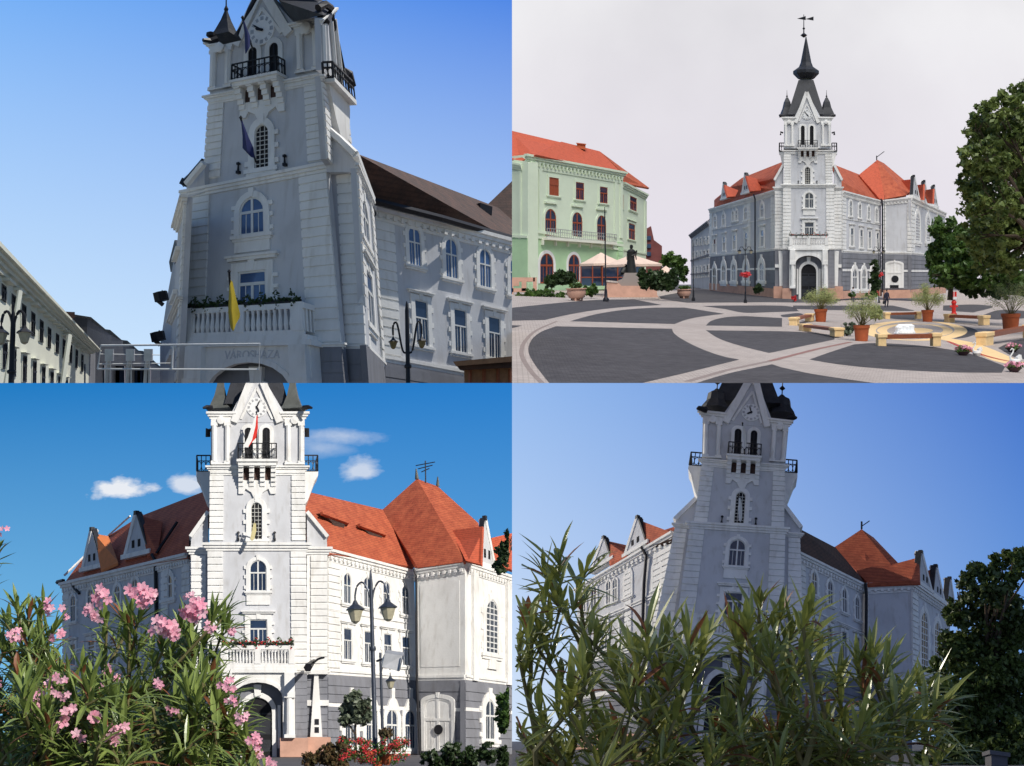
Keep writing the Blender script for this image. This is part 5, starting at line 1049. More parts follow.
# flower tubs and swan shapes at the right
for i, (x, y, w, lb) in enumerate(((780, 462, 17, 'pink flower bowl beside the white figure on the yellow strip'), (978, 448, 15, 'small pink flower bowl at the right edge, farther one'), (985, 528, 18, 'pink flower bowl at the bottom right corner of the square'))):
    px, py = r5((x, y))[0]; M = B.frame(gp(px, py)); s = gdist(px, py)/FPX; r = w*s/2; root = thing(B, 'flower_bowl', lb, 'flower bowl', M=M, group='pink flower bowls'); b = MB(M); b.lathe([(r*.4, 0), (r*.8, r*.45), (r*.85, r*.5), (r*.7, r*.5)], 14); b.build('bowl', mat('dark_bowl%d' % i, (.08, .04, .05), .6, .1, 4), root, smooth=True)
    rn = random.Random(i); b = MB(M); leaf_cloud(b, (0, 0, r*.7), (r*.95, r*.95, r*.5), 150, .09, rn); b.build('foliage', lf_bush, root, drop=True); b = MB(M)
    for k in range(26): a = rn.uniform(0, 6.3); q_ = rn.random()**.5; leaf_cloud(b, (r*q_*math.cos(a), r*q_*math.sin(a), r*(1.15-.35*q_)), (.08,)*3, 9, .07, rn)
    b.build('blossoms', pinkm, root, drop=True)
for i, (x, y, w, h_, lb) in enumerate(((835, 462, 9, 13, 'white swan-shaped planter on the yellow strip, farther one'), (988, 500, 11, 16, 'white swan-shaped planter near the bottom right corner'))):
    px, py = r5((x, y))[0]; M = B.frame(gp(px, py)); s = gdist(px, py)/FPX; root = thing(B, 'swan_planter', lb, 'planter', M=M, group='white swan planters'); b = MB(M); R_ = w*s*.5; H = h_*s
    b.lathe([(R_*.6, 0), (R_, H*.2), (R_*.9, H*.35), (R_*.5, H*.38)], 12); b.build('bowl', white, root, smooth=True); b = MB(M); b.tube([(-R_*.7, 0, H*.25), (-R_*.9, 0, H*.55), (-R_*.4, 0, H*.8), (-R_*.3, 0, H*.98), (-R_*.6, 0, H*1.02), (-R_*.95, 0, H*.92)], [R_*.25, R_*.16, R_*.14, R_*.14, R_*.16, R_*.04], 8); b.build('neck', white, root, smooth=True)
    b = MB(M); b.prism_pts([Vector((R_*.2, -.15, H*.3)), Vector((R_*1.1, -.15, H*.35)), Vector((R_*.9, -.15, H*.65)), Vector((R_*.3, -.15, H*.5))], [Vector((R_*.2, .15, H*.3)), Vector((R_*1.1, .15, H*.35)), Vector((R_*.9, .15, H*.65)), Vector((R_*.3, .15, H*.5))]); b.build('tail', white, root)
# red hydrant, flower balls at the door
hyd = thing(B, 'hydrant', 'red hydrant with white band behind the right bench', 'hydrant', M=B.frame(gp(768+.25*743, 240+.25*300))); Mh = B.frame(gp(768+.25*743, 240+.25*300)); b = MB(Mh); b.lathe([(.34, 0), (.34, .2), (.24, .3), (.22, 1.3), (.3, 1.35), (.3, 1.5), (.16, 1.75), (.05, 1.85)], 12); b.tube([(-.45, 0, 1.0), (.45, 0, 1.0)], .12, 8); b.build('barrel', redm, hyd, smooth=True)
b = MB(Mh); b.lathe([(.31, 1.8), (.31, 2.1)], 10); b.lathe([(.05, 1.7), (.05, 2.7)], 6); b.build('band', frame_m, hyd)
b = MB(Mh); b.prism_pts([Vector((x, -.03, z)) for x, z in ((-.3, 2.1), (.3, 2.1), (.3, 2.7), (-.3, 2.7))], [Vector((x, .03, z)) for x, z in ((-.3, 2.1), (.3, 2.1), (.3, 2.7), (-.3, 2.7))]); b.build('sign_plate', redm, hyd)
shrub(B, 'small round red flower ball to the left of the town hall door', [(793.5, 298.5, 4, 3.5, gdist(793, 302.5))], 260, .2, redf)
shrub(B, 'low reddish shrubs beside the pavilion wall', [(934, 292, 9, 5, gdist(934, 297)), (920, 293, 6, 4, gdist(920, 297))], 500, .2, lf_red)
shrub(B, 'dark conifer-like tree in front of the right wing of the square town hall', [(875, 269, 5.5, 14, 172), (875, 283, 7, 12, 172)], 1100, .3, lf_dark, 'tree', 'tree')
shrub(B, 'low planting at the foot of the right wing', [(872, 294, 8, 4.5, 160), (851, 294.5, 4, 4, 160)], 500, .2, lf_bush)
# people
for px, py, h, yaw, mt, lb in ((886.8, 307.5, 18, .4, (skin, clothd, clothd, clothd), 'person in dark clothes walking beside the lamp near the pavilion'), (853, 303, 16, 2.6, (skin, clothw, clothd, clothd), 'person in a pale top and dark trousers in front of the right wing'), (876.5, 303.5, 15, 3.0, (skin, clothr, clothw, clothd), 'person in a red top standing near the flower basket lamp'), (823, 301.5, 13, .2, (skin, clothd, clothr, clothd), 'person in a dark top just right of the town hall door')):
    d = gdist(px, py); M = B.frame(gp(px, py), yaw); hh = h*d/FPX; pr = figure(M, STAND, B, 'person', hh, lb, list(mt)); add_hair(pr, B, M, hh)
# the big tree and the bushy tree on the right
def tree(P, label, base, trunk_top, blobs, n, size, m, wdt, seed, branches=6, shell=.25, rcl=.30, cl=30):
    rn = random.Random(seed); root = thing(P, 'tree', label, 'tree', at(*base)); b = MB(); b.tube([at(*base), at((base[0]+trunk_top[0])/2+1, (base[1]+trunk_top[1])/2, base[2]), at(*trunk_top)], [wdt, wdt*.75, wdt*.5], 8)
    for px, py, rx, ry, d in blobs:
        t0 = at(*trunk_top).lerp(at(*base), rn.uniform(0, .35)); e = at(px, py, d); mid = t0.lerp(e, .5)+Vector((rn.uniform(-.5, .5), rn.uniform(-.5, .5), .4)); b.tube([t0, mid, e], [wdt*.4, wdt*.25, wdt*.06], 6)
        for k in range(branches): q = Vector([rn.gauss(0, 1) for _ in range(3)]).normalized(); s = d/FPX; b.tube([mid.lerp(e, rn.random()), e+Vector((q.x*rx*s, q.y*rx*s, q.z*ry*s))*.85], [wdt*.12, .03], 4)
    b.build('trunk', barkm, root); b = MB(); tot = sum(q[2]*q[3] for q in blobs)
    for px, py, rx, ry, d in blobs: s = d/FPX; nn = int(n*rx*ry/tot); cluster_cloud(b, at(px, py, d), (rx*s*.95, rx*s*.8, ry*s*.95), max(4, nn//cl), cl, min(rx, ry)*s*rcl, size, rn, shell)
    b.build('crown', m, root, drop=True); return root
tree(B, 'huge plane tree with dark ragged crown filling the right edge of the overcast square', (1050, 306, 95), (1040, 230, 95), [(1000, 118, 32, 26, 92), (1034, 100, 32, 24, 95), (1005, 140, 44, 30, 97), (1010, 200, 48, 40, 98), (1010, 250, 44, 30, 98), (975, 130, 13, 13, 92), (985, 160, 26, 24, 90), (1015, 165, 34, 30, 95), (970, 185, 16, 18, 92), (995, 205, 30, 24, 90), (1030, 215, 34, 34, 96), (985, 235, 26, 20, 93), (1020, 250, 30, 22, 95), (1040, 150, 30, 40, 98)], 30000, .25, lf_plane, .55, 8, shell=.45, rcl=.21, cl=26)
tree(B, 'bushy mid green tree before the pavilion, left of the huge plane tree', (950, 300, 120), (950, 270, 120), [(946, 232, 18, 16, 118), (962, 250, 22, 20, 116), (938, 260, 14, 16, 120), (955, 275, 26, 16, 116), (985, 270, 26, 20, 114), (1010, 282, 24, 14, 112), (975, 245, 26, 22, 117), (948, 255, 20, 22, 119)], 17000, .26, lf_bush, .3, 6, shell=.4, rcl=.26)
shrub(B, 'dark mass of low bushes in deep shade under the trees at the right', [(975, 290, 20, 9, 118), (1005, 290, 22, 10, 116), (1030, 292, 16, 9, 116)], 3500, .22, lf_dark, 'bushes')

# ================================================================== PLACE C: the sunlit square with pink oleanders
def sky_clouds(t, tc, sp, em):
    fz = mapr(t, sp.outputs[2], -383*S_, 0); base = lerp_node(t, fz, lin((136, 202, 240)), lin((34, 124, 196)))
    fx = mapr(t, sp.outputs[0], -512*S_, 0); base = lerp_node(t, fx, base, lerp_node(t, fz, lin((118, 186, 232)), lin((40, 126, 204))))
    mp = t.nodes.new('ShaderNodeMapping'); mp.inputs['Scale'].default_value = (1, 1, 2.0); t.links.new(tc.outputs['Object'], mp.inputs[0])
    n = t.nodes.new('ShaderNodeTexNoise'); n.inputs['Scale'].default_value = .028; n.inputs['Detail'].default_value = 7; n.inputs['Roughness'].default_value = .6; t.links.new(mp.outputs[0], n.inputs['Vector'])
    tot = None
    for px, py, rx, ry, st in ((124, 489, 36, 13, .95), (184, 484, 18, 10, .75), (345, 436, 42, 8, .45), (363, 471, 24, 12, .65), (322, 448, 26, 10, .35)):
        c = at(px, py, 620); a = t.nodes.new('ShaderNodeMapping'); a.vector_type = 'POINT'
        a.inputs['Location'].default_value = (-c.x/(rx*S_), 0, -c.z/(ry*S_)); a.inputs['Scale'].default_value = (1/(rx*S_), 0, 1/(ry*S_)); t.links.new(tc.outputs['Object'], a.inputs[0])
        l = t.nodes.new('ShaderNodeVectorMath'); l.operation = 'LENGTH'; t.links.new(a.outputs[0], l.inputs[0])
        m = t.nodes.new('ShaderNodeMath'); m.operation = 'MULTIPLY_ADD'; t.links.new(n.outputs[0], m.inputs[0]); m.inputs[1].default_value = 3.2; m.inputs[2].default_value = -.55
        s2 = t.nodes.new('ShaderNodeMath'); s2.operation = 'SUBTRACT'; t.links.new(m.outputs[0], s2.inputs[0]); t.links.new(l.outputs['Value'], s2.inputs[1])
        s3 = t.nodes.new('ShaderNodeMath'); s3.operation = 'MULTIPLY'; s3.use_clamp = True; t.links.new(s2.outputs[0], s3.inputs[0]); s3.inputs[1].default_value = 2.2*st
        s4 = t.nodes.new('ShaderNodeMath'); s4.operation = 'MULTIPLY'; t.links.new(s3.outputs[0], s4.inputs[0]); s4.inputs[1].default_value = st
        if tot is None: tot = s4.outputs[0]
        else: mx = t.nodes.new('ShaderNodeMath'); mx.operation = 'MAXIMUM'; t.links.new(tot, mx.inputs[0]); t.links.new(s4.outputs[0], mx.inputs[1]); tot = mx.outputs[0]
    t.links.new(lerp_node(t, tot, base, lin((238, 240, 245))), em.inputs[0])
sky_sheet(C, -520, 0, -420, 0, sky_clouds)
dC = 95
def ground_of(P, through, name, m, near, far, half, u=None):
    """one level sheet square to the place's own upright, out to its horizon"""
    u = (u or P.u).normalized(); X = Vector((1, 0, 0)); X = (X-u*X.dot(u)).normalized(); Y = u.cross(X); Y = Y if Y.y > 0 else -Y
    b = MB(); b.add([through+X*a+Y*c for a, c in ((-half, near), (half, near), (half, far), (-half, far))], [[0, 1, 2, 3]]); o = b.build(name, m, None, P); tag(o, None, None, kind='structure')
ground_of(C, at(257, 757, dC), 'ground', asph2, -85, 300, 160, Vector((0, .295, 1)))
ground_of(D, at(740, 752, 95), 'ground', asph2, -90, 300, 160, Vector((0, .2958, 1)))
hallC = thing(C, 'town_hall', 'brilliant white sunlit town hall with orange roofs behind the pink oleanders', 'town hall', at(257, 757, dC))
LC = [(208, 671), (307, 671), (306, 549), (207.8, 549)]; UC = [(209.6, 541), (305.3, 541), (305, 468), (210, 468)]; BC = [(211, 465), (304.5, 465), (304.5, 412), (211, 412)]; GC = [(208, 757), (307.5, 757), (307, 671), (208, 671)]
FLC, FUC, FBC, FGC = tower(hallC, C, LC, UC, BC, GC, dC, None, hands=(22, 155), deep=7, glassw=glass)
for x0, x1, sg in ((190.5, 208, -1), (307, 327.5, 1)):
    Fq = rel(FLC, [(x0, 671), (x1, 671), (x1, 549), (x0, 549)], -.8); b = MB(); b.box(Fq, 0, Fq.W, 0, Fq.H, -5, 0); b.build('shoulder_wall', field if sg < 0 else white, hallC)  # lit shoulder takes white instead of grey, sun glare put into the colour
    b = MB(); quoins(b, Fq, Fq.W*(.05 if sg < 0 else .2), Fq.W*(.85 if sg < 0 else .98), 0, Fq.H*.95, 17); cornice(b, Fq, 0, Fq.W, Fq.H*.955, Fq.H*.06, .40); cornice(b, Fq, 0, Fq.W, -Fq.H*.03, Fq.H*.03, .25); b.build('shoulder_quoins', white, hallC)
    Fq = rel(FLC, [(x0, 757), (x1, 757), (x1, 671), (x0, 671)], -.7); b = MB(); b.box(Fq, 0, Fq.W, 0, Fq.H, -5, 0); rust(b, Fq, 0, Fq.W, Fq.H*.25, Fq.H*.97, 9, .08); b.build('ground_wall', plinth, hallC)
    xi = x1-11 if sg < 0 else x0+9; b = MB(); qq = [Fq.q(x, y) for x, y in ((xi-6, 737), (xi+6, 737), (xi+1.8, 672), (xi-1.8, 672))]; b.prism(Fq, qq, 0, .5); q = Fq.q(xi, 703); b.box(Fq, -.1, Fq.W+.1, q[1]-.22, q[1]+.22, 0, .3); q = Fq.q(xi, 672); b.box(Fq, q[0]-.9, q[0]+.9, q[1]-.2, q[1]+.1, 0, .8); b.build('white_pier', white, hallC)
    if sg > 0:
        for y in (722, 730): b = MB(); q = Fq.q(xi+.5, y); b.box(Fq, q[0]-.17, q[0]+.17, q[1]-.22, q[1]+.22, .4, .55); b.build('wall_plaque', iron, hallC)
    b = MB(); b.box(Fq, -.2, Fq.W+.2, 0, Fq.H*.23, -.03, .9); b.build('base', salmon, hallC)
    xe, xt = (x0, x1) if sg < 0 else (x1, x0); Fq = rel(FLC, [(x0, 550), (x1, 550), (x1, 510), (x0, 510)], -.9)
    b = MB(); b.ppoly(Fq, [(xe, 550), (xt, 550), (xt, 513), (xe-sg*1, 536)], -3, 0); b.m = 1; b.bar(Fq, Fq.q(xe, 537), Fq.q(xt, 512), .30, -3, .35); b.build('shoulder_gable', [field, white], hallC)
for sg, xx in ((-1, 209.8), (1, 305.2)):
    Fq = FUC; q0 = Fq.q(xx, 500)[0]; h = Fq.H; e = 1.0/Fq.k; b = MB(); b.prism(Fq, [(q0, h*.55), (q0+sg*.25*e, h*.62), (q0+sg*.75*e, h*.90), (q0+sg*.95*e, h*.97), (q0+sg*.95*e, h*1.03), (q0, h*1.03)], -5.5, -2.5); b.build('side_balcony', white, hallC)
    b = MB(); railing(b, lambda k, t: Fq.p(q0+sg*.92*e, t, -2.5-3*k), 6, h*1.03, h*1.25, .04); railing(b, lambda k, t: Fq.p(q0+sg*.92*e*k, t, -2.5), 3, h*1.03, h*1.25, .04); b.build('balcony_railing', steel, hallC)
# corner roofs: flared grey-green cones and the dark spire foot
dT = FBC.hit(257, 412).y; ax = at(257, 412, dT+3.8)
for x in (220.5, 293):
    b = MB(); c = at(x, 411, dT+1.5); b.lathe([(1.45, 0), (1.05, .35), (.62, 1.3), (.36, 2.3), (.3, 3.2)], 4, c, C.rot, ph=.5); b.build('corner_turret', copper, hallC)
b = MB(); X = Vector((1, .2, 0)).normalized(); Y = C.u.cross(X).normalized(); s_ = dC/FPX
def sqr(c, w): return [c+(X*a+Y*b_)*w for a, b_ in ((-1, -1), (1, -1), (1, 1), (-1, 1))]
b.prism_pts(sqr(ax, 44*s_*.78), sqr(at(257, 340, dT+5.5), 14*s_)); b.build('spire_base', slate, hallC)
b = MB()
for x, sg in ((211, -1), (304, 1)): b.tube([at(x, 408, dT+.2), at(x+sg*4, 407, dT-.2), at(x+sg*8, 408, dT-.4)], [.26, .2, .1], 6); b.tube([at(x, 430, dT+2.5), at(x+sg*3, 429, dT+2.5), at(x+sg*3, 437, dT+2.5)], .22, 6)
b.pieces('gutter_spout', iron, hallC)
# right wing
F11 = Fac(C, [(327.5, 674.5), (417.3, 680.5), (414, 571.5), (327.5, 549)], dC+4.2, vp=1258); F11g = Fac(C, [(327.5, 755), (418, 757), (417.3, 680.5), (327.5, 674.5)], plane=F11, off=.12)
def z3(x, y): return 290+x*.3993, 460+y*.3993
ws = [('arch', 346.7, 573.5, 603.8, 7.2), ('arch', 366.8, 577.5, 607.5, 7), ('arch', 386, 582, 611.3, 6.8), ('arch', 404.8, 586, 614.8, 6.6)]
ws = [w+(dict(b=.3, gl=glass),) for w in ws]+[('rect', x, y0, y1, w, dict(b=.28, hood=True, gl=glass)) for x, y0, y1, w in ((347.2, 628.5, 660, 8), (367.8, 631.5, 663, 7.8), (387.3, 634, 664.5, 7.6), (405.5, 637, 666, 7.4))]
ws += [('arch', 350, 709, 747, 11, dict(g=1, b=.3)), ('arch', 371, 709, 748, 11, dict(g=1, b=.3)), ('arch', 391.4, 709.5, 748.5, 11, dict(g=1, b=.3)), ('arch', 409.4, 710, 749, 10, dict(g=1, b=.3))]
face_wing(hallC, C, F11, F11g, ws, quo=((0, .12),), nq=15, base=.10, rows=(.50,), mats=(white, None))  # grey wing walls given white, strong sunlight put into the colour
b = MB()
for x in (350, 371, 391.4, 409.4): q = F11g.q(x, 700); b.prism(F11g, [(q[0]-1.0, q[1]-.9), (q[0]-.5, q[1]), (q[0]-.22, q[1]+.15), (q[0]-.22, q[1]+1.0), (q[0]+.22, q[1]+1.0), (q[0]+.22, q[1]+.15), (q[0]+.5, q[1]), (q[0]+1.0, q[1]-.9)], 0, .3)
b.build('window_crest', white, hallC)
dP = F11.dR-2.0
F12 = Fac(C, [(416.5, 680.5), (465, 680), (465, 561), (415, 569)], dP, vp=-2200); F12g = Fac(C, [(418, 757), (465, 757), (465, 680), (416.5, 680.5)], plane=F12, off=.12)
face_wing(hallC, C, F12, F12g, [('seg', 438.3, 698, 751, 27, dict(g=1, b=.12, gl=white, fr=white, ears=False, sill=False))], quo=(), base=.0, mats=(white, None), eave=.45)  # pavilion front whitened too, its sunlit brightness is in the colour
b = MB(); b.box(F12, F12.W*.1, F12.W*.9, F12.H*.12, F12.H*.85, 0, .05); b.build('blank_panel', white, hallC)  # white in place of grey, sun brightness carried by the colour
b = MB(); q = F12g.q(439.7, 729.5); b.lathe([(.01, 0), (.42, .02), (.42, .12), (.32, .14)], 16, F12g.p(q[0], q[1], .22), R=F12.n.to_track_quat('Z', 'Y').to_matrix()); b.build('medallion', iron, hallC)
F13 = Fac(C, [(465, 680), (530, 688), (530, 582), (465, 561)], F12.dR, vp=1150); F13g = Fac(C, [(465, 757), (530, 757), (530, 688), (465, 680)], plane=F13, off=.12)
face_wing(hallC, C, F13, F13g, [('arch', 491.6, 600, 654, 12, dict(b=.25, lattice=True)), ('arch', 489.5, 700, 740, 9, dict(g=1, b=.4))], quo=(), base=.0, mats=(white, None), eave=.4)  # side wall in white as well, sunlight put into the colour
b = MB()
for x0, x1 in ((471, 476), (505, 510)): a, e = F13.q(x0, 670), F13.q(x1, 572); b.box(F13, a[0], e[0], 0, F13.H*.92, 0, .4)
q = F13.q(491.6, 664); b.prism(F13, [(q[0]-.9, q[1]-.5), (q[0]+.9, q[1]-.5), (q[0]+.7, q[1]+.3), (q[0], q[1]+.6), (q[0]-.7, q[1]+.3)], 0, .25); b.build('pilaster', white, hallC)
def z3p(x, y, d): a_, b_ = z3(x, y); return (a_, b_, d)
slope(hallC, [z3p(30, 76, (F11, 8)), z3p(232, 124, (F11, 8)), z3p(312, 268, (F11, -.5)), z3p(95, 234, (F11, -.5)), z3p(30, 180, (F11, 1))], rooft)
slope(hallC, [z3p(318, 47, (F12, 9)), z3p(231, 125, (F12, 6)), z3p(312, 270, (F12, .6)), z3p(320, 270, (F12, -.5)), z3p(438, 254, (F12, -.5))], rooft, 'pavilion_roof')
slope(hallC, [z3p(318, 47, (F12, 9)), z3p(438, 254, (F12, -.5)), z3p(480, 225, (F12, 3)), z3p(472, 158, (F12, 9)), z3p(370, 66, (F12, 12))], rooft, 'pavilion_roof')
slope(hallC, [z3p(403, 176, (F12, 4)), z3p(482, 166, (F12, 3.2)), z3p(478, 262, (F12, .2)), z3p(440, 252, (F12, -.8))], roofn, 'dormer_roof', .3)
slope(hallC, [z3p(505, 195, (F13, 4)), z3p(570, 180, (F13, 4)), z3p(570, 280, (F13, 0)), z3p(505, 258, (F13, 0))], roofn, 'dormer_roof', .3)
gable_dormer(hallC, C, F13, [z3(470, 262), z3(512, 275), z3(487, 146)], -1)
for x, y in ((95, 136), (188, 166)):
    d = (F11, 3.0); shape(hallC, [z3p(x-12, y-4, d), z3p(x+55, y+20, d), z3p(x+44, y+24, d), z3p(x+38, y+40, d), z3p(x+14, y+30, d), z3p(x+10, y+20, d)], roofd, 'roof_hatch', .8)
    shape(hallC, [z3p(x-14, y-8, (F11, 2.8)), z3p(x+60, y+17, (F11, 2.8)), z3p(x+54, y+23, (F11, 2.6)), z3p(x-12, y-1, (F11, 2.6))], rooft, 'hatch_roof', .3)
pipe(hallC, [z3p(92, 236, (F11, -.6)), z3p(86, 262, (F11, -.6)), z3p(88, 290, (F11, -.4))], .16)
pipe(hallC, [z3p(310, 272, (F12, -.5)), z3p(316, 290, (F12, -.4)), z3p(318, 560, (F12, -.4)), z3p(326, 745, (F12, -.4))], .12)
b = MB(); b.tube([at(*z3p(318, 48, (F12, 9))), at(*z3p(316, 22, (F12, 9)))], [.22, .06], 5); b.tube([at(*z3p(370, 66, (F12, 12))), at(*z3p(370, 42, (F12, 12)))], [.2, .06], 5); b.pieces('roof_finial', copper, hallC)
an = thing(C, 'antenna', 'thin television antenna above the orange pavilion roof', 'antenna', at(*z3p(340, 60, (F12, 10)))); b = MB(); b.tube([at(*z3p(340, 60, (F12, 10))), at(*z3p(339, 2, (F12, 10)))], .07, 5)
for k, w in ((8, 24), (16, 18), (24, 10)): b.tube([at(*z3p(339-w, k+6, (F12, 10))), at(*z3p(339+w, k-3, (F12, 10)))], .05, 4)
b.build('mast', steel, an)
# left wing, in shade
F14 = Fac(C, [(190.5, 671), (63.5, 700), (63.5, 583), (190.5, 553)], dC+4, vp=-600)
def z4(x, y): return 40+x*.2611, 480+y*.2611
ws = []
for kind, x, y0, y1, w, o in (('arch', 494, 362, 455, 30, dict(ears=True)), ('arch', 366, 378, 455, 24, {}), ('arch', 298, 404, 470, 22, {}), ('arch', 195, 418, 490, 20, {}), ('arch', 129, 442, 542, 18, dict(ears=True)), ('rect', 500, 570, 680, 30, dict(hood=True)), ('rect', 368, 588, 700, 26, dict(hood=True)), ('rect', 283, 600, 708, 26, dict(hood=True)), ('rect', 199, 615, 720, 24, dict(hood=True)), ('rect', 129, 628, 712, 18, dict(hood=True))):
    X_, Y0 = z4(x, y0); _, Y1 = z4(x, y1); ws.append((kind, X_, Y0, Y1, w*.2611, dict(dict(ears=False, gl=glass), **o)))
face_wing(hallC, C, F14, None, ws, quo=((0, .06), (.17, .22), (.95, 1.0)), nq=15, rows=(.37, .40), eave=.7)
F14g = Fac(C, [(190.5, 757), (63.5, 757), (63.5, 700), (190.5, 671)], plane=F14, off=.1); b = MB(); b.box(F14g, 0, F14g.W, 0, F14g.H, -.6, 0); b.build('ground_floor_wall', plinth, hallC)
def z4p(x, y, d): a_, b_ = z4(x, y); return (a_, b_, d)
dl = F14.dR
slope(hallC, [z4p(648, 36, (F14, 8)), z4p(380, 140, (F14, 8)), z4p(265, 212, (F14, 8)), z4p(215, 366, (F14, -.9)), z4p(440, 320, (F14, -.9)), z4p(580, 298, (F14, -.9)), z4p(650, 150, (F14, 2.5))], rooft)
slope(hallC, [z4p(268, 208, (F14, 7.9)), z4p(160, 305, (F14, 4)), z4p(92, 396, (F14, -.9)), z4p(230, 364, (F14, -.9)), z4p(240, 300, (F14, 3))], rooft)
b = MB(); b.tube([at(*z4p(345, 138, (F14, 7.6))), at(*z4p(262, 212, (F14, 7.6)))], .10, 5); b.tube([at(*z4p(170, 292, (F14, 4))), at(*z4p(92, 366, (F14, -.4)))], .12, 5); b.pieces('ridge_capping', white, hallC)
b = MB(); b.tube([at(*z4p(638, 135, (F14, 1.5))), at(*z4p(580, 208, (F14, .5))), at(*z4p(574, 300, (F14, -.6)))], .2, 6); b.tube([at(*z4p(525, 160, (F14, 3))), at(*z4p(445, 280, (F14, -.3)))], .14, 5); b.tube([at(*z4p(90, 386, (F14, -.8))), at(*z4p(66, 392, (F14, -1)))], .22, 5); b.pieces('gutter', iron, hallC)
for pts, wd in (([z4(166, 345), z4(238, 330), z4(200, 188)], 72), ([z4(328, 298), z4(416, 275), z4(370, 126)], 88)):
    gable_dormer(hallC, C, F14, pts, 1, edge=1)
slope(hallC, [z4p(208, 205, (F14, .6)), z4p(262, 215, (F14, 3)), z4p(300, 315, (F14, -.5)), z4p(236, 345, (F14, -1.1))], mat('sun_tinted_tiles', (.62, .19, .06), .75, .12, 2, .4, bscale=9), 'dormer_roof', .3)  # brighter tile copy, sunlight put into the orange
slope(hallC, [z4p(376, 135, (F14, .5)), z4p(470, 160, (F14, 4)), z4p(450, 280, (F14, 0)), z4p(412, 290, (F14, -.5))], rooft, 'dormer_roof', .3)
pipe(hallC, [z4p(428, 285, (F14, -.6)), z4p(442, 310, (F14, -.4)), z4p(444, 440, (F14, -.4)), z4p(446, 560, (F14, -.4))], .16); pipe(hallC, [z4p(118, 385, (F14, -.8)), z4p(128, 410, (F14, -.6)), z4p(150, 435, (F14, -.4))], .14)
flower_box(C, FLC, FLC.W*.14, FLC.W*.86, FLC.H*.2, 1.5, 1000, 'box of green and red plants on the sunlit stone balcony', seed=8, col=redf)
flag(C, '', [(257, 460, (FBC, -.1)), (256.5, 413, (FBC, -2.0))], [[(255.5, 415, (FBC, -2.0)), (256.6, 415, (FBC, -2.0)), (257.4, 416, (FBC, -2.0))], [(252.5, 424, (FBC, -2.0)), (255.5, 426, (FBC, -2.0)), (257.6, 428, (FBC, -2.0))], [(248, 437, (FBC, -2.0)), (252, 440, (FBC, -2.0)), (255.8, 438, (FBC, -2.0))], [(243, 447, (FBC, -2.0)), (248, 447.5, (FBC, -2.0)), (252, 442, (FBC, -2.0))]], [wflag, rflag], 'red and white flag hanging below the clock of the sunlit tower')
flag(C, '', [(257, 541, (FUC, -.1)), (253.5, 521, (FUC, -1.6))], [[(253.6, 523, (FUC, -1.6)), (254.6, 523, (FUC, -1.6)), (255.6, 524, (FUC, -1.6))], [(252, 531, (FUC, -1.6)), (254, 532, (FUC, -1.6)), (256, 531, (FUC, -1.6))], [(250, 539, (FUC, -1.6)), (252, 541, (FUC, -1.6)), (254, 539, (FUC, -1.6))]], [mat('pale_yellow_flag', (.55, .48, .25), .8, .2, 4)]*2, 'small pale yellow flag at the slit window of the sunlit tower')
# lamps, reflector, bracket lamp
lamp_double(C, 'tall grey double lamp with frosted lanterns in front of the sunlit right wing', 376.5, 570, 790, 30, 17, 52, .85, ml=steel, thick=.06, lg=lamp_glass, kind='over')
lamp_single_C = thing(C, 'street_lamp', 'smaller grey lamp post with one hanging lantern just right of the big double lamp', 'street lamp', M=C.frame(at(383.5, 765, 48))); M_ = C.frame(at(383.5, 765, 48)); H = (765-655)*48/FPX
b = MB(M_); b.lathe([(.12, 0), (.10, 1.0), (.06, 1.1), (.05, H)], 8); b.build('pole', steel, lamp_single_C)
b = MB(M_); b.tube([(0, 0, H*.80), (.15, 0, H*.93), (.3, 0, H*.94), (.38, 0, H*.84)], .035, 5); b.build('arm', steel, lamp_single_C); b = MB(M_); lantern(b, Vector((.38, 0, H*.68)), .75, None); b.build('lantern', [steel, lamp_glass], lamp_single_C)
rf = thing(C, 'floodlight', 'grey box floodlight mounted on the lamp post, tilted down', 'floodlight', at(390, 662, 29.5)); b = MB(); q = [(382, 659, 29.5), (385, 653, 29.5), (403, 655.5, 29.6), (399, 671.5, 29.4), (382, 667, 29.4)]; b.prism_pts([at(*p)+Vector((0, .35, 0)) for p in q], [at(*p) for p in q]); b.build('housing', silver, rf)
b = MB(); b.tube([at(377, 661, 30), at(383, 659, 29.7)], .03, 5); b.tube([at(399, 671, 29.35), at(403, 655.8, 29.5)], .02, 4); b.build('bracket', steel, rf)
bl = thing(C, 'bracket_lamp', 'dark curved bracket lamp above the white pier beside the portal', 'lamp', at(312, 667, 92.5)); b = MB(); b.tube([at(324, 657.5, 91.5), at(318, 659, 91.8), at(312, 664, (FUC, -1.6))], .09, 6); b.tube([at(314, 661, (FUC, -1.6)), at(308, 667.5, 91.6)], [.16, .34], 6); b.build('lamp_head', iron, bl)
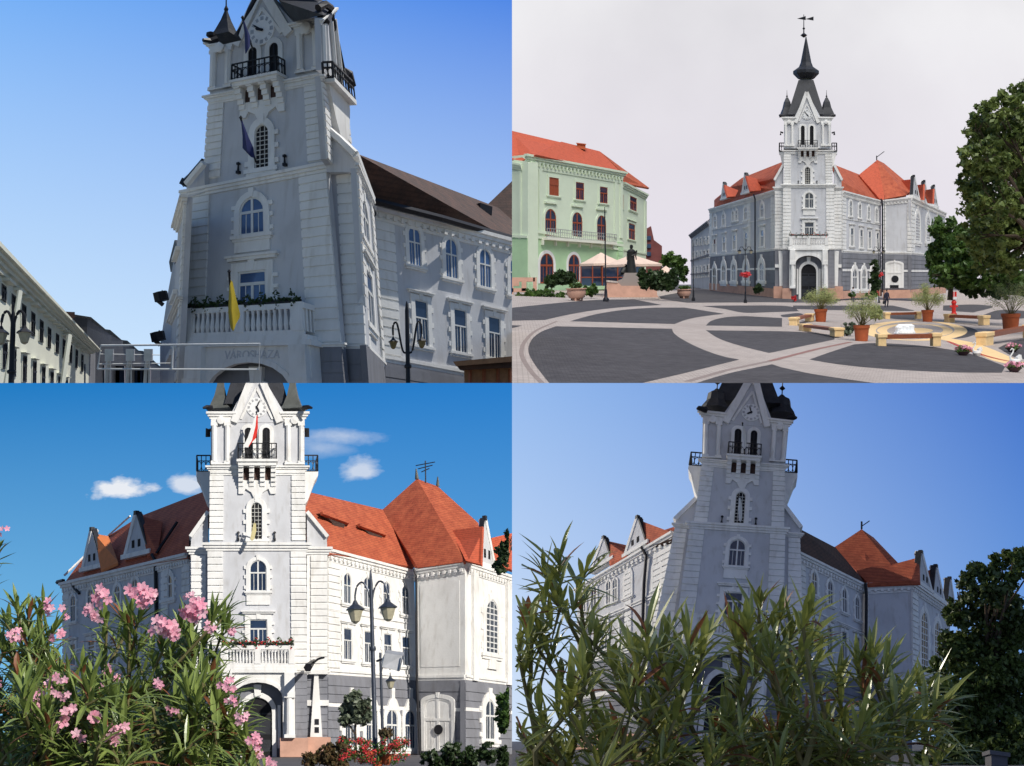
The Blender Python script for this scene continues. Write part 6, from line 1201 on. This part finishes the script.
# potted red flowers under the lamp and shrubs at the foot of the wall
pf = thing(C, 'flower_stand', 'terracotta bowls overflowing with red flowers round the foot of the big lamp', 'flower pots', at(376, 770, 29)); 
for x, y, w in ((369, 752, 5.5), (387, 756, 5.5), (378, 760, 5.5)):
    M_ = C.frame(at(x, y+9, 28.6)); b = MB(M_); r_ = w*28.6/FPX*1.1; b.lathe([(r_*.5, 0), (r_*.9, r_*.8), (r_, r_*1.5), (r_*1.05, r_*1.6), (r_*.8, r_*1.6)], 14); c = at(x, y+9, 28.6); k = len(b.v); 
    off = pf.location; b.v = [M_ @ v for v in b.v]; b.M = Matrix(); b.build('pot', terra, pf, smooth=True)
rn = random.Random(5); b = MB(); f = MB()
for i in range(60):
    p = at(375+rn.uniform(-32, 30), 748+rn.uniform(-8, 14), 28.7+rn.uniform(-.5, .5)); leaf_cloud(b, p, (.13, .13, .11), 34, .035, rn); 
    if rn.random() < .95: leaf_cloud(f, p+Vector((rn.uniform(-.1, .1), -.08, .03)), (.10, .10, .09), 26, .028, rn)
b.build('foliage', lf_bush, pf, drop=True); f.build('blossoms', redf, pf, drop=True)
shrub(C, 'small dark red hanging plant above the red flower bowls', [(386, 733, 8, 5.5, 30)], 420, .05, lf_red, clump=False)
tree(C, 'small young tree with dark leaves before the sunlit right wing', (355, 762, 60), (355, 722, 60), [(355, 702, 11, 12, 60), (348, 718, 10, 9, 60), (362, 715, 11, 10, 60), (345, 709, 6, 6, 60), (367, 704, 6, 6, 60)], 2300, .13, lf_grey, .07, 5, cl=14, rcl=.45)
shrub(C, 'reddish low bushes at the foot of the wall between portal and lamp', [(312, 760, 12, 10, 60), (328, 754, 12, 12, 60), (342, 748, 10, 12, 60), (336, 762, 16, 10, 60)], 4200, .10, lf_red, 'bushes')
shrub(C, 'dark low bushes along the pavilion wall', [(432, 758, 14, 10, 62), (452, 752, 12, 14, 62), (470, 758, 14, 12, 62), (488, 752, 12, 13, 62), (505, 758, 12, 14, 62), (446, 764, 30, 8, 62)], 6000, .11, lf_dark, 'bushes')
shrub(C, 'leafy green shrub cut by the right edge, against the pavilion wall', [(508, 706, 14, 18, 58), (504, 722, 10, 12, 58), (514, 690, 10, 8, 58)], 2600, .12, lf_bush)
shrub(C, 'branch of dark leaves hanging in at the right above the lattice window', [(506, 553, 12, 12, 40), (500, 566, 9, 9, 40), (512, 538, 9, 12, 40)], 1900, .085, lf_dark, 'branch', 'hanging_branch')
# ---- pink oleanders in front
def blade(b, p, dv, L_, w, curl=.15):
    """a lanceolate leaf folded along its middle rib"""
    side = dv.cross(Vector((0, 0, 1))); side = side.normalized() if side.length > .05 else Vector((1, 0, 0)); up_ = side.cross(dv).normalized()
    pts = []; N = 5
    for i in range(N+1):
        t = i/N; c = p+dv*L_*t-Vector((0, 0, 1))*curl*L_*t*t; hw = w*math.sin(math.pi*min(1, .08+t*.92))**.8*(.75 if t > .6 else 1); pts.append((c-side*hw+up_*hw*.35, c, c+side*hw+up_*hw*.35))
    vs = [q for r in pts for q in r]; b.add(vs, [[3*i, 3*i+1, 3*i+4, 3*i+3] for i in range(N)]+[[3*i+1, 3*i+2, 3*i+5, 3*i+4] for i in range(N)])
def rosette(b, p, axis, n, L_, w, rn, spread=.9, brown=None):
    axis = axis.normalized(); t0 = axis.orthogonal().normalized()
    for i in range(n):
        k = i/n; a = i*2.4+rn.uniform(-.3, .3); q = Matrix.Rotation(a, 3, axis) @ t0; tilt = spread*(.3+.95*k)*rn.uniform(.55, 1.35)
        dv = (axis*math.cos(tilt)+q*math.sin(tilt)).normalized(); (brown if brown and rn.random() < .06 else b)
        tgt = brown if (brown is not None and rn.random() < .05) else b
        blade(tgt, p-axis*(L_*.6*k), dv, L_*rn.uniform(.6, 1.2), w*rn.uniform(.75, 1.25), rn.uniform(-.05, .45))
def blossom(f, p, nrm, r, rn):
    nrm = nrm.normalized(); t0 = nrm.orthogonal().normalized(); u_ = Matrix.Rotation(rn.uniform(0, 6), 3, nrm) @ t0; v_ = nrm.cross(u_)
    for i in range(5):
        a = i*1.2566; d_ = u_*math.cos(a)+v_*math.sin(a); e = nrm.cross(d_); cup = rn.uniform(.15, .4)*r
        f.add([p, p+d_*r*.5-e*r*.33+nrm*cup*.5, p+d_*r*.95-e*r*.30+nrm*cup, p+d_*r*1.05+e*r*.12+nrm*cup*.9, p+d_*r*.55+e*r*.36+nrm*cup*.45], [[0, 1, 2, 3, 4]])
def oleander(P, label, root_px, shoots, d0, L_, seed, wl=.13, leafm=None, flowers=(), fill=(), group=None, flm=None, n_ros=16, name='oleander_bush', cat='oleander', depth_j=.5, spread=.9):
    rn = random.Random(seed); root = thing(P, name, label, cat, at(root_px[0], root_px[1], d0), group=group); lf = MB(); br = MB(); stm = MB()
    base = at(root_px[0], root_px[1], d0)
    def one(px, py, d, lean=(0, 1), n=n_ros, scale=1.0, stem_from=None):
        e = at(px, py, d); s0 = at(*stem_from) if stem_from else base+Vector((rn.uniform(-.5, .5), rn.uniform(-.2, .4), 0)); ax = (Vector((lean[0], rn.uniform(-.35, .15), lean[1]))).normalized()
        mid = s0.lerp(e, .6)-ax*.1+Vector((rn.uniform(-.12, .12), 0, rn.uniform(-.1, .02))); stm.tube([s0, mid, e-ax*L_*.4, e], [.014, .010, .007, .004], 5); rosette(lf, e, ax, n, L_*scale, L_*scale*wl*.5, rn, spread, br)
        for k in range(2):
            rosette(lf, e.lerp(mid, .25+.25*k), ax, n//2, L_*scale, L_*scale*wl*.5, rn, 1.0, br)
    for s in shoots: one(s[0], s[1], d0+rn.uniform(-depth_j, depth_j)*.6, (s[2] if len(s) > 2 else rn.uniform(-.35, .35), 1), scale=s[3] if len(s) > 3 else 1, stem_from=s[4] if len(s) > 4 else None)
    for x0, x1, y0, y1, n in fill:
        for i in range(n):
            x, y = rn.uniform(x0, x1), rn.uniform(y0, y1); one(x, y, d0+rn.uniform(-depth_j, depth_j*1.6), (rn.uniform(-.8, .8), rn.uniform(.1, 1)), n=n_ros-3, scale=rn.uniform(.75, 1.05), stem_from=(x+rn.uniform(-20, 20), y+rn.uniform(30, 60), d0+.3))
    lf.build('foliage', leafm or lf_ole, root, drop=True); br.build('withered_leaves', lf_brown, root, drop=True); stm.build('stems', stemm, root, drop=True)
    for (x, y, r_, n) in flowers:
        f = MB(); c = at(x, y, d0-depth_j*.7); s = (d0-depth_j*.7)/FPX; R_ = r_*s*.2734
        for k in range(n):
            q = Vector((rn.gauss(0, 1), -abs(rn.gauss(0, .8)), rn.gauss(0, .9))); q = q.normalized()*rn.random()**.5; blossom(f, c+Vector((q.x*R_, q.y*R_*.6, q.z*R_*.8)), Vector((q.x*.7+rn.uniform(-.3, .3), -1, q.z*.7+rn.uniform(-.2, .5))), R_*.42 if n > 3 else R_*.8, rn)
        f.build('flower_cluster', flm or pinkm, root, drop=True)
    return root
def z5(x, y): return x*.2734, 560+y*.2734
def z5l(l): return [(z5(x, y)[0], z5(x, y)[1])+tuple(r) for x, y, *r in l]
oleander(C, 'upright oleander at the far left edge with pale pink clusters', z5(60, 900), z5l([(60, 170, -.2), (110, 190, .1), (160, 175, .3), (20, 230, -.5), (-5, 300, -.4), (200, 260, .5), (90, 250, 0), (-12, -30, .3), (150, 300, .3), (40, 330, -.2)]), 6.6, .17, 21, fill=[(0, 55, 640, 690, 18), (0, 62, 690, 770, 22)],
         flowers=z5l([(195, 172, 36, 9), (245, 212, 16, 4), (48, 272, 34, 8), (215, 268, 34, 7), (5, 455, 18, 4), (8, -105, 26, 6)]))
oleander(C, 'tallest oleander, its pink clusters reaching up before the shaded left wing', z5(420, 900), z5l([(480, 190, 0), (450, 215, -.5), (520, 205, .6), (660, 250, -.3), (700, 240, .2), (590, 290, 0), (520, 310, .7), (640, 320, .6), (790, 200, .4), (830, 190, .7), (840, 250, 1.0), (760, 290, .5), (700, 330, -.2), (560, 360, -.2), (620, 380, .4), (370, 200, -.4)]), 5.8, .16, 22,
         fill=[(60, 130, 695, 772, 20), (90, 195, 685, 772, 30)], flowers=z5l([(375, 135, 44, 12), (352, 190, 40, 9), (515, 125, 52, 15), (610, 248, 52, 14), (715, 180, 50, 14), (765, 250, 28, 5), (850, 265, 18, 3), (700, 130, 26, 4), (400, 410, 30, 6), (385, 462, 20, 3), (430, 438, 16, 3)]))
oleander(C, 'low dense oleander in the left foreground full of pink clusters', z5(220, 1000), z5l([(300, 400, 0), (340, 430, .2), (250, 440, -.2), (180, 400, -.3), (130, 420, 0), (60, 430, -.3), (400, 470, .4), (470, 480, .1), (90, 480, 0), (220, 420, 0)]), 4.7, .15, 23, fill=[(0, 120, 690, 775, 46), (20, 150, 700, 775, 30)],
         flowers=z5l([(220, 430, 34, 5), (165, 470, 28, 4), (220, 487, 32, 5), (135, 527, 44, 9), (247, 550, 42, 6), (228, 605, 30, 2), (335, 575, 30, 2), (290, 645, 24, 2), (410, 640, 42, 6), (435, 605, 24, 3)]))
oleander(C, 'oleander in front of the portal with pink clusters hanging to the right', z5(760, 1000), z5l([(700, 440, -.2), (740, 420, 0), (780, 430, .3), (830, 480, .8), (680, 470, -.3), (860, 560, 1), (640, 520, -.2), (880, 620, .9), (720, 520, 0), (800, 520, .5)]), 5.2, .165, 24, fill=[(165, 226, 710, 775, 30), (200, 248, 740, 775, 14)],
         flowers=z5l([(835, 465, 34, 8), (850, 510, 26, 5), (878, 578, 32, 6), (935, 655, 36, 10), (950, 700, 26, 6), (635, 548, 26, 4), (990, 745, 28, 6), (685, 748, 20, 3), (575, 455, 20, 3)]))

# ================================================================== PLACE D: the evening square, dark oleanders in front
def sky_even(t, tc, sp, em):
    fx = mapr(t, sp.outputs[0], 0, 512*S_); fz = mapr(t, sp.outputs[2], -383*S_, 0)
    lo = lerp_node(t, fx, lin((216, 231, 250)), lin((126, 174, 232))); hi = lerp_node(t, fx, lin((148, 186, 238)), lin((70, 118, 204))); t.links.new(lerp_node(t, fz, lo, hi), em.inputs[0])
sky_sheet(D, 0, 520, -420, 0, sky_even)
dD = 95
hallD = thing(D, 'town_hall', 'lavender grey shaded town hall behind dark oleander bushes, tower leaning slightly right', 'town hall', at(720, 745, dD))
LD = [(674.5, 641), (782.5, 646), (785, 533), (690, 527)]; UD = [(694, 523), (783.8, 528), (784.8, 467), (702.5, 461)]; BD = [(702, 458), (785.5, 463), (789, 421), (703, 411)]; GD = [(659, 744), (779, 750), (782.5, 646), (674.5, 641)]
FLD, FUD, FBD, FGD = tower(hallD, D, LD, UD, BD, GD, dD, None, hands=(-12, -115), deep=6, glassw=glass, clockx=.53, gapex=(.535, 1.95))
print('D facade', FLD.W, FLD.H)
for quad, sg in (([(652, 641), (674.5, 641), (690, 526), (675.6, 525)], -1), ([(782.5, 646), (803, 649), (799.8, 535), (785, 534)], 1)):
    Fq = rel(FLD, quad, -.9, D); b = MB(); b.box(Fq, 0, Fq.W, 0, Fq.H, -4, 0); b.build('shoulder_wall', field, hallD)
    b = MB(); quoins(b, Fq, Fq.W*(.0 if sg < 0 else .25), Fq.W*(.8 if sg < 0 else 1), 0, Fq.H*.96, 16); cornice(b, Fq, 0, Fq.W, Fq.H*.965, Fq.H*.05, .4); b.build('shoulder_quoins', white, hallD)
for xt, xe, yt, ye, yb in ((696, 675.6, 500, 520, 530), (783.8, 800, 506, 528, 538)):
    Fg_ = rel(FLD, [(634, 748), (660, 748), (676, 641), (652, 641)] if xt < 740 else [(779, 750), (803, 753), (803, 648), (782, 646)], -.8, D); b = MB(); b.box(Fg_, 0, Fg_.W, 0, Fg_.H, -4, 0); rust(b, Fg_, 0, Fg_.W, Fg_.H*.2, Fg_.H*.97, 9, .08); b.build('ground_wall', plinth, hallD)
    Fq = rel(FLD, [(min(xe, xt), 538), (max(xe, xt), 538), (max(xe, xt), 500), (min(xe, xt), 500)], -1.0, D)
    b = MB(); b.ppoly(Fq, [(xe, yb), (xt, yb), (xt, yt), (xe, ye)], -3, 0); b.m = 1; b.bar(Fq, Fq.q(xe-(1 if xe < xt else -1), ye), Fq.q(xt, yt-1), .32, -3, .35); b.build('shoulder_gable', [field, white], hallD)
for sg, (xa, ya), (xb, yb) in ((-1, (701, 470), (696, 498)), (1, (784.5, 474), (783.5, 506))):
    Fq = FUD; qa = Fq.q(xa, ya); q0 = 0 if sg < 0 else Fq.W; h = Fq.H; e = 1/Fq.k; b = MB(); b.prism(Fq, [(q0, h*.45), (q0+sg*.25*e, h*.55), (q0+sg*.75*e, h*.88), (q0+sg*.95*e, h*.95), (q0+sg*.95*e, h*1.02), (q0, h*1.02)], -5, -1.8); b.build('side_balcony', white, hallD)
    b = MB(); railing(b, lambda k, t: Fq.p(q0+sg*.92*e, t, -1.8-3.2*k), 6, h*1.02, h*1.25, .04); railing(b, lambda k, t: Fq.p(q0+sg*.92*e*k, t, -1.8), 3, h*1.02, h*1.25, .04); b.build('balcony_railing', iron, hallD)
dT = FBD.hit(747, 415).y; s_ = dT/FPX; X = Vector((1, -.2, 0)).normalized(); X = (X-D.u*X.dot(D.u)).normalized(); Y = D.u.cross(X).normalized()
b = MB()
def sqD(c, w): return [c+(X*a+Y*b_)*w for a, b_ in ((-1, -1), (1, -1), (1, 1), (-1, 1))]
b.prism_pts(sqD(at(747, 414, dT+3.6), 33*s_), sqD(at(749, 350, dT+6.5), 10*s_)); b.build('spire_base', slate, hallD)
for x, y in ((715.5, 411), (781, 417)):
    c = at(x, y, dT+1.6); b = MB(); b.lathe([(1.35, 0), (1.25, .3), (.85, .9), (.75, 1.6), (.35, 1.85), (.12, 2.1)], 8, c, D.rot); b.build('corner_turret', slate, hallD); b = MB(); b.lathe([(.05, 2.0), (.05, 2.5), (.26, 2.7), (.05, 2.95), (.04, 3.7)], 8, c, D.rot); b.build('finial', iron, hallD)
b = MB(); b.tube([at(706, 410, dT), at(699, 408, dT-.3), at(697, 409, dT-.4)], [.3, .22, .1], 6); b.tube([at(788, 418, dT), at(794, 417, dT-.2), at(797, 418, dT-.3)], [.3, .2, .1], 6); b.pieces('gutter_spout', iron, hallD)
# right wing and pavilion
F15 = Fac(D, [(797, 660), (867.5, 684), (865, 585.5), (797, 552)], FLD.hit(785, 640).y+4, vp=1570); F15g = Fac(D, [(797, 745), (868, 757), (867.5, 684), (797, 660)], plane=F15, off=.1)
def z3d(x, y): return 780+x*.3471, 500+y*.3471
def z3dp(x, y, d): a_, b_ = z3d(x, y); return (a_, b_, d)
ws = [('arch', z3d(x, 0)[0], z3d(0, y0)[1], z3d(0, y1)[1], w*.3471, dict(b=.3, gl=glass)) for x, y0, y1, w in ((97, 208, 272, 15), (143, 234, 302, 14), (184, 257, 324, 13), (221, 280, 345, 12))]
ws += [('rect', z3d(x, 0)[0], z3d(0, y0)[1], z3d(0, y1)[1], w*.3471, dict(b=.26, gl=glass, hood=True)) for x, y0, y1, w in ((97, 340, 425, 16), (141, 362, 445, 15), (184, 380, 460, 14), (222, 396, 470, 13))]
face_wing(hallD, D, F15, F15g, ws, quo=((0, .10),), nq=15, rows=(.50,))
F16 = Fac(D, [(867, 684), (912, 682), (911.5, 582), (865.5, 584)], F15.hit(867, 680).y-1.5, dR=F15.hit(867, 680).y-2); F16g = Fac(D, [(867, 770), (912, 768), (912, 682), (867, 684)], plane=F16, off=.1)
face_wing(hallD, D, F16, F16g, [], quo=((0, .06),), nq=15, base=0); b = MB(); b.box(F16, F16.W*.2, F16.W*.85, F16.H*.1, F16.H*.84, 0, .06); b.build('blank_panel', field, hallD)
F17 = Fac(D, [(912, 682), (950, 692), (950, 609), (911.5, 582)], F16.dR, vp=1350)
face_wing(hallD, D, F17, None, [('arch', 924, 612, 672, 7, dict(b=.25, lattice=True)), ('arch', 937, 622, 676, 6, dict(b=.25, lattice=True))], quo=((0, .12),), nq=15)
slope(hallD, [z3dp(55, 82, (F15, 4)), z3dp(160, 137, (F15, 8)), z3dp(250, 242, (F15, -.5)), z3dp(50, 152, (F15, -.5))], roofd)
slope(hallD, [z3dp(235, 84, (F16, 9)), z3dp(155, 137, (F16, 7)), z3dp(245, 245, (F16, .4)), z3dp(255, 240, (F16, -.5)), z3dp(322, 188, (F16, 3.0))], rooft, 'pavilion_roof')
slope(hallD, [z3dp(235, 84, (F16, 9)), z3dp(322, 188, (F16, 3.0)), z3dp(345, 186, (F16, 4)), z3dp(270, 108, (F16, 12))], rooft, 'pavilion_roof')
slope(hallD, [z3dp(250, 241, (F16, -.5)), z3dp(322, 186, (F16, 3.0)), z3dp(400, 165, (F16, 3)), z3dp(402, 235, (F16, -.4)), z3dp(378, 232, (F16, -.6))], rooft, 'pavilion_roof')
slope(hallD, [z3dp(425, 205, (F17, 2)), z3dp(448, 195, (F17, 1)), z3dp(448, 270, (F17, 0)), z3dp(425, 262, (F17, 0))], rooft, 'dormer_roof', .3)
for x, ya, yb, wd in ((403, 150, 242, 30), (446, 190, 275, 24), (486, 225, 300, 16)): gable_dormer(hallD, D, F17, [z3d(x-6, yb), z3d(x+wd, yb+20), z3d(x+2, ya)], -1)
pipe(hallD, [z3dp(246, 240, (F16, -.6)), z3dp(249, 275, (F16, -.5)), z3dp(247, 480, (F16, -.5)), z3dp(246, 600, (F16, -.5))], .14); pipe(hallD, [z3dp(52, 150, (F15, -.7)), z3dp(50, 200, (F15, -.6))], .14)
b = MB(); b.tube([at(*z3dp(235, 84, (F16, 9))), at(*z3dp(235, 62, (F16, 9)))], .1, 5); b.tube([at(*z3dp(235, 76, (F16, 9))), at(*z3dp(258, 60, (F16, 9)))], .05, 4); b.build('roof_finial', iron, hallD)
# left wing
F18 = Fac(D, [(675, 640), (577, 667), (577, 590), (675, 532)], FLD.hit(690, 640).y+4, vp=-345); F18g = Fac(D, [(675, 750), (577, 750), (577, 667), (675, 640)], plane=F18, off=.1)
def z2d(x, y): return 512+x*.3475, 500+y*.3475
def z2dp(x, y, d): a_, b_ = z2d(x, y); return (a_, b_, d)
ws = [('arch', z2d(x, 0)[0], z2d(0, y0)[1], z2d(0, y1)[1], w*.3475, dict(b=.28, gl=glass, ears=False)) for x, y0, y1, w in ((418, 180, 258, 20), (335, 206, 280, 18), (298, 228, 294, 12), (279, 234, 300, 12), (237, 248, 315, 15), (208, 262, 325, 12))]
ws += [('rect', z2d(x, 0)[0], z2d(0, y0)[1], z2d(0, y1)[1], w*.3475, dict(b=.25, gl=glass, ears=False, hood=True)) for x, y0, y1, w in ((418, 310, 395, 22), (322, 335, 420, 20), (268, 350, 432, 17), (215, 362, 440, 14))]
face_wing(hallD, D, F18, F18g, ws, quo=((0, .16), (.36, .42)), nq=15, rows=(.47, .50), eave=.6)
for pts in ([z2d(328, 158), z2d(388, 128), z2d(362, 50)], [z2d(232, 198), z2d(288, 178), z2d(265, 108)]): gable_dormer(hallD, D, F18, pts, 1)
slope(hallD, [z2dp(366, 60, (F18, .4)), z2dp(440, 88, (F18, 4)), z2dp(470, 78, (F18, 5)), z2dp(472, 100, (F18, -.5)), z2dp(388, 132, (F18, -.5))], rooft, 'roof')
slope(hallD, [z2dp(268, 116, (F18, .6)), z2dp(330, 130, (F18, 4)), z2dp(332, 160, (F18, -.4)), z2dp(285, 180, (F18, -.5))], rooft, 'roof')
slope(hallD, [z2dp(395, 134, (F18, -.6)), z2dp(440, 110, (F18, .6)), z2dp(473, 80, (F18, 2.5)), z2dp(476, 108, (F18, -.6))], roofd, 'roof')
pipe(hallD, [z2dp(372, 135, (F18, -.9)), z2dp(386, 160, (F18, -.5)), z2dp(380, 240, (F18, -.4)), z2dp(374, 400, (F18, -.4))], .14)
flag(D, '', [(744.5, 455, (FBD, -.2)), (742.5, 424, (FBD, -2.2))], [[(742.2, 426, (FBD, -2.2)), (743.3, 426, (FBD, -2.1)), (744.2, 427, (FBD, -2.2))], [(742, 436, (FBD, -2.2)), (744, 437, (FBD, -2.0)), (746, 436, (FBD, -2.2))], [(742.5, 447, (FBD, -2.2)), (744.5, 449, (FBD, -2.0)), (746.5, 446, (FBD, -2.2))]], [wflag, wflag], 'pale furled flag hanging under the clock of the shaded lavender tower')
flag(D, '', [(740, 524, (FUD, -.1)), (738.5, 496, (FUD, -1.4))], [[(738.8, 498, (FUD, -1.4)), (740, 498, (FUD, -1.3)), (740.8, 499, (FUD, -1.4))], [(738.4, 508, (FUD, -1.4)), (740.6, 509, (FUD, -1.2)), (742.2, 508, (FUD, -1.4))], [(738.6, 520, (FUD, -1.3)), (740.5, 522, (FUD, -1.1)), (742, 519, (FUD, -1.3))]], [wflag, wflag], 'pale furled flag at the slit window of the shaded lavender tower')
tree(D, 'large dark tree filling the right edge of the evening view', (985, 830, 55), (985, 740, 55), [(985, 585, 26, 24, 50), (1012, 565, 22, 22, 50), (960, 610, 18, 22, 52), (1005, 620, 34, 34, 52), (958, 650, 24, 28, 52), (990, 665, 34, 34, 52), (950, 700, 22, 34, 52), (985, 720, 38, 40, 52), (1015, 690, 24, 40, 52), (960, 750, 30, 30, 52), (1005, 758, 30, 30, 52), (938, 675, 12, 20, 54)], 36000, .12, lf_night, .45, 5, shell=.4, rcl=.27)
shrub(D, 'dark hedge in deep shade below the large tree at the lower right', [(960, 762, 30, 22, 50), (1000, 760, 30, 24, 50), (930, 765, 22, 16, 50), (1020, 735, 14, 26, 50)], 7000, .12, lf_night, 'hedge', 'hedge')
po = thing(D, 'gate_pillar', 'grey stone pillar in deep shade under the dark tree', 'pillar', at(997, 780, 45)); b = MB(); M_ = D.frame(at(997, 790, 44.5)); b = MB(M_); b.cube(-.3, .3, -.3, .3, 0, 1.2); b.cube(-.38, .38, -.38, .38, 1.2, 1.35); b.M = Matrix(); b.v = [M_ @ v for v in b.v]; b.build('shaft', asph2, po)
def zf(x, y): return 512+x*.5, 383+y*.5
def zfl(l): return [(zf(x, y)[0], zf(x, y)[1])+tuple(r) for x, y, *r in l]
KW = dict(leafm=lf_ole2, wl=.135, n_ros=15, depth_j=.35, spread=1.0)
oleander(D, 'tall sprig of oleander rising on the left against the pale evening sky', zf(110, 800), zfl([(95, 350, 0, 1.15), (60, 375, -.6), (150, 375, .5, 1.05), (80, 420, -.5), (130, 440, .5, .9), (30, 480, -.3), (15, 520, 0), (60, 500, .2), (170, 520, .4)]), 4.6, .165, 31, fill=[(512, 560, 700, 775, 12)], **KW)
oleander(D, 'broad dark oleander in front of the left wing in evening shade', zf(260, 900), zfl([(270, 500, 0), (240, 540, -.4), (310, 510, .3), (355, 520, 0), (330, 560, .4), (385, 530, .3), (200, 570, -.4), (290, 590, .1), (140, 580, -.2), (120, 620, .2)]), 4.1, .175, 32, fill=[(560, 690, 712, 775, 16)], **KW)
oleander(D, 'oleander with reddish shoots in front of the tower balcony', zf(510, 900), zfl([(495, 440, 0), (540, 460, .3), (600, 455, .5), (470, 490, -.2), (440, 500, -.5), (560, 500, .3), (520, 530, 0), (610, 500, .6), (480, 550, -.3), (580, 560, .4)]), 4.3, .165, 33, fill=[(690, 800, 712, 775, 15)], **KW)
oleander(D, 'oleander leaning right with long pale branches in front of the evening pavilion', zf(760, 900), zfl([(720, 540, .1), (750, 570, .4), (690, 560, -.2), (800, 600, .5), (840, 610, .9), (870, 640, 1.2, 1.1), (780, 640, .6), (650, 590, -.2), (820, 680, .9), (850, 690, 1.0)]), 4.4, .17, 34, fill=[(800, 872, 712, 775, 16), (720, 850, 738, 775, 12)], **KW)
